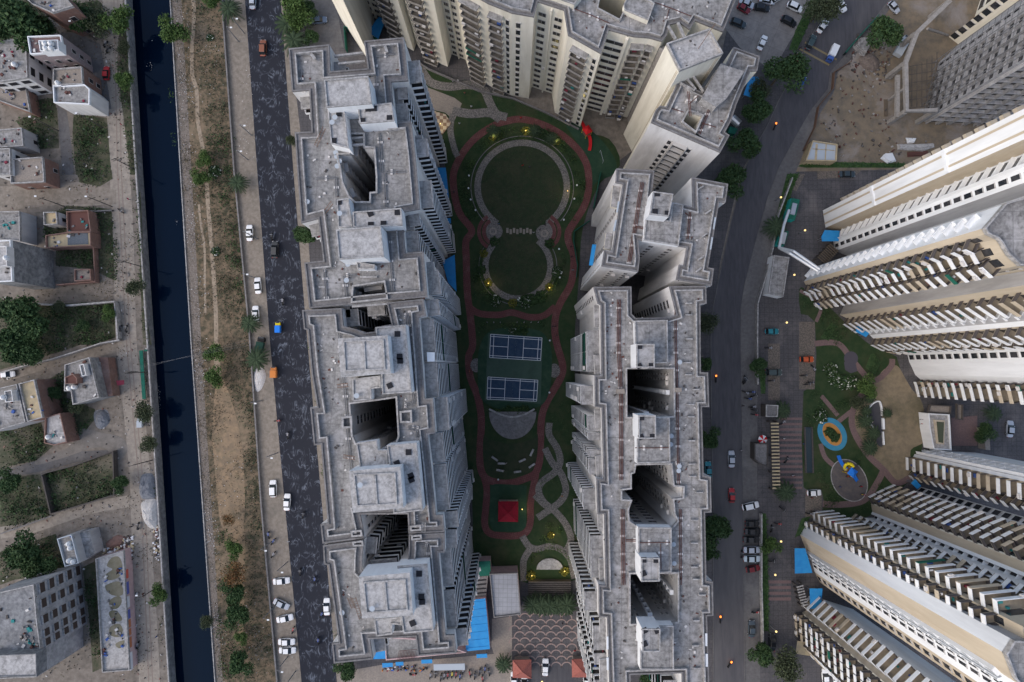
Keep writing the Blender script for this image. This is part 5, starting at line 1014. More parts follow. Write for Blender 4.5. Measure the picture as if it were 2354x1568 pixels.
for lab, q in (('blue stall roof nearest the south gate lantern', [1975,1320, 2070,1315, 2072,1350, 1977,1355]), ('pale blue awning below the rusty steel bars', [1480,1370, 1578,1365, 1580,1400, 1482,1404]), ('blue stall roof in the middle of the food stalls', [1250,1390, 1320,1387, 1322,1420, 1252,1423]), ('leftmost blue stall roof among the food stalls', [1130,1400, 1225,1397, 1226,1432, 1132,1440])):
    X = slab('stall_roof', lab, 'stall', T('31', q, 2.6), 2.45, 2.75, 'bluer', 'bluer')
    for p in inset(ccw(T('31', q, 2.6)), .2): mb = MB(); mb.tube((*p, 0), (*p, 2.45), .05); part('post', mb, M['pipe'], X)
for lab, rc, q, hh in (('blue covered walkway at the foot of the north block', '01', [1020,260, 1100,150, 1160,180, 1095,350, 980,270], 4), ('blue strip roof east of the north west block beside the garden loop', '11', [1600,-20, 1700,-20, 1733,300, 1640,200], 4), ('blue strip roof beside the middle garden lawn', '11', [1670,820, 1780,760, 1797,1090, 1720,1010], 4),
    ('short blue canopy beside the fan shaped paving', '11', [1700,435, 1745,433, 1747,478, 1705,478], 3), ('blue sheet roof beside the leafy trees near the northeast block', '02', [2130,690, 2200,685, 2270,790, 2230,870, 2180,885, 2075,850, 2100,780], 3.5),
    ('blue entrance canopy at the foot of the white and tan tower', '13', [510,540, 645,545, 635,640, 485,640, 480,600], 3.5), ('blue canopy at the foot of the stepped balcony tower', '13', [790,1400, 960,1400, 880,1500, 790,1450], 3.5), ('blue canopy beside the driveway in front of the large tan tower', '33', [240,370, 335,370, 400,590, 243,596], 3.5), ('small blue and white canopy south of the slatted pergola', '33', [375,730, 490,730, 480,900, 380,915], 3.5), ('small blue canopy between the two sand court towers', '23', [1320,1248, 1375,1310, 1340,1340, 1285,1285], 3.5)):
    X = slab('canopy', lab, 'canopy', T(rc, q, hh), hh-.15, hh+.15, 'bluer', 'bluer')
    for p in inset(ccw(T(rc, q, hh)), .5): mb = MB(); mb.tube((*p, 0), (*p, hh-.1), .09); part('post', mb, M['pipe'], X)
X = slab('glass_house', 'small kiosk with a blue and tan mosaic roof on the road bend', 'kiosk', T('03', [400,1262, 620,1295, 612,1448, 335,1442], 3.5), 0, 3.5, 'dish', 'yel', 'yel')
for q in ([400,1330, 600,1345, 600,1352, 400,1337], [430,1290, 450,1292, 440,1440, 420,1438], [520,1290, 530,1290, 520,1445, 510,1445]): mb = MB(); mb.prism(T('03', q, 3.5), 3.32, 3.36); part('roof_batten', mb, M['yel'], X)
X = slab('tarpaulin', 'yellow tarpaulin stretched beside the lower right balconies', 'tarpaulin', T('33', [265,1200, 395,1215, 380,1335, 248,1315], 2.4), 2.3, 2.5, 'yel', 'yel'); MATS['ytarp'] = mat('yellow_tarp', (.48, .40, .13), (.42, .35, .11), 1); X.children[1].data.materials[0] = MATS['ytarp']
for p in T('33', [265,1205, 390,1220, 375,1325, 255,1310], 2.4): mb = MB(); mb.tube((*p, 0), (*p, 2.4), .05); part('post', mb, M['pipe'], X)
X = slab('utility_building', 'plain grey roofed utility building beside the driveway', 'building', T('13', [50,765, 190,785, 135,1140, 0,1110], 4), 0, 4, 'roofd', 'white', 'rim')
X = slab('guard_room', 'small framed building north of the striped paving with the pergola', 'building', T('23', [-20,580, 90,585, 85,690, -20,690], 3.5), 0, 3.5, 'ledge', 'steps', 'rim')
X = slab('clubhouse', 'white clubhouse with a lit porch and long skylight beside the sand', 'clubhouse', T('23', [1432,658, 1622,668, 1640,990, 1480,980, 1470,930, 1445,800], 4), 0, 4, 'roofw', 'white', 'white')
mb = MB(); mb.prism(T('23', [1495,715, 1588,722, 1580,940, 1520,930], 4.6), 4.0, 4.6); part('skylight_frame', mb, M['tan'], X); mb = MB(); mb.prism(T('23', [1512,732, 1578,738, 1570,925, 1530,918], 4.7), 4.55, 4.72); part('skylight', mb, mat('greenish_glass', (.07, .08, .05), rough=.2), X)
mb = MB(); mb.prism(T('23', [1432,722, 1490,725, 1488,768, 1432,765], 2.5), 0, 2.5); part('lit_porch', mb, emit('porch_glow', (1, .85, .35), .6), X)
for k in range(2): X = slab('trellis_roof', 'beige panelled trellis roof %s the white clubhouse' % ('just north of' if k == 0 else 'joined east of'), 'trellis', T('23', ([1450,580, 1640,590, 1635,665, 1430,650] if k == 0 else [1690,570, 1745,580, 1745,720, 1690,712]), 3.5), 3, 3.5, 'pavb', 'steps', 'steps')
X = slab('terrace', 'brick red sunken terrace east of the white clubhouse', 'terrace', T('23', [1645,700, 1880,680, 1880,950, 1650,950], .4), 0, .4, 'pavred', 'pavred')
X = slab('brick_pillar_wall', 'tall beige wall slab east of the brick red terrace', 'wall', T('23', [1935,790, 1985,795, 1998,990, 1955,985], 3), 0, 3, 'pavb', 'pavb')
X = slab('fountain_wall', 'dark square feature block beside the striped paving', 'wall', T('22', [2170,925, 2294,925, 2294,1140, 2215,1110, 2170,1070], 3), 0, 3, 'ledge', 'steps', 'steps')
# pergolas
def pergola(lab, a, b, n, w_, z, m, name='pergola', base=True):
    t_ = thing(name, lab, 'pergola', (*a, 0)); d = Vector((b[0]-a[0], b[1]-a[1])); L_ = d.length; d.normalize(); nn = Vector((-d.y, d.x))
    for sgn in (-1, 1): mb = MB(); o = nn*sgn*w_*.4; mb.ribbon([(a[0]+o.x, a[1]+o.y), (b[0]+o.x, b[1]+o.y)], .25, z-.2, h=.25); part('beam', mb, M['steps'], t_)
    for k in range(n):
        p = Vector(a)+d*L_*(k+.5)/n; mb = MB(); mb.box(p, (w_, L_/n*.42), z-.19, z, math.atan2(nn.y, nn.x)); part('slat', mb, M[m], t_)
    for k in range(5):
        for sgn in (-1, 1): p = Vector(a)+d*L_*k/4+nn*sgn*w_*.4; mb = MB(); mb.box(p, (.35, .35), 0, z-.45); part('post', mb, M['steps'], t_)
    return t_
pergola('long pergola with cream slats along the west side of the striped paving', *T('23', [62,735, 78,1345], 3.2), 20, 2.0, 3.2, 'yel')
pergola('pergola with white curved slats in front of the lower right towers', *T('33', [285,700, 335,890], 3.2), 8, 1.7, 3.2, 'rim')
pergola('brown slatted pergola in the shadow between two white towers', *T('13', [480,820, 600,690], 3), 9, 3.0, 3, 'bark')
# generators & flue pipes
for lab, q in (('turquoise generator container at the north of the flue pipe', [215,250, 290,265, 245,450, 165,440]), ('turquoise generator container at the south of the flue pipe', [130,545, 190,550, 150,680, 80,670])):
    t_ = slab('generator', lab, 'generator', T('13', q, 3), 0, 3, 'green', 'green'); t_.children[1].data.materials[0] = mat('turquoise_paint', (.02, .36, .33), (.02, .3, .28), 1)
    c = cen(T('13', q, 3)); mb = MB(); mb.box(c, (1.2, 3), 2.85, 3.2, -.25); part('exhaust_grille', mb, M['metal'], t_)
mb = MB(); l = T('13', [225,340, 165,480, 100,700], 6)+T('13', [240,730, 450,910], 12)
for o in (0, .9):
    pts = [(*l[0], 3.5), (*l[1], 4.5), (*l[2], 6), (l[3][0]+o, l[3][1]+o*.6, 9), (l[4][0]+o*.5, l[4][1]+o*.5, 12)]
    for a, b in zip(pts[2 if o else 0:], pts[3 if o else 1:]): mb.tube(a, b, .38, 8)
single('flue_pipe', mb, mat('flue_metal', (.6, .62, .64), rough=.4, metal=.5), 'shiny double flue pipe crossing the driveway from the generators', 'pipe', (*l[2], 0), sm=True)
mb = MB(); a, b = T('02', [1975,1050, 2040,1110], 3); mb.tube((*a, 2.5), (*b, 2.5), 1.1, 12); mb.tube((*a, .1), (*a, 2), .3); mb.tube((*b, .1), (*b, 2), .3); single('metal_tank', mb, M['metal'], 'horizontal steel tank between the northeast block and the roadside trees', 'tank', (*a, 0), sm=True)
X = slab('generator', 'dark green generator set beside the steel tank near the roadside trees', 'generator', T('02', [1955,1130, 2030,1150, 2000,1200, 1940,1190], 2.5), 0, 2.5, 'green', 'green')
# play equipment
def play(lab, c, cols, rot):
    t_ = thing('play_structure', lab, 'playground', (*c, 0)); r = Matrix.Rotation(rot, 2)
    def W_(x, y): v_ = r @ Vector((x, y)); return (c[0]+v_.x, c[1]+v_.y)
    p = MB(); q = [W_(-1, -1), W_(1, -1), W_(1, 1), W_(-1, 1)]; e = ccw(q); cc = W_(0, 0)
    for i in range(4): p.face([(*e[i], 2.9), (*e[(i+1) % 4], 2.9), (*cc, 3.9)])
    part('roof', p, M[cols[0]], t_)
    for a in inset(e, .12): p = MB(); p.tube((*a, 0), (*a, 2.9), .07); part('post', p, M['yplay'], t_)
    p = MB(); p.prism(e, 1.2, 1.35); part('deck', p, M['rustl'], t_)
    def slide(a0, pts, m, w_=.8):
        p = MB(); pts3 = [(*W_(*a[:2]), a[2]) for a in pts]
        for a, b in zip(pts3, pts3[1:]):
            d = Vector((b[0]-a[0], b[1]-a[1])).normalized(); o = Vector((-d.y, d.x))*w_/2
            for s0, s1, z in ((-1, 1, 0), (-1, -.75, .3), (.75, 1, .3)): p.face([(a[0]+o.x*s0, a[1]+o.y*s0, a[2]+z), (b[0]+o.x*s0, b[1]+o.y*s0, b[2]+z), (b[0]+o.x*s1, b[1]+o.y*s1, b[2]+z), (a[0]+o.x*s1, a[1]+o.y*s1, a[2]+z)])
        part('slide', p, M[m], t_)
    slide(0, [(1, 0, 1.4), (2.2, -.3, 1.1), (3.4, -1, .6), (4.2, -1.8, .2)], cols[1]); slide(0, [(-1, 0, 1.4), (-2, .3, 1.0), (-3.5, .6, .3)], cols[2])
    return t_, W_
t_, W_ = play('red play structure with two slides on the green rubber north of the garden', P(1349,302,2), ('rplay', 'rplay', 'rplay'), -1.0)
t_, W_ = play('yellow and blue play structure with slides on the dark oval playground', P(1955,1085,2), ('bplay', 'bplay', 'bplay'), 2.5)
p = MB(); c = P(1942,1071); 
for k in range(9): a0, a1 = k*.7, (k+1)*.7; p.tube((c[0]+.9*math.cos(a0), c[1]+.9*math.sin(a0), 2.6-k*.25), (c[0]+.9*math.cos(a1), c[1]+.9*math.sin(a1), 2.6-(k+1)*.25), .38, 8)
part('spiral_slide', p, M['yplay'], t_, sm=True)
mb = MB(); l = T('02', [785,1370, 810,1465], .1)
for a in l: mb.tube((*a, .07), (*a, 2.1), .05)
mb.tube((*l[0], 2.1), (*l[1], 2.1), .05); single('swing_frame', mb, M['dish'], 'thin grey swing frame on the green rubber playground', 'swing', (*l[0], .07))
# swimming pool deck fence etc.
mb = MB(); mb.ribbon(T('01', [790,235, 1000,300, 1105,355], 3), .08, 3, h=3); mb.ribbon(T('01', [785,235, 800,440], 3), .08, 3, h=3); single('court_fence', mb, M['green'], 'green mesh fence round the paved yard north of the west row', 'fence', (*T('01', [790,235])[0], 0))
mb = MB(); mb.ribbon(T('12', [800,10, 735,340], 2.5), .08, 2.5, h=2.5); mb.ribbon(T('12', [700,450, 560,545, 555,640, 590,850, 580,960], 2), .08, 2, h=2); single('garden_fence', mb, M['green'], 'green mesh fence between the garden loop and the H shaped block', 'fence', (*T('12', [735,340])[0], 0))
mb = MB(); mb.ribbon(Q([1822,408, 1790,493, 1777,570, 1765,620, 1742,698, 1741,781, 1742,884], 1.6), .3, 1.6, h=1.6); mb.ribbon(T('32', [2240,60, 2240,700, 2260,1420], 1.6), .3, 1.6, h=1.6); single('boundary_wall', mb, M['rim'], 'long pale boundary wall east of the curving road', 'wall', (*T('22', [2230,400])[0], 0))
mb = MB(); mb.ribbon(Q([955,138, 985,158, 1100,208, 1180,226, 1255,258, 1330,296], .9), .3, .9, h=.9); single('garden_wall', mb, M['ledge'], 'low wall along the foot of the north block beside the lawn', 'wall', (*P(1180,226), 0))
mb = MB(); mb.ribbon(T('03', [1000,130, 900,240, 800,350, 700,470], 2), .2, 2, h=2); single('site_fence', mb, M['green'], 'dark green sheet fence between the road and the building site', 'fence', (*T('03', [900,240])[0], 0))
mb = MB(); mb.ribbon(T('03', [750,550, 600,640, 590,790, 460,950, 430,1130, 330,1340], 1.6), .1, 1.6, h=1.6); single('site_fence', mb, M['rustl'], 'rusty sheet fence curving along the building site edge', 'fence', (*T('03', [590,790])[0], 0))
# site junk
for lab, q, z, m_ in (('stack of white wrapped sheets on the building site', [1230,1240, 1325,1240, 1300,1290, 1250,1290], .8, 'line'), ('long pile of white blocks near the site hedge', [1150,1300, 1480,1290, 1480,1330, 1380,1355, 1160,1350], 1, 'roofw'), ('stack of dark red steel sections near the site hedge', [1245,1370, 1430,1360, 1430,1400, 1245,1405], .8, 'rust'), ('crumpled white sheets on the building site', [1040,1380, 1110,1375, 1150,1450, 1070,1470, 1000,1420], .9, 'line'), ('brown panel lying beside the concrete frame', [1030,895, 1070,895, 1075,1045, 1032,1045], .4, 'bark'), ('pile of grey scrap under the site fence', [790,350, 900,340, 920,400, 850,520, 760,430], 1.5, 'roofd')):
    mb = MB(); qq = ccw(T('03', q, 0)); 
    for k in range(4): mb.prism([(a[0]+random.uniform(-.2, .2), a[1]+random.uniform(-.2, .2)) for a in inset(qq, .12*k)], z*k/4, z*(k+1)/4)
    single('material_pile', mb, M[m_], lab, 'materials', (*cen(qq), 0))

# loose material over the building site and the vacant land: too many pieces to count
def scatter(name, lab, polys, n, mats, smax, z=.1, hmax=.4):
    mb = MB()
    for p in polys:
        xs = [a[0] for a in p]; ys = [a[1] for a in p]; k = 0
        while k < n:
            x, y = random.uniform(min(xs), max(xs)), random.uniform(min(ys), max(ys)); k += 1; r = False; j = len(p)-1
            for i in range(len(p)):
                if (p[i][1] > y) != (p[j][1] > y) and x < (p[j][0]-p[i][0])*(y-p[i][1])/(p[j][1]-p[i][1])+p[i][0]: r = not r
                j = i
            if r: mb.box((x, y), (.15+random.random()*smax, .12+random.random()*smax*.6), z, z+.05+random.random()*hmax, random.random()*3, random.randrange(len(mats)))
    o = link(name, mesh(mb, mats), None, 'stuff'); tag(o, lab, 'rubble', kind='stuff')
scatter('rubble', 'planks, blocks and scraps scattered over the building site', [T('03', [620,660, 1080,700, 1090,1240, 1850,1250, 1500,1420, 860,1440, 540,1400, 460,1100]), T('03', [800,300, 1130,450, 1060,690, 700,640])], 260, [M['bconc'], M['steps'], M['rust'], M['steps'], M['rust'], M['ledge']], .6)
scatter('rubble', 'bricks and rubble strewn over the lanes and plots west of the canal', [Q([0,0, 290,0, 314,390, 340,781, 365,1165, 390,1568, 0,1568])], 1000, [M['brick'], M['steps'], M['ledge'], M['steps'], M['bconc'], M['steps'], M['block']], .45, .02, .25)
scatter('rubble', 'sacks and rubbish outside the puddled shop row', [T('30', [1100,260, 1200,260, 1190,470, 1120,470]), T('30', [930,380, 1110,340, 1110,400, 930,430]), T('30', [1370,120, 1430,140, 1450,480, 1390,480])], 90, [CL[0], M['block'], M['yel'], M['steps'], M['rust']], .8, .05, .5)
scatter('stall_goods', 'colourful goods laid out on the food stalls by the south gate', [T('31', [1130,1425, 1560,1410, 1560,1460, 1130,1470])], 60, [CL[0], CL[4], CL[1], M['steps'], M['ledge'], CL[3]], .6, .1, .8)
# ============================================================= REPEATED THINGS
# ---- car
def make_car(L=4.1, Wd=1.72, hatch=False, tall=1.5):
    t_ = thing('parked_car', '', 'car', (0, 0, 0)); h2 = L/2; w2 = Wd/2
    secs = [(-h2, .55, .75, .72), (-h2+.15, .3, .88, .85), (-h2+.75, .25, .95, .92), (0, .22, .95, 1), (h2-1.1, .22, .92, .98), (h2-.35, .25, .8, .92), (h2-.08, .35, .68, .8), (h2, .45, .6, .68)]
    mb = MB(); rings = []
    for x, zb, zt, f in secs:
        w_ = w2*f; rings.append([(x, -w_, zb+.1), (x, -w_*1.0, (zb+zt)/2), (x, -w_*.93, zt-.04), (x, -w_*.7, zt), (x, w_*.7, zt), (x, w_*.93, zt-.04), (x, w_, (zb+zt)/2), (x, w_, zb+.1), (x, w_*.8, zb), (x, -w_*.8, zb)])
    n = 10
    for k in range(len(rings)-1):
        for i in range(n): j = (i+1) % n; mb.face([rings[k][j], rings[k][i], rings[k+1][i], rings[k+1][j]])
    mb.face(rings[0]); mb.face(rings[-1][::-1]); body = part('body', mb, M['paint'], t_, sm=False)
    x0, x1 = (-h2+.25 if hatch else -h2+.75), h2-1.05
    lo = [(x0, -w2*.9, .9), (x1, -w2*.9, .88), (x1, w2*.9, .88), (x0, w2*.9, .9)]; hi = [(x0+.5, -w2*.72, tall-.04), (x1-.75, -w2*.72, tall-.04), (x1-.75, w2*.72, tall-.04), (x0+.5, w2*.72, tall-.04)]
    g = MB()
    for i in range(4): j = (i+1) % 4; g.face([lo[i], lo[j], hi[j], hi[i]])
    part('windows', g, M['carglass'], t_)
    r = MB(); top = [(x0+.46, -w2*.76, tall-.05), (x1-.72, -w2*.76, tall-.05), (x1-.72, w2*.76, tall-.05), (x0+.46, w2*.76, tall-.05)]; tp2 = [(a*.93+.02, b*.88, tall+.03) for a, b, c in top]
    for i in range(4): j = (i+1) % 4; r.face([top[i], top[j], tp2[j], tp2[i]])
    r.face(tp2); part('roof', r, M['paint'], t_)
    for sx in (-1, 1):
        for sy in (-1, 1):
            wv = MB(); wv.tube((sx*L*.31, sy*w2*.98, .31), (sx*L*.31, sy*w2*.8, .31), .31, 12); wh = part('wheel', wv, M['black'], t_); rm = MB(); rm.tube((sx*L*.31, sy*w2*.995, .31), (sx*L*.31, sy*w2*.97, .31), .18, 8); part('rim', rm, M['metal'], wh)
    for sy in (-1, 1):
        g = MB(); g.box((h2-.14, sy*w2*.58), (.24, .34), .5, .66); part('headlight', g, M['head'], t_); g = MB(); g.box((-h2+.05, sy*w2*.6), (.14, .3), .6, .78); part('tail_light', g, M['tail'], t_)
        g = MB(); g.box((x1-.35, sy*(w2+.06)), (.14, .2), .88, 1.0); part('mirror', g, M['paint'], t_)
    remember(t_); return t_
car_s = make_car(4.3); car_h = make_car(3.7, 1.62, True, 1.55); car_u = make_car(4.4, 1.8, True, 1.7)
used_ = {}
WH, SV, RD, BK, DG, TE, BL, OR, MR = (.68, .69, .70), (.38, .41, .46), (.34, .012, .018), (.012, .013, .016), (.03, .045, .055), (.01, .16, .20), (.015, .06, .25), (.42, .07, .015), (.15, .012, .018)
cars = [
 (574,536,92,WH,'s','white saloon alone on the sandy verge beside a slanting lamp post'), (593,657,95,WH,'s','white saloon on the verge, the northern one of the close pair'), (588,722,93,WH,'s','white saloon on the verge, the southern one of the close pair'), (628,1123,92,WH,'u','white car on the verge just left of the white car driving on the wet road'),
 (660,1154,88,WH,'s','white car with lit tail lamps driving on the left edge of the wet road'), (647,1335,5,WH,'s','white saloon at the top of the angled row on the verge'), (647,1388,-25,SV,'s','silver saloon parked askew in the row on the verge'), (655,1421,12,WH,'s','white saloon just below the askew silver car'), (659,1474.6,0,WH,'s','white saloon second from the bottom of the verge row'), (661,1494,0,WH,'s','white saloon at the very bottom of the verge row'),
 (751.5,1394,92,WH,'s','white car tight against the south block on the wet road'), (581,4,90,SV,'s','silver car leaving the top edge of the wet road'), (605,111,90,(.2,.07,.035),'u','rusty brown car with lit lamps on the wet road near the top'), (632,574,90,(.035,.036,.035),'u','dark pickup car in the middle of the wet road'), (733,47,5,(.12,.16,.23),'s','blue grey saloon in the yard north of the west row'),
 (245,169,90,RD,'h','bright red car parked beside the houses near the canal road'), (19,861,8,WH,'h','white car on the lane at the left edge'), 
 (1716,9,-25,SV,'s','silver saloon at the top beside the red car'), (1708.6,21,-30,MR,'h','red hatchback in the top car park'), (1749.6,19,-8,BK,'u','black car in the top car park next to the red one'), (1762,2,-12,SV,'s','silver car cut by the top edge above the black one'), (1695.7,54,-20,DG,'u','dark grey car close to the north block roof corner'), (1751,99.5,65,WH,'s','white car alone on the drive west of the hedge'), (1782,-2,30,WH,'s','white car cut by the top edge near the hedge'), (1826,17,-25,WH,'u','white car parked against the hedge at the top'), (1812,50,-28,BK,'u','black car parked against the hedge, below the white one'),
 (1931.5,12,-58,WH,'s','white car at the top of the curving road under a tree'), (1890,61,55,WH,'s','white car under the tree left of the yellow line'), (1863,98,62,(.04,.065,.07),'u','dark green car in the lane beside the hedge'), (1830,141,66,RD,'s','red car behind the dark green car beside the hedge'), (1841.7,191,64,BL,'h','blue car with one lit lamp on the curving road'), (2053,18,-48,SV,'h','silver hatchback at the top beside the building site'), 
 (1945.6,401,0,DG,'s','dark car beside the hedge below the building site'), (1772.5,762,0,TE,'h','teal car in the bay north of the parked orange one'), (1777,856,0,(.04,.06,.06),'u','dark green car in the bays left of the driveway'), (1853,826,0,OR,'h','bright orange car right of the driveway'), (1870,1132.6,2,WH,'h','pale silver hatchback at the bay below the dark oval playground'), (1724,1162.6,12,WH,'u','white car parked at an angle by the roadside hedge'), (1680.4,1055,90,SV,'s','silver car driving alone on the east road'), (1681,1138,90,RD,'h','red car with glowing lamps driving on the east road'), (1627.3,1080,92,TE,'s','teal car tight against the long east block'),
 (1727.8,1202.8,0,BK,'h','black car at the top of the roadside row'), (1729,1221,0,BK,'s','black car second in the roadside row'), (1726,1240,0,(.03,.03,.032),'s','dark car third in the roadside row with a long roof'), (1727,1263.5,0,SV,'s','silver car fourth in the roadside row'), (1727.3,1284,0,(.45,.52,.55),'s','pale green tinted silver car fifth in the roadside row'), (1729.8,1306.6,10,MR,'h','maroon car at the bottom of the roadside row'), (1727,1445,88,(.05,.07,.09),'s','dark blue car parked lengthwise below the roadside row'),
 (1774.3,1476,88,BK,'s','black saloon beside the hedge on the estate driveway'), (1895.6,1553,92,WH,'h','left one of the two white cars at the bottom right'), (1920.7,1550,93,WH,'s','right one of the two white cars at the bottom right'), (1253,1533,88,WH,'s','white car between the two red roofed gatehouses'), (1181,1563,90,WH,'s','white car cut by the bottom edge under the left gatehouse'), (1204.7,1566,90,WH,'h','white car cut by the bottom edge right of the left gatehouse'), (1348,1564,90,WH,'s','white car cut by the bottom edge under the right gatehouse'), (2320,986,85,SV,'s','silver car at the far right behind the brick red terrace')]
proto = {'s': car_s, 'h': car_h, 'u': car_u}
for fx, fy, a, c_, k, lab in cars:
    p = P(fx, fy, .6); dup(proto[k], (p[0], p[1], .1), math.radians(a), 1.0, c_, lab, 'cars on the roads and parking areas')
for o in (car_s, car_h, car_u):
    for ch in list(o.children):
        for g in list(ch.children): D.objects.remove(g)
        D.objects.remove(ch)
    D.objects.remove(o)
# van and truck, auto rickshaws
def boxvan(lab, fx, fy, a, L_, Wd, hh, mb_, mc_, name='van', cat='van'):
    p = P(fx, fy, 1); t_ = thing(name, lab, cat, (0, 0, 0)); 
    g = MB(); g.prism([(-L_/2, -Wd/2), (L_*.18, -Wd/2), (L_*.18, Wd/2), (-L_/2, Wd/2)], .45, hh); part('cargo_box', g, mb_, t_)
    g = MB(); g.prism([(L_*.2, -Wd*.45), (L_*.44, -Wd*.45), (L_/2, -Wd*.36), (L_/2, Wd*.36), (L_*.44, Wd*.45), (L_*.2, Wd*.45)], .4, hh*.8); part('cab', g, mc_, t_)
    g = MB(); g.box((L_*.42, 0), (.12, Wd*.7), hh*.8, hh*.84); g.box((L_*.47, 0), (.25, Wd*.7), hh*.55, hh*.81); part('windscreen', g, M['carglass'], t_)
    for sx in (-.3, .33):
        for sy in (-1, 1): g = MB(); g.tube((sx*L_, sy*Wd*.48, .33), (sx*L_, sy*Wd*.36, .33), .33, 10); part('wheel', g, M['black'], t_)
    t_.location = (p[0], p[1], .1); t_.rotation_euler = (0, 0, math.radians(a)); t_['base'] = [p[0], p[1], .1]; return t_
boxvan('small delivery van with a long white box on the curving road', 1912, 124, 245, 4.6, 1.7, 1.9, M['line'], MATS['cloth_blue'] if 'cloth_blue' in MATS else M['pipe'])
boxvan('grey flatbed truck beside the concrete frame on the building site', 2072, 107, 60, 5.8, 2.0, 1.9, M['dish'], M['dish'], 'truck', 'truck')
boxvan('small blue cart standing on the dirt road under a bush', 321.5, 971, 92, 2.6, 1.3, 1.4, M['dish'], M['dish'], 'cart', 'cart')
boxvan('orange auto rickshaw with lit lamp at the left edge of the wet road', 629, 856, 90, 2.8, 1.5, 1.7, CL[4], CL[4], 'auto_rickshaw', 'auto rickshaw')
boxvan('blue auto rickshaw with yellow front on the wet road', 639, 753, 90, 2.7, 1.3, 1.7, M['bplay'], M['yplay'], 'auto_rickshaw', 'auto rickshaw')
boxvan('dark green cart parked on the verge beside the date palm', 598, 793, 80, 4.2, 1.9, 1.6, mat('dark_green_paint', (.015, .045, .035)), M['black'], 'cart', 'cart')
# ---- person: one skinned body
def make_person():
    V = [(0, 0, .92), (0, 0, 1.15), (0, 0, 1.38), (0, 0, 1.5), (.03, 0, 1.62), (.2, 0, 1.4), (.27, .02, 1.15), (.3, .12, .95), (-.2, 0, 1.4), (-.27, .02, 1.15), (-.28, .15, .97), (.1, 0, .86), (.12, .12, .48), (.12, .1, .08), (.12, .22, .04), (-.1, 0, .86), (-.12, -.06, .48), (-.12, -.2, .1), (-.12, -.08, .04), (0, .02, 1.72)]
    E_ = [(0,1),(1,2),(2,3),(3,4),(4,19),(2,5),(5,6),(6,7),(2,8),(8,9),(9,10),(0,11),(11,12),(12,13),(13,14),(0,15),(15,16),(16,17),(17,18)]
    R_ = [.14,.13,.15,.06,.1,.06,.045,.035,.06,.045,.035,.1,.065,.045,.04,.1,.065,.045,.04,.09]
    me = D.meshes.new('b'); me.from_pydata(V, E_, []); o = D.objects.new('b', me); COL.objects.link(o)
    m_ = o.modifiers.new('s', 'SKIN'); sv = me.skin_vertices[0].data
    for i, r in enumerate(R_): sv[i].radius = (r, r)
    sv[0].use_root = True
    o.modifiers.new('u', 'SUBSURF').levels = 1
    dg = bpy.context.evaluated_depsgraph_get(); m2 = D.meshes.new_from_object(o.evaluated_get(dg)); D.objects.remove(o)
    for mm in ('cloth', 'skin', 'hair', 'trousers'): m2.materials.append(M.get(mm) or mat('trousers', (.035, .035, .05)))
    for f in m2.polygons:
        z = f.center.z; x = abs(f.center.x)
        f.material_index = 2 if z > 1.66 or (z > 1.58 and f.center.y < -.01) else 1 if z > 1.5 or (x > .24 and z < 1.1 and z > .85) else 3 if z < .9 else 0
        f.use_smooth = True
    return m2
pm_ = make_person()
def person(fx, fy, a, c_, lab, z=.12, grp='people walking in the grounds'):
    p = P(fx, fy, .8); o = D.objects.new('person', pm_); COL.objects.link(o); o.location = (p[0], p[1], z); o.rotation_euler = (0, 0, math.radians(a)); o.color = (*c_, 1); tag(o, lab, 'person', grp)
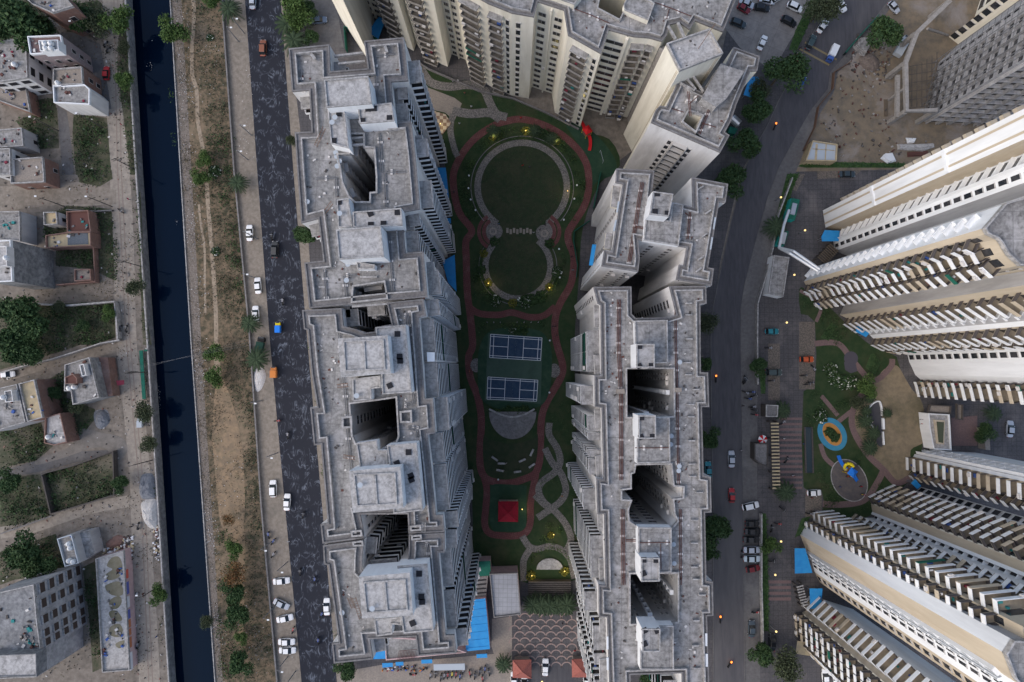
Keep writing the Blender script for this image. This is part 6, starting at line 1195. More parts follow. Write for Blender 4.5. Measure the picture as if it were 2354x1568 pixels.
PE = [(1201,381,200,(.4,.03,.03),'person in red on the large round lawn'), (1217,384,0,(.1,.1,.12),'person in dark clothes on the large round lawn near the red shirted one'), (1043,442,180,(.05,.05,.06),'person in black walking on the west curve of the red path'), (1312,567,0,(.05,.05,.05),'first person in black on the east red path by the narrow waist'), (1314,590,0,(.04,.04,.05),'second person in black on the east red path below the first'), (1316,621,180,(.3,.32,.35),'person in grey on the east red path below two in black'),
 (1252,517,90,(.06,.06,.07),'person by the eastern round medallion'), (1241,528,20,(.05,.05,.06),'person standing left of the eastern medallion'), (1226,535,0,(.5,.5,.5),'person in white near the stepping stones'), (1146,515,0,(.1,.16,.3),'person in blue by the western medallion'), (1270,750,180,(.04,.04,.05),'person on the east red path beside the courts, left of another'), (1276,750,170,(.04,.04,.05),'person on the east red path beside the courts, right of another'), (1279,771,0,(.05,.05,.05),'person on the red path just below the pair by the courts'),
 (1079,853,90,(.5,.15,.08),'person in orange on the west red path beside the lower court'), (1087,850,-90,(.55,.55,.58),'person in white on the round paving west of the courts'), (1145,1079,0,(.6,.58,.6),'left seated looking person in pale clothes by the low bench'), (1156,1081,0,(.6,.56,.56),'right person in pale clothes by the low bench'), (1163,1065,30,(.55,.5,.45),'person beside the bench left of centre on the seating lawn'), (1292,1134,0,(.5,.5,.5),'person in white on the curved pebble path'), (1291,1140,0,(.5,.25,.08),'child in orange on the curved pebble path'),
 (1197,272,0,(.4,.03,.03),'person in red at the top of the red loop path'), (1053,186,0,(.5,.5,.5),'person in white near the north lawn path'), (1041,188,0,(.3,.3,.32),'person in grey near the north lawn path, left of the white one'), (1083,246,0,(.6,.6,.62),'person in white on the dark lawn east of the terrace'), (1068,215,0,(.3,.12,.08),'person in brown beside the bare patch of lawn'), (1056,285,0,(.5,.5,.52),'person at the junction beside the checked floor'), (1292,1432,0,(.1,.1,.11),'person crossing the scale patterned plaza'),
 (296,458,120,(.35,.02,.09),'person in pink sari walking on the dirt road crossing'), (280,287,110,(.35,.1,.1),'person in red on the dirt road near the canal'), (361,1462,60,(.05,.12,.3),'person in blue walking by the canal wall'), (317,1363,100,(.6,.6,.62),'person in white by the shop row'), (331,1364,100,(.12,.06,.05),'person in brown by the shop row beside the one in white'), (303,1210,0,(.02,.02,.02),'person in black near the scooter with the lit lamp'),
 (1865,1144,0,(.2,.03,.03),'person beside the silver hatchback in the bay'), (1821,1093,0,(.55,.56,.58),'person in white on the striped paving'), (1823,1094,0,(.2,.03,.04),'person in maroon on the striped paving'), (1846,1020,0,(.05,.1,.2),'person at the edge of the reflecting pool'), (1801,1008,0,(.5,.55,.58),'person in pale clothes on the upper striped paving'), (1980,1136,0,(.5,.35,.05),'person in yellow at the edge of the dark oval playground'), (1984,1137,0,(.45,.1,.15),'person in red at the edge of the dark oval playground'), (1978,1118,0,(.4,.03,.05),'child in red on the dark oval playground'), (1930,1119,0,(.05,.1,.25),'child in blue on the dark oval playground'), (1947,1095,0,(.35,.05,.04),'child in red next to the yellow and blue slide'),
 (2003,970,0,(.6,.6,.62),'person in white on the dark triangular floor'), (2118,974,0,(.4,.03,.03),'person in red on the sand near the clubhouse'), (2116,964,0,(.5,.5,.5),'person in pale clothes on the sand near the clubhouse'), (1703,1035,0,(.5,.5,.52),'person in white crossing the east road edge'), (1707,933,0,(.03,.03,.03),'person in black on the east pavement near the motorbikes'), (1837,112,0,(.03,.03,.04),'person in dark clothes on the speed table of the curving road'),
 (664,1244,0,(.55,.55,.56),'person in white at the left edge of the wet road above the askew car'), (1196,1532,0,(.4,.04,.04),'person in red near the left gatehouse path'), (1321,1494,0,(.4,.03,.03),'person in red above the right gatehouse')]
for a in PE: person(*a)
# ---- motorbikes
def make_bike():
    t_ = thing('motorbike', '', 'motorbike', (0, 0, 0))
    for sx in (-.62, .62):
        g = MB(); g.tube((sx, -.06, .3), (sx, .06, .3), .3, 12); part('wheel', g, M['black'], t_)
    g = MB(); g.box((0, 0), (.95, .2), .35, .7); g.tube((.35, 0, .8), (.62, 0, .3), .05); part('frame', g, M['pipe'], t_)
    g = MB(); g.box((.18, 0), (.45, .28), .7, .95); g.box((.5, 0), (.3, .34), .72, .98); part('fuel_tank', g, M['paint'], t_)
    g = MB(); g.box((-.35, 0), (.7, .26), .72, .84); part('seat', g, M['black'], t_)
    g = MB(); g.tube((.42, -.36, 1.02), (.42, .36, 1.02), .03); part('handlebar', g, M['metal'], t_)
    remember(t_); return t_
bk = make_bike(); NB = 0
BIKES = [(1766,800,0,'bay beside the teal car'), (1769,936,10,'wall corner bay'), (1767,860,0,'bays left of the driveway, upper'), (1772,875,5,'bays left of the driveway, middle'), (1775,938,0,'bays left of the driveway, lower'), (1847,863,5,'bay below the orange car'), (1855,883,8,'bay below the orange car, second of the trio'), (1862,879,0,'bay below the orange car, third of the trio'), (1868,846,-60,'path right of the orange car'),
 (1709,872,75,'pavement cluster, topmost'), (1712,876,60,'pavement cluster, just below the topmost'), (1713,902,-25,'pavement cluster, below a gap'), (1727,901,0,'pavement cluster, right of the first pair'), (1733,909,20,'pavement cluster, fourth'), (1719,916,-10,'pavement cluster, fifth'), (1729,935,10,'pavement cluster, upper of the lowest trio'), (1733,943,-15,'pavement cluster, middle of the lowest trio'), (1734,953,-8,'pavement cluster, lowest'),
 (1806,1057,60,'striped paving beside the pergola'), (1797,971,40,'upper striped paving'), (1797,1170,-40,'driveway bay near the silver hatchback'), (1787,1203,-5,'driveway near the hedge, upper'), (1772,1215,80,'hedge side bays'), (1860,1180,-5,'bay below the silver hatchback, left'), (1872,1175,0,'bay below the silver hatchback, right'), (1773,1289,5,'hedge side south bay'),
 (1704,1274,85,'open road left of the silver car in the row'), (1736,1406,10,'pavement south of the maroon car'),
 (989,1552,80,'gate row, first from the left'), (1001,1549,85,'gate row, second'), (1013,1557,85,'gate row, third'), (1021,1553,85,'gate row, fourth'), (1029,1552,85,'gate row, fifth'), (1039,1550,85,'gate row, sixth with a yellow tank'), (1048,1550,85,'gate row, seventh'), (1057,1555,85,'gate row, eighth'), (1064,1541,85,'gate row, ninth, set back'), (1080,1548,100,'gate row, tenth'), (1091,1553,85,'gate row, eleventh'), (1102,1544,80,'gate row, twelfth'), (1114,1538,85,'gate row, thirteenth'), (1124,1545,100,'gate row, fourteenth'), (1109,1560,100,'gate row, lower right stray'), (949,1549,0,'lying left of the gate row'),
 (674,1448,75,'sandy verge between parked cars'), (618,1230,95,'sandy verge near the pavement stall, upper'), (628,1245,60,'sandy verge near the pavement stall, right'), (628,1275,60,'sandy verge near the pavement stall, lower'), (278,485,-40,'dirt road south of the crossing'), (278,756,80,'dirt road, left of a pair'), (291,756,85,'dirt road, right of a pair'), (318,1209,85,'dirt road with a lit lamp beside the white heap'), (317,1483,80,'dirt road beside the shop row'), (243,102,60,'dirt road near the red car, upper'), (249,115,60,'dirt road near the red car, lower'),
 (697,1184,80,'wet road beside the north white car'), (690,1315,90,'wet road with a lit lamp in its middle'), (724,1333,88,'wet road, maroon rider lane'), (739,1412,60,'wet road beside the white car by the tower'), (732,1473,90,'wet road with a lit lamp near the bottom'), (650,694,90,'wet road, pink rider lane'), (662,1001,90,'wet road, middle'), (638,967,5,'left edge of the wet road'), (625,545,90,'wet road beside the dark pickup')]
for fx, fy, a, wh in BIKES:
    p = P(fx, fy, .5); NB += 1
    col = random.choice([(.02, .02, .025), (.03, .03, .03), (.25, .02, .02), (.02, .05, .2), (.2, .2, .22)])
    if 'yellow tank' in wh: col = (.5, .42, .02)
    dup(bk, (p[0], p[1], .1), math.radians(a), 1.15, col, ('motorbike on the ' if 'gate' not in wh and 'bay' not in wh and 'lying' not in wh else 'motorbike parked in the ' if 'lying' not in wh else 'motorbike ')+wh, 'motorbikes on the roads and bays')
for ch in list(bk.children): D.objects.remove(ch)
D.objects.remove(bk)
# riders / lit lamps of moving vehicles
for fx, fy, c_, a, wh in ((1645,872,(.4,.4,.42),90,'white motorbike'), (1655,1425,(.03,.03,.03),90,'black motorbike'), (1676,1528,(.03,.03,.03),60,'black scooter'), (1780,292,(.05,.05,.05),70,'motorbike')):
    p = P(fx, fy, .6); t_ = thing('motorbike', wh+' with a glowing lamp on the %s' % {1645: 'east road beside the long block', 1655: 'east road low down near the block', 1676: 'east road close to the bottom edge', 1780: 'curving road beside the trees'}[fx], 'motorbike', (p[0], p[1], .1), 'ridden motorbikes')
    g = MB(); r = math.radians(a); d = (math.cos(r), math.sin(r)); g.box(p, (1.6, .25), .4, .9, r); part('frame', g, M['black'], t_)
    for s_ in (-.6, .6): g = MB(); q = (p[0]+d[0]*s_, p[1]+d[1]*s_); g.tube((q[0]-d[1]*.06, q[1]+d[0]*.06, .4), (q[0]+d[1]*.06, q[1]-d[0]*.06, .4), .3, 10); part('wheel', g, M['black'], t_)
    g = MB(); g.box((p[0]+d[0]*.9, p[1]+d[1]*.9), (.45, .35), .8, 1.0, r); part('headlight', g, M['braking'], t_)
# ---- tanks
def tank(fx, fy, z, lab, r=.62, hh=1.2):
    p = P(fx, fy, z+hh); mb = MB(); mb.lathe((p[0], p[1], z), ((r, 0), (r, hh*.35), (r*.96, hh*.37), (r, hh*.4), (r, hh*.7), (r*.7, hh*.92), (r*.3, hh), (r*.28, hh+.08)), 14)
    single('water_tank', mb, M['tank'], lab, 'water tank', (p[0], p[1], z), 'white water tanks on the house roofs', sm=True)
for rc, q, z, lab in (('00', (385,380), 14.3, 'upper left of four white tanks on the pinkish brick house'), ('00', (437,378), 14.3, 'upper right of four white tanks on the pinkish brick house'), ('00', (393,424), 14.3, 'lower left of four white tanks on the pinkish brick house'), ('00', (440,422), 14.3, 'lower right of four white tanks on the pinkish brick house'), ('00', (110,568), 9.2, 'lone white tank on the grey house with dark window openings'), ('00', (500,735), 7.7, 'white tank at the corner of the cluttered open terrace'), ('20', (603,433), 6.7, 'left of two white tanks on the grey concrete house'), ('20', (648,422), 6.7, 'right of two white tanks on the grey concrete house'), ('20', (415,873), 4.7, 'single white tank on the small brick house'), ('20', (10,517), 9.8, 'white tank on the parapeted house at the left edge'), ('30', (600,337), 6.7, 'top white tank on the blue edged house'), ('30', (612,375), 6.7, 'second white tank on the blue edged house'), ('30', (603,488), 6.7, 'lower left white tank on the blue edged house'), ('30', (640,497), 6.7, 'lower right white tank on the blue edged house'), ('10', (35,785), 16.8, 'upper white tank on the tall house with the blank grey wall'), ('10', (55,842), 14.7, 'lower white tank on the tall house with the blank grey wall')):
    f = (int(rc[1])*588.2+q[0]/3.8995, ROW[int(rc[0])]+q[1]/3.8995); tank(*f, z, lab)
# ---- lamp posts and power poles (leaning view only through perspective)
def pole(base, hh, lab, arms=0, name='power_pole', cat='pole', arm=None, m='steps', grp=None):
    t_ = thing(name, lab, cat, (*base, 0), grp); mb = MB(); mb.tube((*base, 0), (*base, hh), .14, 6, r2=.09); part('post', mb, M[m], t_)
    for k in range(arms): mb = MB(); z = hh-.3-k*.9; mb.tube((base[0]-.9, base[1]-.3, z), (base[0]+.9, base[1]+.3, z), .07, 4); part('crossarm', mb, M['black'], t_)
    if arm:
        mb = MB(); e = (base[0]+arm[0], base[1]+arm[1], hh+.2); mb.tube((*base, hh), e, .05, 5); part('arm', mb, M[m], t_); mb = MB(); mb.box(e, (.55, .35), hh+.12, hh+.24); part('lamp_head', mb, M['line'], t_)
    return t_
PW = [('00', (1150,545), 'on the canal edge beside the red car', 2), ('00', (1200,1515), 'on the canal edge north of the crossroads', 2), ('10', (1265,865), 'on the canal edge south of the crossroads', 2), ('20', (1320,290), 'with wires at the green fence strip', 4), ('20', (1365,1078), 'beside the long gravel heap', 2), ('30', (1440,700), 'beside the small leafy tree opposite the shops', 1), ('10', (1005,330), 'at the corner of the side street', 1), ('10', (575,328), 'on the side street by the shed', 1), ('00', (525,1175), 'on the weedy plot edge', 0), ('00', (920,1145), 'on the vacant plot near the crossroads', 0), ('00', (865,360), 'at the corner of the shaded yard', 0)]
for rc, q, wh, ar in PW: pole(T(rc, list(q))[0], 9, 'dark tapering pole '+wh, ar, grp='poles along the dirt road', arm=(-1.2, .4) if ar < 2 else None)
LP = [('00', (2190,300), 'top'), ('00', (2140,375), 'second'), ('00', (2255,1215), 'third'), ('00', (2225,1435), 'fourth'), ('10', (2282,605), 'fifth, over the lone white saloon'), ('10', (2280,965), 'sixth'), ('11', (20,620), 'seventh, beside the road edge'), ('21', (55,545), 'eighth'), ('21', (195,1012), 'ninth'), ('31', (145,305), 'tenth'), ('31', (285,490), 'eleventh'), ('31', (165,895), 'twelfth, beside the askew silver car'), ('31', (285,1340), 'thirteenth'), ('31', (355,1470), 'last')]
for rc, q, wh in LP: pole(T(rc, list(q))[0], 8, 'slim street lamp on the verge, %s from the top' % wh, 0, 'street_lamp', 'street lamp', (1.3, -.3), 'pipe', 'street lamps along the verge')
for k, (fx, fy, wh) in enumerate(((1783,461,'beside the turquoise generator'), (1837,535,'by the driveway opposite the blue canopy'), (1813,635,'at the plain grey utility building'), (1796,742,'above the teal car'), (1783,1233,'beside the hedge near the pergola with cream slats'), (1770,1308,'by the driveway south of the last one'), (1772,1435,'by the driveway close to the black saloon'), (1905,1527,'above the two white cars'), (1247,1548,'between the gatehouses, right of the white car'))):
    t_ = pole(P(fx-3, fy+2), 4, 'short driveway lamp '+wh, 0, 'driveway_lamp', 'lamp', None, 'pipe', 'driveway lamps'); mb = MB(); b_ = P(fx-3, fy+2); mb.lathe((b_[0], b_[1], 4), ((.1, 0), (.25, .15), (.25, .35), (.1, .5)), 8); part('lamp_globe', mb, M['lamp'], t_)
# overhead wires over the canal
mb = MB()
a0 = T('20', [1310,290])[0]
for k in range(3): mb.tube((a0[0], a0[1]+k*.5, 8.6), (*T('20', [2294,-20+k*30], 8)[0], 8.6), .012, 3)
single('overhead_wire', mb, M['pipe'], 'three thin wires crossing the canal from the pole by the green fence', 'wire', (*a0, 8.6))
# ladders on the roofs
def ladder(rc, q, lab, z=54.0, m='rustl'):
    a, b = T(rc, q, z); t_ = thing('ladder', lab, 'ladder', (*a, z-.3), 'ladders on the west roofs'); d = Vector((b[0]-a[0], b[1]-a[1])); L_ = d.length; d.normalize(); n = Vector((-d.y, d.x))
    for s_ in (-.3, .3): mb = MB(); mb.tube((a[0]+n.x*s_, a[1]+n.y*s_, z-.2), (b[0]+n.x*s_, b[1]+n.y*s_, z+2.4), .05, 5); part('rail', mb, M[m], t_)
    for k in range(9): t = (k+.5)/9; p = Vector(a)+d*L_*t; zz = z-.2+2.6*t; mb = MB(); mb.tube((p.x+n.x*.3, p.y+n.y*.3, zz), (p.x-n.x*.3, p.y-n.y*.3, zz), .035, 4); part('rung', mb, M[m], t_)
ladder('01', [530,1310, 645,1185], 'rusty ladder near the top of the north west roof'); ladder('11', [605,390, 712,320], 'rusty ladder beside the narrow room halfway down the north west roof'); ladder('21', [725,415, 855,400], 'rusty ladder just below the first walled tank room'); ladder('21', [780,1045, 915,1045], 'left rusty ladder above the second walled tank room'); ladder('21', [1190,1055, 1085,1050], 'right rusty ladder above the second walled tank room')
ladder('31', [868,910, 862,770], 'left upright ladder on the south block roof', m='rustl'); ladder('31', [940,1010, 905,770], 'right upright ladder leaning on the south tank room'); ladder('31', [1500,240, 1520,110], 'pale ladder bridging the gap between middle and south roofs', m='rim')
# rusty steel bars on the south terrace
mb = MB()
for k in range(12): a, b = T('31', [1285+k*13,1290, 1270+k*13,1370], 6.6); mb.tube((*a, 6.6), (*b, 6.6), .06, 4)
a, b = T('31', [1280,1290, 1440,1275], 6.7); mb.tube((*a, 6.7), (*b, 6.7), .06, 4); single('steel_bars', mb, M['rust'], 'rusty steel bars at the edge of the pink walled terrace', 'steel bars', (*a, 6.5))
# umbrella
c = P(1754,1011,2.6); t_ = thing('umbrella', 'red and white stall umbrella on the pavement beside the dark feature block', 'umbrella', (*c, 0)); mb = MB()
for k in range(8):
    a0, a1 = k*math.pi/4, (k+1)*math.pi/4; mb.face([(c[0]+1.2*math.cos(a0), c[1]+1.2*math.sin(a0), 2.2), (c[0]+1.2*math.cos(a1), c[1]+1.2*math.sin(a1), 2.2), (*c, 2.7)], k % 2)
part('canopy', mb, [M['rplay'], M['line']], t_); mb = MB(); mb.tube((*c, 0), (*c, 2.6), .04); part('pole', mb, M['metal'], t_)

# ============================================================= VEGETATION
def leaves(n, fn, size, jit=.5):
    c = fn(n); n = len(c); a = RNG.normal(size=(n, 3)); a /= np.linalg.norm(a, axis=1)[:, None]; b = RNG.normal(size=(n, 3)); b -= (b*a).sum(1)[:, None]*a; b /= np.linalg.norm(b, axis=1)[:, None]
    s_ = size*(1-jit/2+jit*RNG.random(n))[:, None]; a = a*s_; b = b*s_*.6
    v = np.stack([c-a, c-b, c+a, c+b], 1).reshape(-1, 3); return v
def leafmesh(v, mats, extra=None):
    n = len(v)//4; me = D.meshes.new('foliage'); k = 0
    vs = v.tolist(); fs = np.arange(n*4).reshape(n, 4).tolist(); me.from_pydata(vs, [], fs); [me.materials.append(m) for m in mats]
    if extra is not None: me.polygons.foreach_set('material_index', extra)
    return me
def crown_pts(r, hh, z, lobes=9, inner=.35):
    L_ = []
    for k in range(lobes):
        a = RNG.random()*6.283; d = r*(.25+.5*RNG.random()) if k else 0; L_.append((d*math.cos(a), d*math.sin(a), z+hh*(RNG.random()-.45)*.5, r*(.34+.22*RNG.random())))
    def f(n):
        o = []
        for i in range(n):
            l = L_[int(RNG.random()*lobes)]; u = RNG.normal(size=3); u /= np.linalg.norm(u); rr = l[3]*(inner+(1-inner)*RNG.random()**.5)*(1+.12*RNG.normal())
            o.append((l[0]+u[0]*rr, l[1]+u[1]*rr, l[2]+u[2]*rr*.75*hh/r))
        return np.array(o)
    return f, L_
def make_tree(m, n=3600, size=.32):
    f, L_ = crown_pts(4, 4, 6); t_ = thing('leafy_tree', '', 'tree', (0, 0, 0)); me = leafmesh(leaves(n, f, size), [m]); o = link('crown', me, t_)
    mb = MB(); mb.tube((0, 0, 0), (.1, .05, 4.2), .22, 7, r2=.13)
    for l in L_[:5]: mb.tube((.1, .05, 3.4), (l[0]*.8, l[1]*.8, l[2]), .09, 5, r2=.03)
    part('trunk', mb, M['bark'], t_); remember(t_); return t_
tr = {'d': make_tree(M['leaf']), 'D': make_tree(M['leaf'], 3200, .26), 'b': make_tree(M['leaf2'], 2800), 'g': make_tree(M['leaf3'], 2400, .26), 'o': make_tree(M['leafo'], 1200, .24)}
TREES = [(50,60,6.5,'d','big dark tree mass at the top left corner, centre'), (12,30,5,'D','big dark tree mass at the top left corner, leftmost'), (85,85,4.2,'D','tree at the lower right of the top left corner mass'), (190,40,3.6,'d','left tree of the group north of the shaded yard'), (226,55,3.6,'g','middle tree of the group north of the shaded yard'), (272,46,3.6,'b','bright tree of the group touching the canal road'),
 (285,185,2.4,'b','bushy tree beside the canal wall opposite the red car'), (283,110,1.8,'g','thin tree beside the canal wall near the pole'), (400,72,3.4,'b','bright tree overhanging the east side of the canal'), (30,720,5,'D','dark tree at the left edge of the walled plot'), (75,745,4.6,'d','dark tree right of centre in the walled plot'), (20,790,4.4,'d','dark tree at the lower left of the walled plot'), (62,800,3.8,'D','dark tree at the lower middle of the walled plot'), (249,719,1.8,'b','small bright tree inside the wall corner of the plot'), (135,705,1.8,'g','small tree growing against the north plot wall'), (190,748,1.8,'d','small dark bush tree in the bare part of the walled plot'), (313,660,2.4,'g','bare thin tree beside the canal wall by the pole'), (331,945,2.8,'g','dull leafy tree over the small blue cart'), (340,1022,2.4,'g','dull thin tree leaning over the canal wall, lower'),
 (120,905,2.2,'d','dark tree beside the brick side of the yellow roofed house'), (178,930,2.2,'g','tree south of the grey house with two tanks'), (60,1270,4.5,'d','dark tree left of the blue edged house'), (98,1292,4,'D','dark tree right beside the blue edged house'), (275,1112,2.2,'d','bush tree on the corner of the weedy walled plot'), (364,1365,2.3,'b','small leafy tree on the canal wall opposite the shops'), (25,1105,3,'d','tree at the left edge above the sandy clearing'),
 (526,1194,1.8,'o','small reddish bush tree on the bank track'), (538,1318,3.4,'o','orange tinted tree on the waste ground'), (537,1262,2.2,'b','bright tree above the orange one on the waste ground'), (541,1362,2.8,'d','dark tree below the orange one on the waste ground'), (543,1412,3,'d','dark tree in the lower waste ground, middle'), (551,1525,3,'d','dark tree near the bottom of the waste ground'), (554,1466,1.6,'b','small bright tree on the track near the bottom'), (474,1430,1.9,'g','bush tree hanging over the east canal edge'), (462,408,2.2,'b','bush tree on the trail beside a white flowering bush'), (469,365,2,'b','upper bush tree on the trail'), (492,812,2.4,'b','bright bush on the bare soil, upper'), (494,868,2.4,'b','bright bush on the bare soil, lower'), (488,2,2,'b','bright bush at the top edge of the waste ground'), 
 (672,14,3.4,'b','bright tree at the top of the west compound'), (688,48,3,'b','bright tree above the two palms in the west compound'), (714,85,2,'d','hedge like tree beside the compound drive, lower'), (709,25,2.2,'d','hedge like tree beside the compound drive, upper'), (706,538,3,'d','dense tree beside the north west block at the wet road'), (797,1537,2.6,'d','round tree below the south block'), (672,325,1.6,'g','small bush tree between wet road and north west block'),
 (1798,168,5.2,'D','large dark tree beside the blue car on the curving road'), (1742,252,3.8,'d','tree below the blue sheet roof near the northeast block'), (1712,328,3.9,'d','dense tree second down from the blue sheet roof'), (1676,415,4,'d','dense tree at the corner of the H shaped block'), (1745,205,3,'g','dull tree beside the blue sheet roof'), (1888,20,4.6,'g','tree hanging over the curving road at the top'), (2029,74,4.3,'d','round tree on the building site corner'), (1626,742,3,'g','tree with a lit spot beside the long east block'), (1630,1010,2.8,'d','dark tree beside the middle of the long east block'), (1622,835,1.8,'d','small dark tree beside the long east block'), (1637,1215,4,'d','large dark tree beside the lower long east block'), (1628,1270,2.2,'d','tree just below the large one beside the lower long east block'), (1503,1560,3.2,'d','tree in the bottom courtyard of the long east block'),
 (1750,1500,3,'d','tree by the road near the bottom right'), (1740,843,2.3,'d','tree on the east pavement above the motorbikes'), (1808,1525,4,'g','large dull tree at the bottom of the driveway'), (1770,1255,2.2,'b','tree in the hedge by the driveway'), (1993,890,2.6,'b','light green tree beside the sand court path'), (1970,925,2,'g','sparse tree on the brown lawn near the oval track'), (2260,1000,2.5,'D','dark tree left of the tall beige wall slab'), (1505,160,1.5,'g','') ]
del TREES[-1]
for i, (fx, fy, r, k, lab) in enumerate(TREES):
    hz = r*1.4; p = P(fx, fy, hz); r *= 1.12; dup(tr[k], (p[0], p[1], 0), i*1.7, (r/4, r/4, r/4*.9), None, lab+', a leafy tree' if 'tree' not in lab else lab, 'leafy trees')
# palms
def make_palm(n=30, L_=2.9, m='palm'):
    t_ = thing('palm_tree', '', 'palm tree', (0, 0, 0)); mb = MB(); mb.tube((0, 0, 0), (0, 0, 3.4), .22, 8, r2=.16); part('trunk', mb, M['bark'], t_)
    for k in range(n):
        a = k*2.399; up = .9-.045*k; mb = MB(); d = Vector((math.cos(a), math.sin(a), 0)); o = Vector((-d.y, d.x, 0)); l = L_*(.85+.3*random.random())
        pts = [Vector((0, 0, 3.4))+d*l*t*math.cos(up*.8)+Vector((0, 0, l*(up*t-.9*t*t)*.6)) for t in (0, .25, .5, .75, 1)]
        for a_, b_ in zip(pts, pts[1:]): mb.face([a_+o*.03, a_-o*.03, b_-o*.03, b_+o*.03])
        for j in range(16):
            t = .12+j*.055; i_ = min(3, int(t*4)); p = pts[i_].lerp(pts[i_+1], t*4-i_)
            for s_ in (-1, 1): e = p+o*s_*.6*(1-t*.6)+d*.4-Vector((0, 0, .15)); mb.face([p-d*.1, p+d*.12, e])
        part('frond', mb, M[m], t_)
    remember(t_); return t_
pal = make_palm()
PAL = [(525,20,1.35,'at the top of the verge beside the low wall'), (545,420,1.1,'on the verge wall beside the white flowering bush'), (573,744,1.1,'on the verge wall below the two parked saloons'), (589,826,1.3,'on the verge above the white rubble heap'), (659,54,1.5,'upper one of two in the west compound'), (674,92,1.5,'lower one of two in the west compound'), (1783,520,1.3,'beside the turquoise generators'), (1799,943,1.0,'at the top of the cream slatted pergola'), (1806,1130,1.2,'at the foot of the cream slatted pergola'), (2000,915,.7,'at the top of the dark triangular floor'), (1992,945,.7,'left of the dark triangular floor'), (2040,950,.6,'alone on the sand right of the dark floor'), (1990,968,.9,'lower left of the dark triangular floor'), (2008,995,.9,'beside the lower end of the dark triangular floor'), (2000,1028,1.0,'tall, at the foot of the dark triangular floor'), (2285,950,1.0,'upper, right of the tall beige wall slab'),
  (1225,1392,1.15,'first from the left in the row by the plaza'), (1243,1393,1.15,'second in the row by the plaza'), (1262,1394,1.15,'third in the row by the plaza'), (1281,1393,1.15,'fourth in the row by the plaza'), (1303,1391,1.25,'last in the row by the plaza'), (1157,1528,1.0,'beside the south gate canopy'), (1133,300,.8,'in the planted ring above the round lawn, left'), (1268,318,.8,'in the planted ring above the round lawn, right'), (1228,300,.8,'in the planted ring above the round lawn, centre right')]
for i, (fx, fy, s_, wh) in enumerate(PAL):
    s_ *= .85; p = P(fx, fy, 3.4*s_); dup(pal, (p[0], p[1], 0), i*.9, s_, None, 'palm tree '+wh, 'palm trees')
for k in list(tr.values())+[pal]:
    for ch in list(k.children): D.objects.remove(ch)
    D.objects.remove(k)
# round shrubs
def shrub_mesh(m, n=420, flowers=0):
    def f(n):
        u = RNG.normal(size=(n, 3)); u /= np.linalg.norm(u, axis=1)[:, None]; u *= (.6+.4*RNG.random(n)**.5)[:, None]; u *= (1+.15*np.sin(u[:, :1]*9)); u[:, 2] = np.abs(u[:, 2])*.8; return u
    v = leaves(n, f, .17); e = np.zeros(n, int)
    if flowers: e[RNG.random(n) < flowers] = 1
    return leafmesh(v, [m, M['flower']], e)
sm = {'d': shrub_mesh(M['leaf']), 'b': shrub_mesh(M['leaf2']), 'f': shrub_mesh(M['leaf'], 600, .12), 'y': shrub_mesh(M['litleaf']), 'h': shrub_mesh(M['hedge'])}
SH = [(490,394,1.7,'f','white flowering bush on the waste ground near the verge palm'), (494,578,1.2,'f','small white flowering bush on the waste ground, lower one'), (482,86,1.0,'f','small white flowering bush near the top of the waste ground'), (1911,850,1.8,'f','upper left part of the white flowering bushes by the driveway garden'), (1920,868,1.8,'f','middle left white flowering bush by the driveway garden'), (1938,878,2,'f','middle right white flowering bush by the driveway garden'), (1960,880,1.8,'f','right end white flowering bush by the driveway garden'), (1888,958,1.8,'f','white flowering bush above the oval track'),
 (1906,993,1.2,'d','dark round bush in the middle of the oval track, upper'), (1920,1005,1.3,'d','dark round bush in the middle of the oval track, lower'), (1220,1324,1.3,'y','yellow lit bush left of the white stage'), (1297,1313,1.3,'y','yellow lit bush right of the white stage'), (1265,1231,.9,'y','yellow bush in the middle of the star lawn'), (1262,660,1.1,'y','yellow lit bush right below the small round lawn'), (1122,650,1.1,'y','yellow lit bush left below the small round lawn'), (1112,583,1.1,'y','yellow bush left of the waist of the garden'), (1132,315,1.0,'y','yellow lit bush in the planted ring, left'), (1208,300,1.2,'y','yellow lit bush at the top of the planted ring'), (1278,325,1.0,'y','yellow lit bush in the planted ring, right'),
 (1136,555,1.3,'d','dark bush beside the western medallion'), (1263,560,1.3,'d','dark bush beside the eastern medallion'), (1280,625,1.4,'f','white flowering bush east of the small round lawn'), (1107,620,1.2,'d','dark bush west of the small round lawn'), (1140,690,1.5,'f','white flowering bush below left of the small round lawn'), (1205,692,1.8,'f','white flowering bush below the small round lawn'), (1242,682,1.6,'d','dark bush below right of the small round lawn'), (1178,697,1.2,'y','yellow bush directly below the small round lawn'), (1222,690,1.6,'d','dark bush between the flowering ones below the small round lawn'),
 (1178,760,1.0,'f','white flowering bush at the top of the badminton courts, left'), (1190,762,1.0,'d','dark bush at the top of the badminton courts, centre'), (1205,762,1.0,'d','dark bush at the top of the badminton courts, right'), (1190,945,1.2,'d','dark bush behind the amphitheatre wall, centre'), (1205,942,1.2,'d','dark bush behind the amphitheatre wall, right'), (1168,944,1.2,'d','dark bush behind the amphitheatre wall, left')]
for i, (fx, fy, r, k, lab) in enumerate(SH):
    p = P(fx, fy, r*.5); o = D.objects.new('bush', sm[k]); COL.objects.link(o); o.location = (p[0], p[1], .1); o.scale = (r, r, r*.9); o.rotation_euler = (0, 0, i); tag(o, lab, 'bush', 'garden and wasteland bushes')
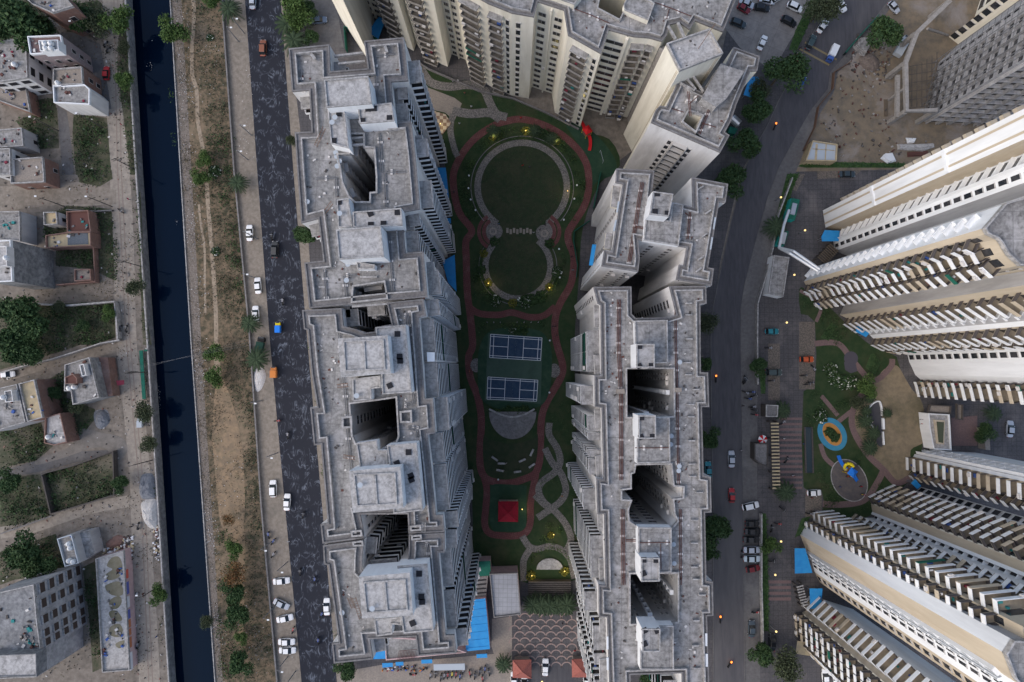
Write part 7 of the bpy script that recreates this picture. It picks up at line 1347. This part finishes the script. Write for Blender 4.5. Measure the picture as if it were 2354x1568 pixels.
# beds and hedges: nobody could count the plants
def inpoly(p, n, dens_min=0):
    xs = [a[0] for a in p]; ys = [a[1] for a in p]; o = np.zeros((0, 2)); P_ = np.array(p)
    while len(o) < n:
        q = np.stack([RNG.uniform(min(xs), max(xs), n*2), RNG.uniform(min(ys), max(ys), n*2)], 1); ins = np.zeros(len(q), bool); j = len(P_)-1
        for i in range(len(P_)):
            c_ = ((P_[i, 1] > q[:, 1]) != (P_[j, 1] > q[:, 1])) & (q[:, 0] < (P_[j, 0]-P_[i, 0])*(q[:, 1]-P_[i, 1])/(P_[j, 1]-P_[i, 1]+1e-12)+P_[i, 0]); ins ^= c_; j = i
        o = np.concatenate([o, q[ins]])
    return o[:n]
def clumpy(p, n, k=.25, sig=1.1):      # points that gather in clumps
    c_ = inpoly(p, max(3, int(n*k/10))); o = c_[RNG.integers(0, len(c_), n)]+RNG.normal(size=(n, 2))*sig; P_ = np.array(p); ins = np.zeros(n, bool); j = len(P_)-1
    for i in range(len(P_)):
        ins ^= ((P_[i, 1] > o[:, 1]) != (P_[j, 1] > o[:, 1])) & (o[:, 0] < (P_[j, 0]-P_[i, 0])*(o[:, 1]-P_[i, 1])/(P_[j, 1]-P_[i, 1]+1e-12)+P_[i, 0]); j = i
    return o[ins]
def bed(name, lab, cat, polys, hh, dens, m, size=.18, clump=None, z=.1):
    if name == 'hedge':
        for p in polys: sheet('hedge_bed', p, .1, M['leaf'])
    V = []; E_ = []
    for p in polys:
        n = max(20, int(abs(area(p))*dens)); q = clumpy(p, n, sig=clump) if clump else inpoly(p, n)
        V.append(leaves(len(q), lambda n_, q=q: np.concatenate([q, (z+RNG.random((len(q), 1))*hh)], 1), size))
    v = np.concatenate(V); o = link(name, leafmesh(v, [m]), None, 'stuff'); tag(o, lab, cat, kind='stuff'); return o
allplots = [T(k, l) for k, ls in plots.items() for l in ls]
bed('weeds', 'rough green weeds on the vacant plots between the houses', 'weeds', allplots, .9, 5.5, M['leaf3'], .26, 1.5)
bed('weeds', 'darker green clumps of weeds on the vacant plots', 'weeds', allplots, 1.1, 4.2, M['leaf'], .28, 1.0)
wg = cr[:]+Q([639,1567, 603,1165, 575,760, 541,402, 515,44])
bed('dry_weeds', 'dry brown and olive weeds over the waste ground by the canal', 'weeds', [Q([440,0, 515,20, 541,402, 575,760, 600,1165, 636,1560, 560,1560, 560,1250, 565,1000, 520,900, 500,700, 480,400, 455,200]), Q([490,0, 516,0, 541,402, 575,760, 600,1165, 585,1165, 550,760, 515,402])], .5, 3.2, M['leaf3'], .24, 1.3)
bed('dry_weeds', 'straw coloured dead weeds on the waste ground', 'weeds', [wg], .3, 3.0, M['dry'], .2, 1.6)
bed('green_weeds', 'green creeping weeds near the foot of the verge wall and trail', 'weeds', [Q([470,280, 545,270, 545,420, 480,430]), Q([455,350, 485,350, 480,470, 458,470]), Q([500,430, 545,430, 570,720, 530,700]), Q([498,1200, 560,1240, 565,1568, 500,1568]), Q([395,120, 410,400, 400,400, 385,140])], .6, 3.2, M['leaf'], .25, 1.0)
sc = [cr[:]+Q([520,1567, 500,1165, 478,781, 455,390, 430,0])]
bed('litter', 'white and grey scraps of rubbish strewn down the canal bank', 'litter', sc, .1, 2.0, M['scrap'], .17, 2.0)
bed('litter', 'scattered rubbish over the waste ground and sandy verge', 'litter', [wg, Q([563,0, 693,1567, 640,1567, 520,0]), T('30', [930,350, 1160,270, 1200,450, 930,420]), T('20', [570,640, 1100,540, 1100,900, 600,950])], .1, .16, M['scrap'], .17, 3)
bed('litter', 'floating rubbish on the dark canal water', 'litter', [T('00', [1310,530, 1365,560, 1355,660, 1305,620], -3.1), T('00', [1340,330, 1365,340, 1385,470, 1345,440], -3.1), T('10', [1565,450, 1600,450, 1590,560, 1575,560], -3.1), T('20', [1410,330, 1440,330, 1440,700, 1420,700], -3.1)], .03, 6, M['scrap'], .18, .6, z=-3.2)
grs = [Q([1060,590, 1075,700, 1078,1000, 1088,1270, 1100,1280, 1110,1240, 1098,1130, 1095,950, 1066,860, 1066,700]), Q([1255,945, 1320,900, 1322,1250, 1316,1230, 1295,1050, 1262,990]), Q([955,138, 1180,225, 1330,300, 1250,275, 1150,262, 1110,205, 985,180])]
for c_, r_ in ((c1, 92), (c2, 65)): grs.append(circ(c_, r_*s, n=24))
bed('grass_tufts', 'short dark grass tufts on the garden lawns', 'grass', grs, .08, 5, M['leaf'], .13)
ring1 = [circ(c1, 128*s, n=20, a0=-30, a1=210)+circ(c1, 114*s, n=20, a0=-30, a1=210)[::-1]]
bed('flower_bed', 'dense planted ring round the large round lawn', 'planting', [circ(c1, 148*s, n=30, a0=-35, a1=215)+circ(c1, 121*s, n=30, a0=-35, a1=215)[::-1], Q([1098,560, 1112,570, 1116,640, 1140,685, 1120,700, 1092,690, 1082,640]), Q([1285,570, 1300,590, 1298,640, 1270,700, 1240,705, 1262,670, 1280,630]), Q([1096,735, 1125,735, 1115,760, 1100,775]), Q([1225,735, 1262,732, 1265,765, 1250,760]), circ(c1, 118*s, n=30, a0=-40, a1=220)+circ(c1, 112*s, n=30, a0=-40, a1=220)[::-1], circ(c2, 100*s, n=24, a0=190, a1=350)+circ(c2, 85*s, n=24, a0=190, a1=350)[::-1]], 1.0, 11, M['leaf'], .2, .7)
bed('flower_bed', 'yellowish planting in the ring and garden beds', 'planting', [circ(c1, 145*s, n=20, a0=20, a1=160)+circ(c1, 120*s, n=20, a0=20, a1=160)[::-1], Q([1262,985, 1282,1030, 1285,1055, 1268,1045, 1255,1010]), Q([1238,1105, 1270,1090, 1288,1110, 1270,1150, 1250,1140]), Q([1225,1200, 1262,1186, 1300,1225, 1280,1252, 1225,1252])], .5, 5, M['leaf2'], .16, .6)
bed('garden_planting', 'mixed bushes and ground cover in the driveway garden', 'planting', [Q([1848,900, 1872,895, 1925,925, 1960,900, 1970,940, 1945,960, 1930,960, 1890,930, 1870,985, 1850,985]), Q([1872,1040, 1895,1035, 1915,1075, 1912,1110, 1945,1155, 1895,1180, 1885,1120, 1872,1080]), Q([1935,1060, 1975,1030, 1985,1100, 1975,1070]), Q([2010,1100, 2045,1130, 1960,1190, 1900,1195, 1990,1160]), Q([1880,700, 1930,700, 1960,760, 1930,800, 1885,780]), Q([1838,672, 1870,700, 1870,722, 1842,720]), Q([1965,930, 1990,990, 1980,1010, 1960,960])], .7, 5.5, M['leaf'], .2, .9)
bed('hedge', 'clipped green hedge along the east pavement and the car park', 'hedge', [Q([1748,1180, 1760,1180, 1764,1300, 1766,1450, 1752,1450]), Q([1865,40, 1895,-20, 1872,-20, 1828,70, 1812,115, 1830,118]), Q([1833,383, 1850,372, 2080,376, 2080,386, 1850,386]), Q([1808,400, 1835,400, 1800,490, 1788,520, 1780,510]), Q([1745,850, 1758,850, 1758,905, 1748,905])], 1.3, 16, M['hedge'], .2)
bed('hedge', 'dark clipped hedges striping the lawn below the tower canopies', 'hedge', [T('23', [920,130, 950,120, 1010,200, 960,310, 870,250]), T('13', [560,1370, 620,1400, 540,1530, 470,1500]), T('33', [240,270, 300,100, 380,80, 290,250])], .9, 14, M['leaf'], .18)
bed('courtyard_hedge', 'green edging plants round the courts and hall', 'hedge', [circ(P(1182,750), 4.2, 1.0, n=16), circ(P(1182,944), 5.6, .9, n=16), circ(P(1265,1300), 5.6, 5, n=20, a0=10, a1=170)+circ(P(1265,1300), 4.6, 4, n=20, a0=10, a1=170)[::-1], T('01', [445,0, 490,0, 520,290, 510,410, 450,410])], .9, 16, M['leaf2'], .18)
bed('roadside_weeds', 'weeds between the wet road and the west row', 'weeds', [Q([706,781, 716,781, 745,1183, 775,1567, 790,1567, 755,1183]), Q([648,0, 690,0, 684,120, 660,120])], .6, 4, M['leaf2'], .2, .8)
# garden lights
for k, (fx, fy, wh) in enumerate(((1132,316,'left bush of the planted ring'), (1208,302,'top bush of the planted ring'), (1278,326,'right bush of the planted ring'), (1304,440,'pebble ring east side'), (1122,652,'bush left of the small round lawn'), (1262,662,'bush right of the small round lawn'), (1222,1322,'bush left of the stage'), (1297,1312,'bush right of the stage'), (1272,1228,'bush in the star lawn'), (1012,286,'checked floor terrace'), (1200,1170,'green court round the red pavilion'))):
    p = P(fx, fy, 1.2); t_ = thing('garden_light', 'small warm garden light at the '+wh, 'garden light', (p[0], p[1], .1), 'garden lights'); g = MB(); g.tube((*p, .1), (*p, 1.5), .04); part('post', g, M['pipe'], t_); g = MB(); g.lathe((*p, 1.5), ((.05, 0), (.12, .1), (.12, .18), (.05, .26)), 8); part('lamp_globe', g, M['lamp'], t_)
    ld = D.lights.new('glow', 'POINT'); ld.energy = 50; ld.color = (1, .78, .3); ld.shadow_soft_size = .3; lo = D.objects.new('glow', ld); COL.objects.link(lo); lo.location = (p[0]+.3, p[1], 2.2)
# globe lamps and bollards of the garden (unlit rings in the photograph)
for k, (fx, fy, wh) in enumerate(((1325,428,'east lawn above the waist'), (1319,459,'east lawn near the pebble ring'), (1295,507,'east lawn by the fan paving'), (1284,574,'east of the lower waist'), (1286,639,'east lawn beside the small round lawn'), (1078,406,'west lawn high up'), (1077,435,'west lawn second'), (1082,461,'west lawn third'), (1093,485,'west lawn by the fan'), (1263,783,'east side of the upper court'), (1262,902,'east side of the lower court'), (1145,1101,'south red path'))):
    p = P(fx, fy); mb = MB(); mb.tube((*p, .06), (*p, .8), .09); mb.lathe((p[0], p[1], .8), ((.1, 0), (.24, .08), (.24, .3), (.1, .42)), 8); single('bollard_light', mb, M['line'], 'small pale round bollard light on the '+wh, 'bollard light', (*p, .06), 'bollard lights in the garden')
# string of tall lamps over the cross path
for k in range(7):
    b_ = P(1120+k*15 if k < 3 else 1140+k*16, 742); t_ = pole(b_, 3.4, 'thin pale flag pole, %s from the left by the cross path' % ('first', 'second', 'third', 'fourth', 'fifth', 'sixth', 'seventh')[k], 0, 'flag_pole', 'pole', None, 'rim', 'thin poles between the round lawn and courts')

pl = [T(k, l) for k, ls in plots.items() for l in ls]
ed = [Q([268,0, 288,0, 312,390, 338,781, 362,1165, 388,1568, 372,1568, 352,1165, 328,781, 300,390])]
bed('weeds', 'thin strip of weeds along the foot of the canal wall', 'weeds', ed, .6, 3.5, M['leaf3'], .24, 1.2)
bed('weeds', 'sparse dry weeds spreading over the bare dirt between the houses', 'weeds', [Q([0,0, 286,0, 340,781, 385,1568, 0,1568])], .4, .5, M['dry'], .22, 2.5)
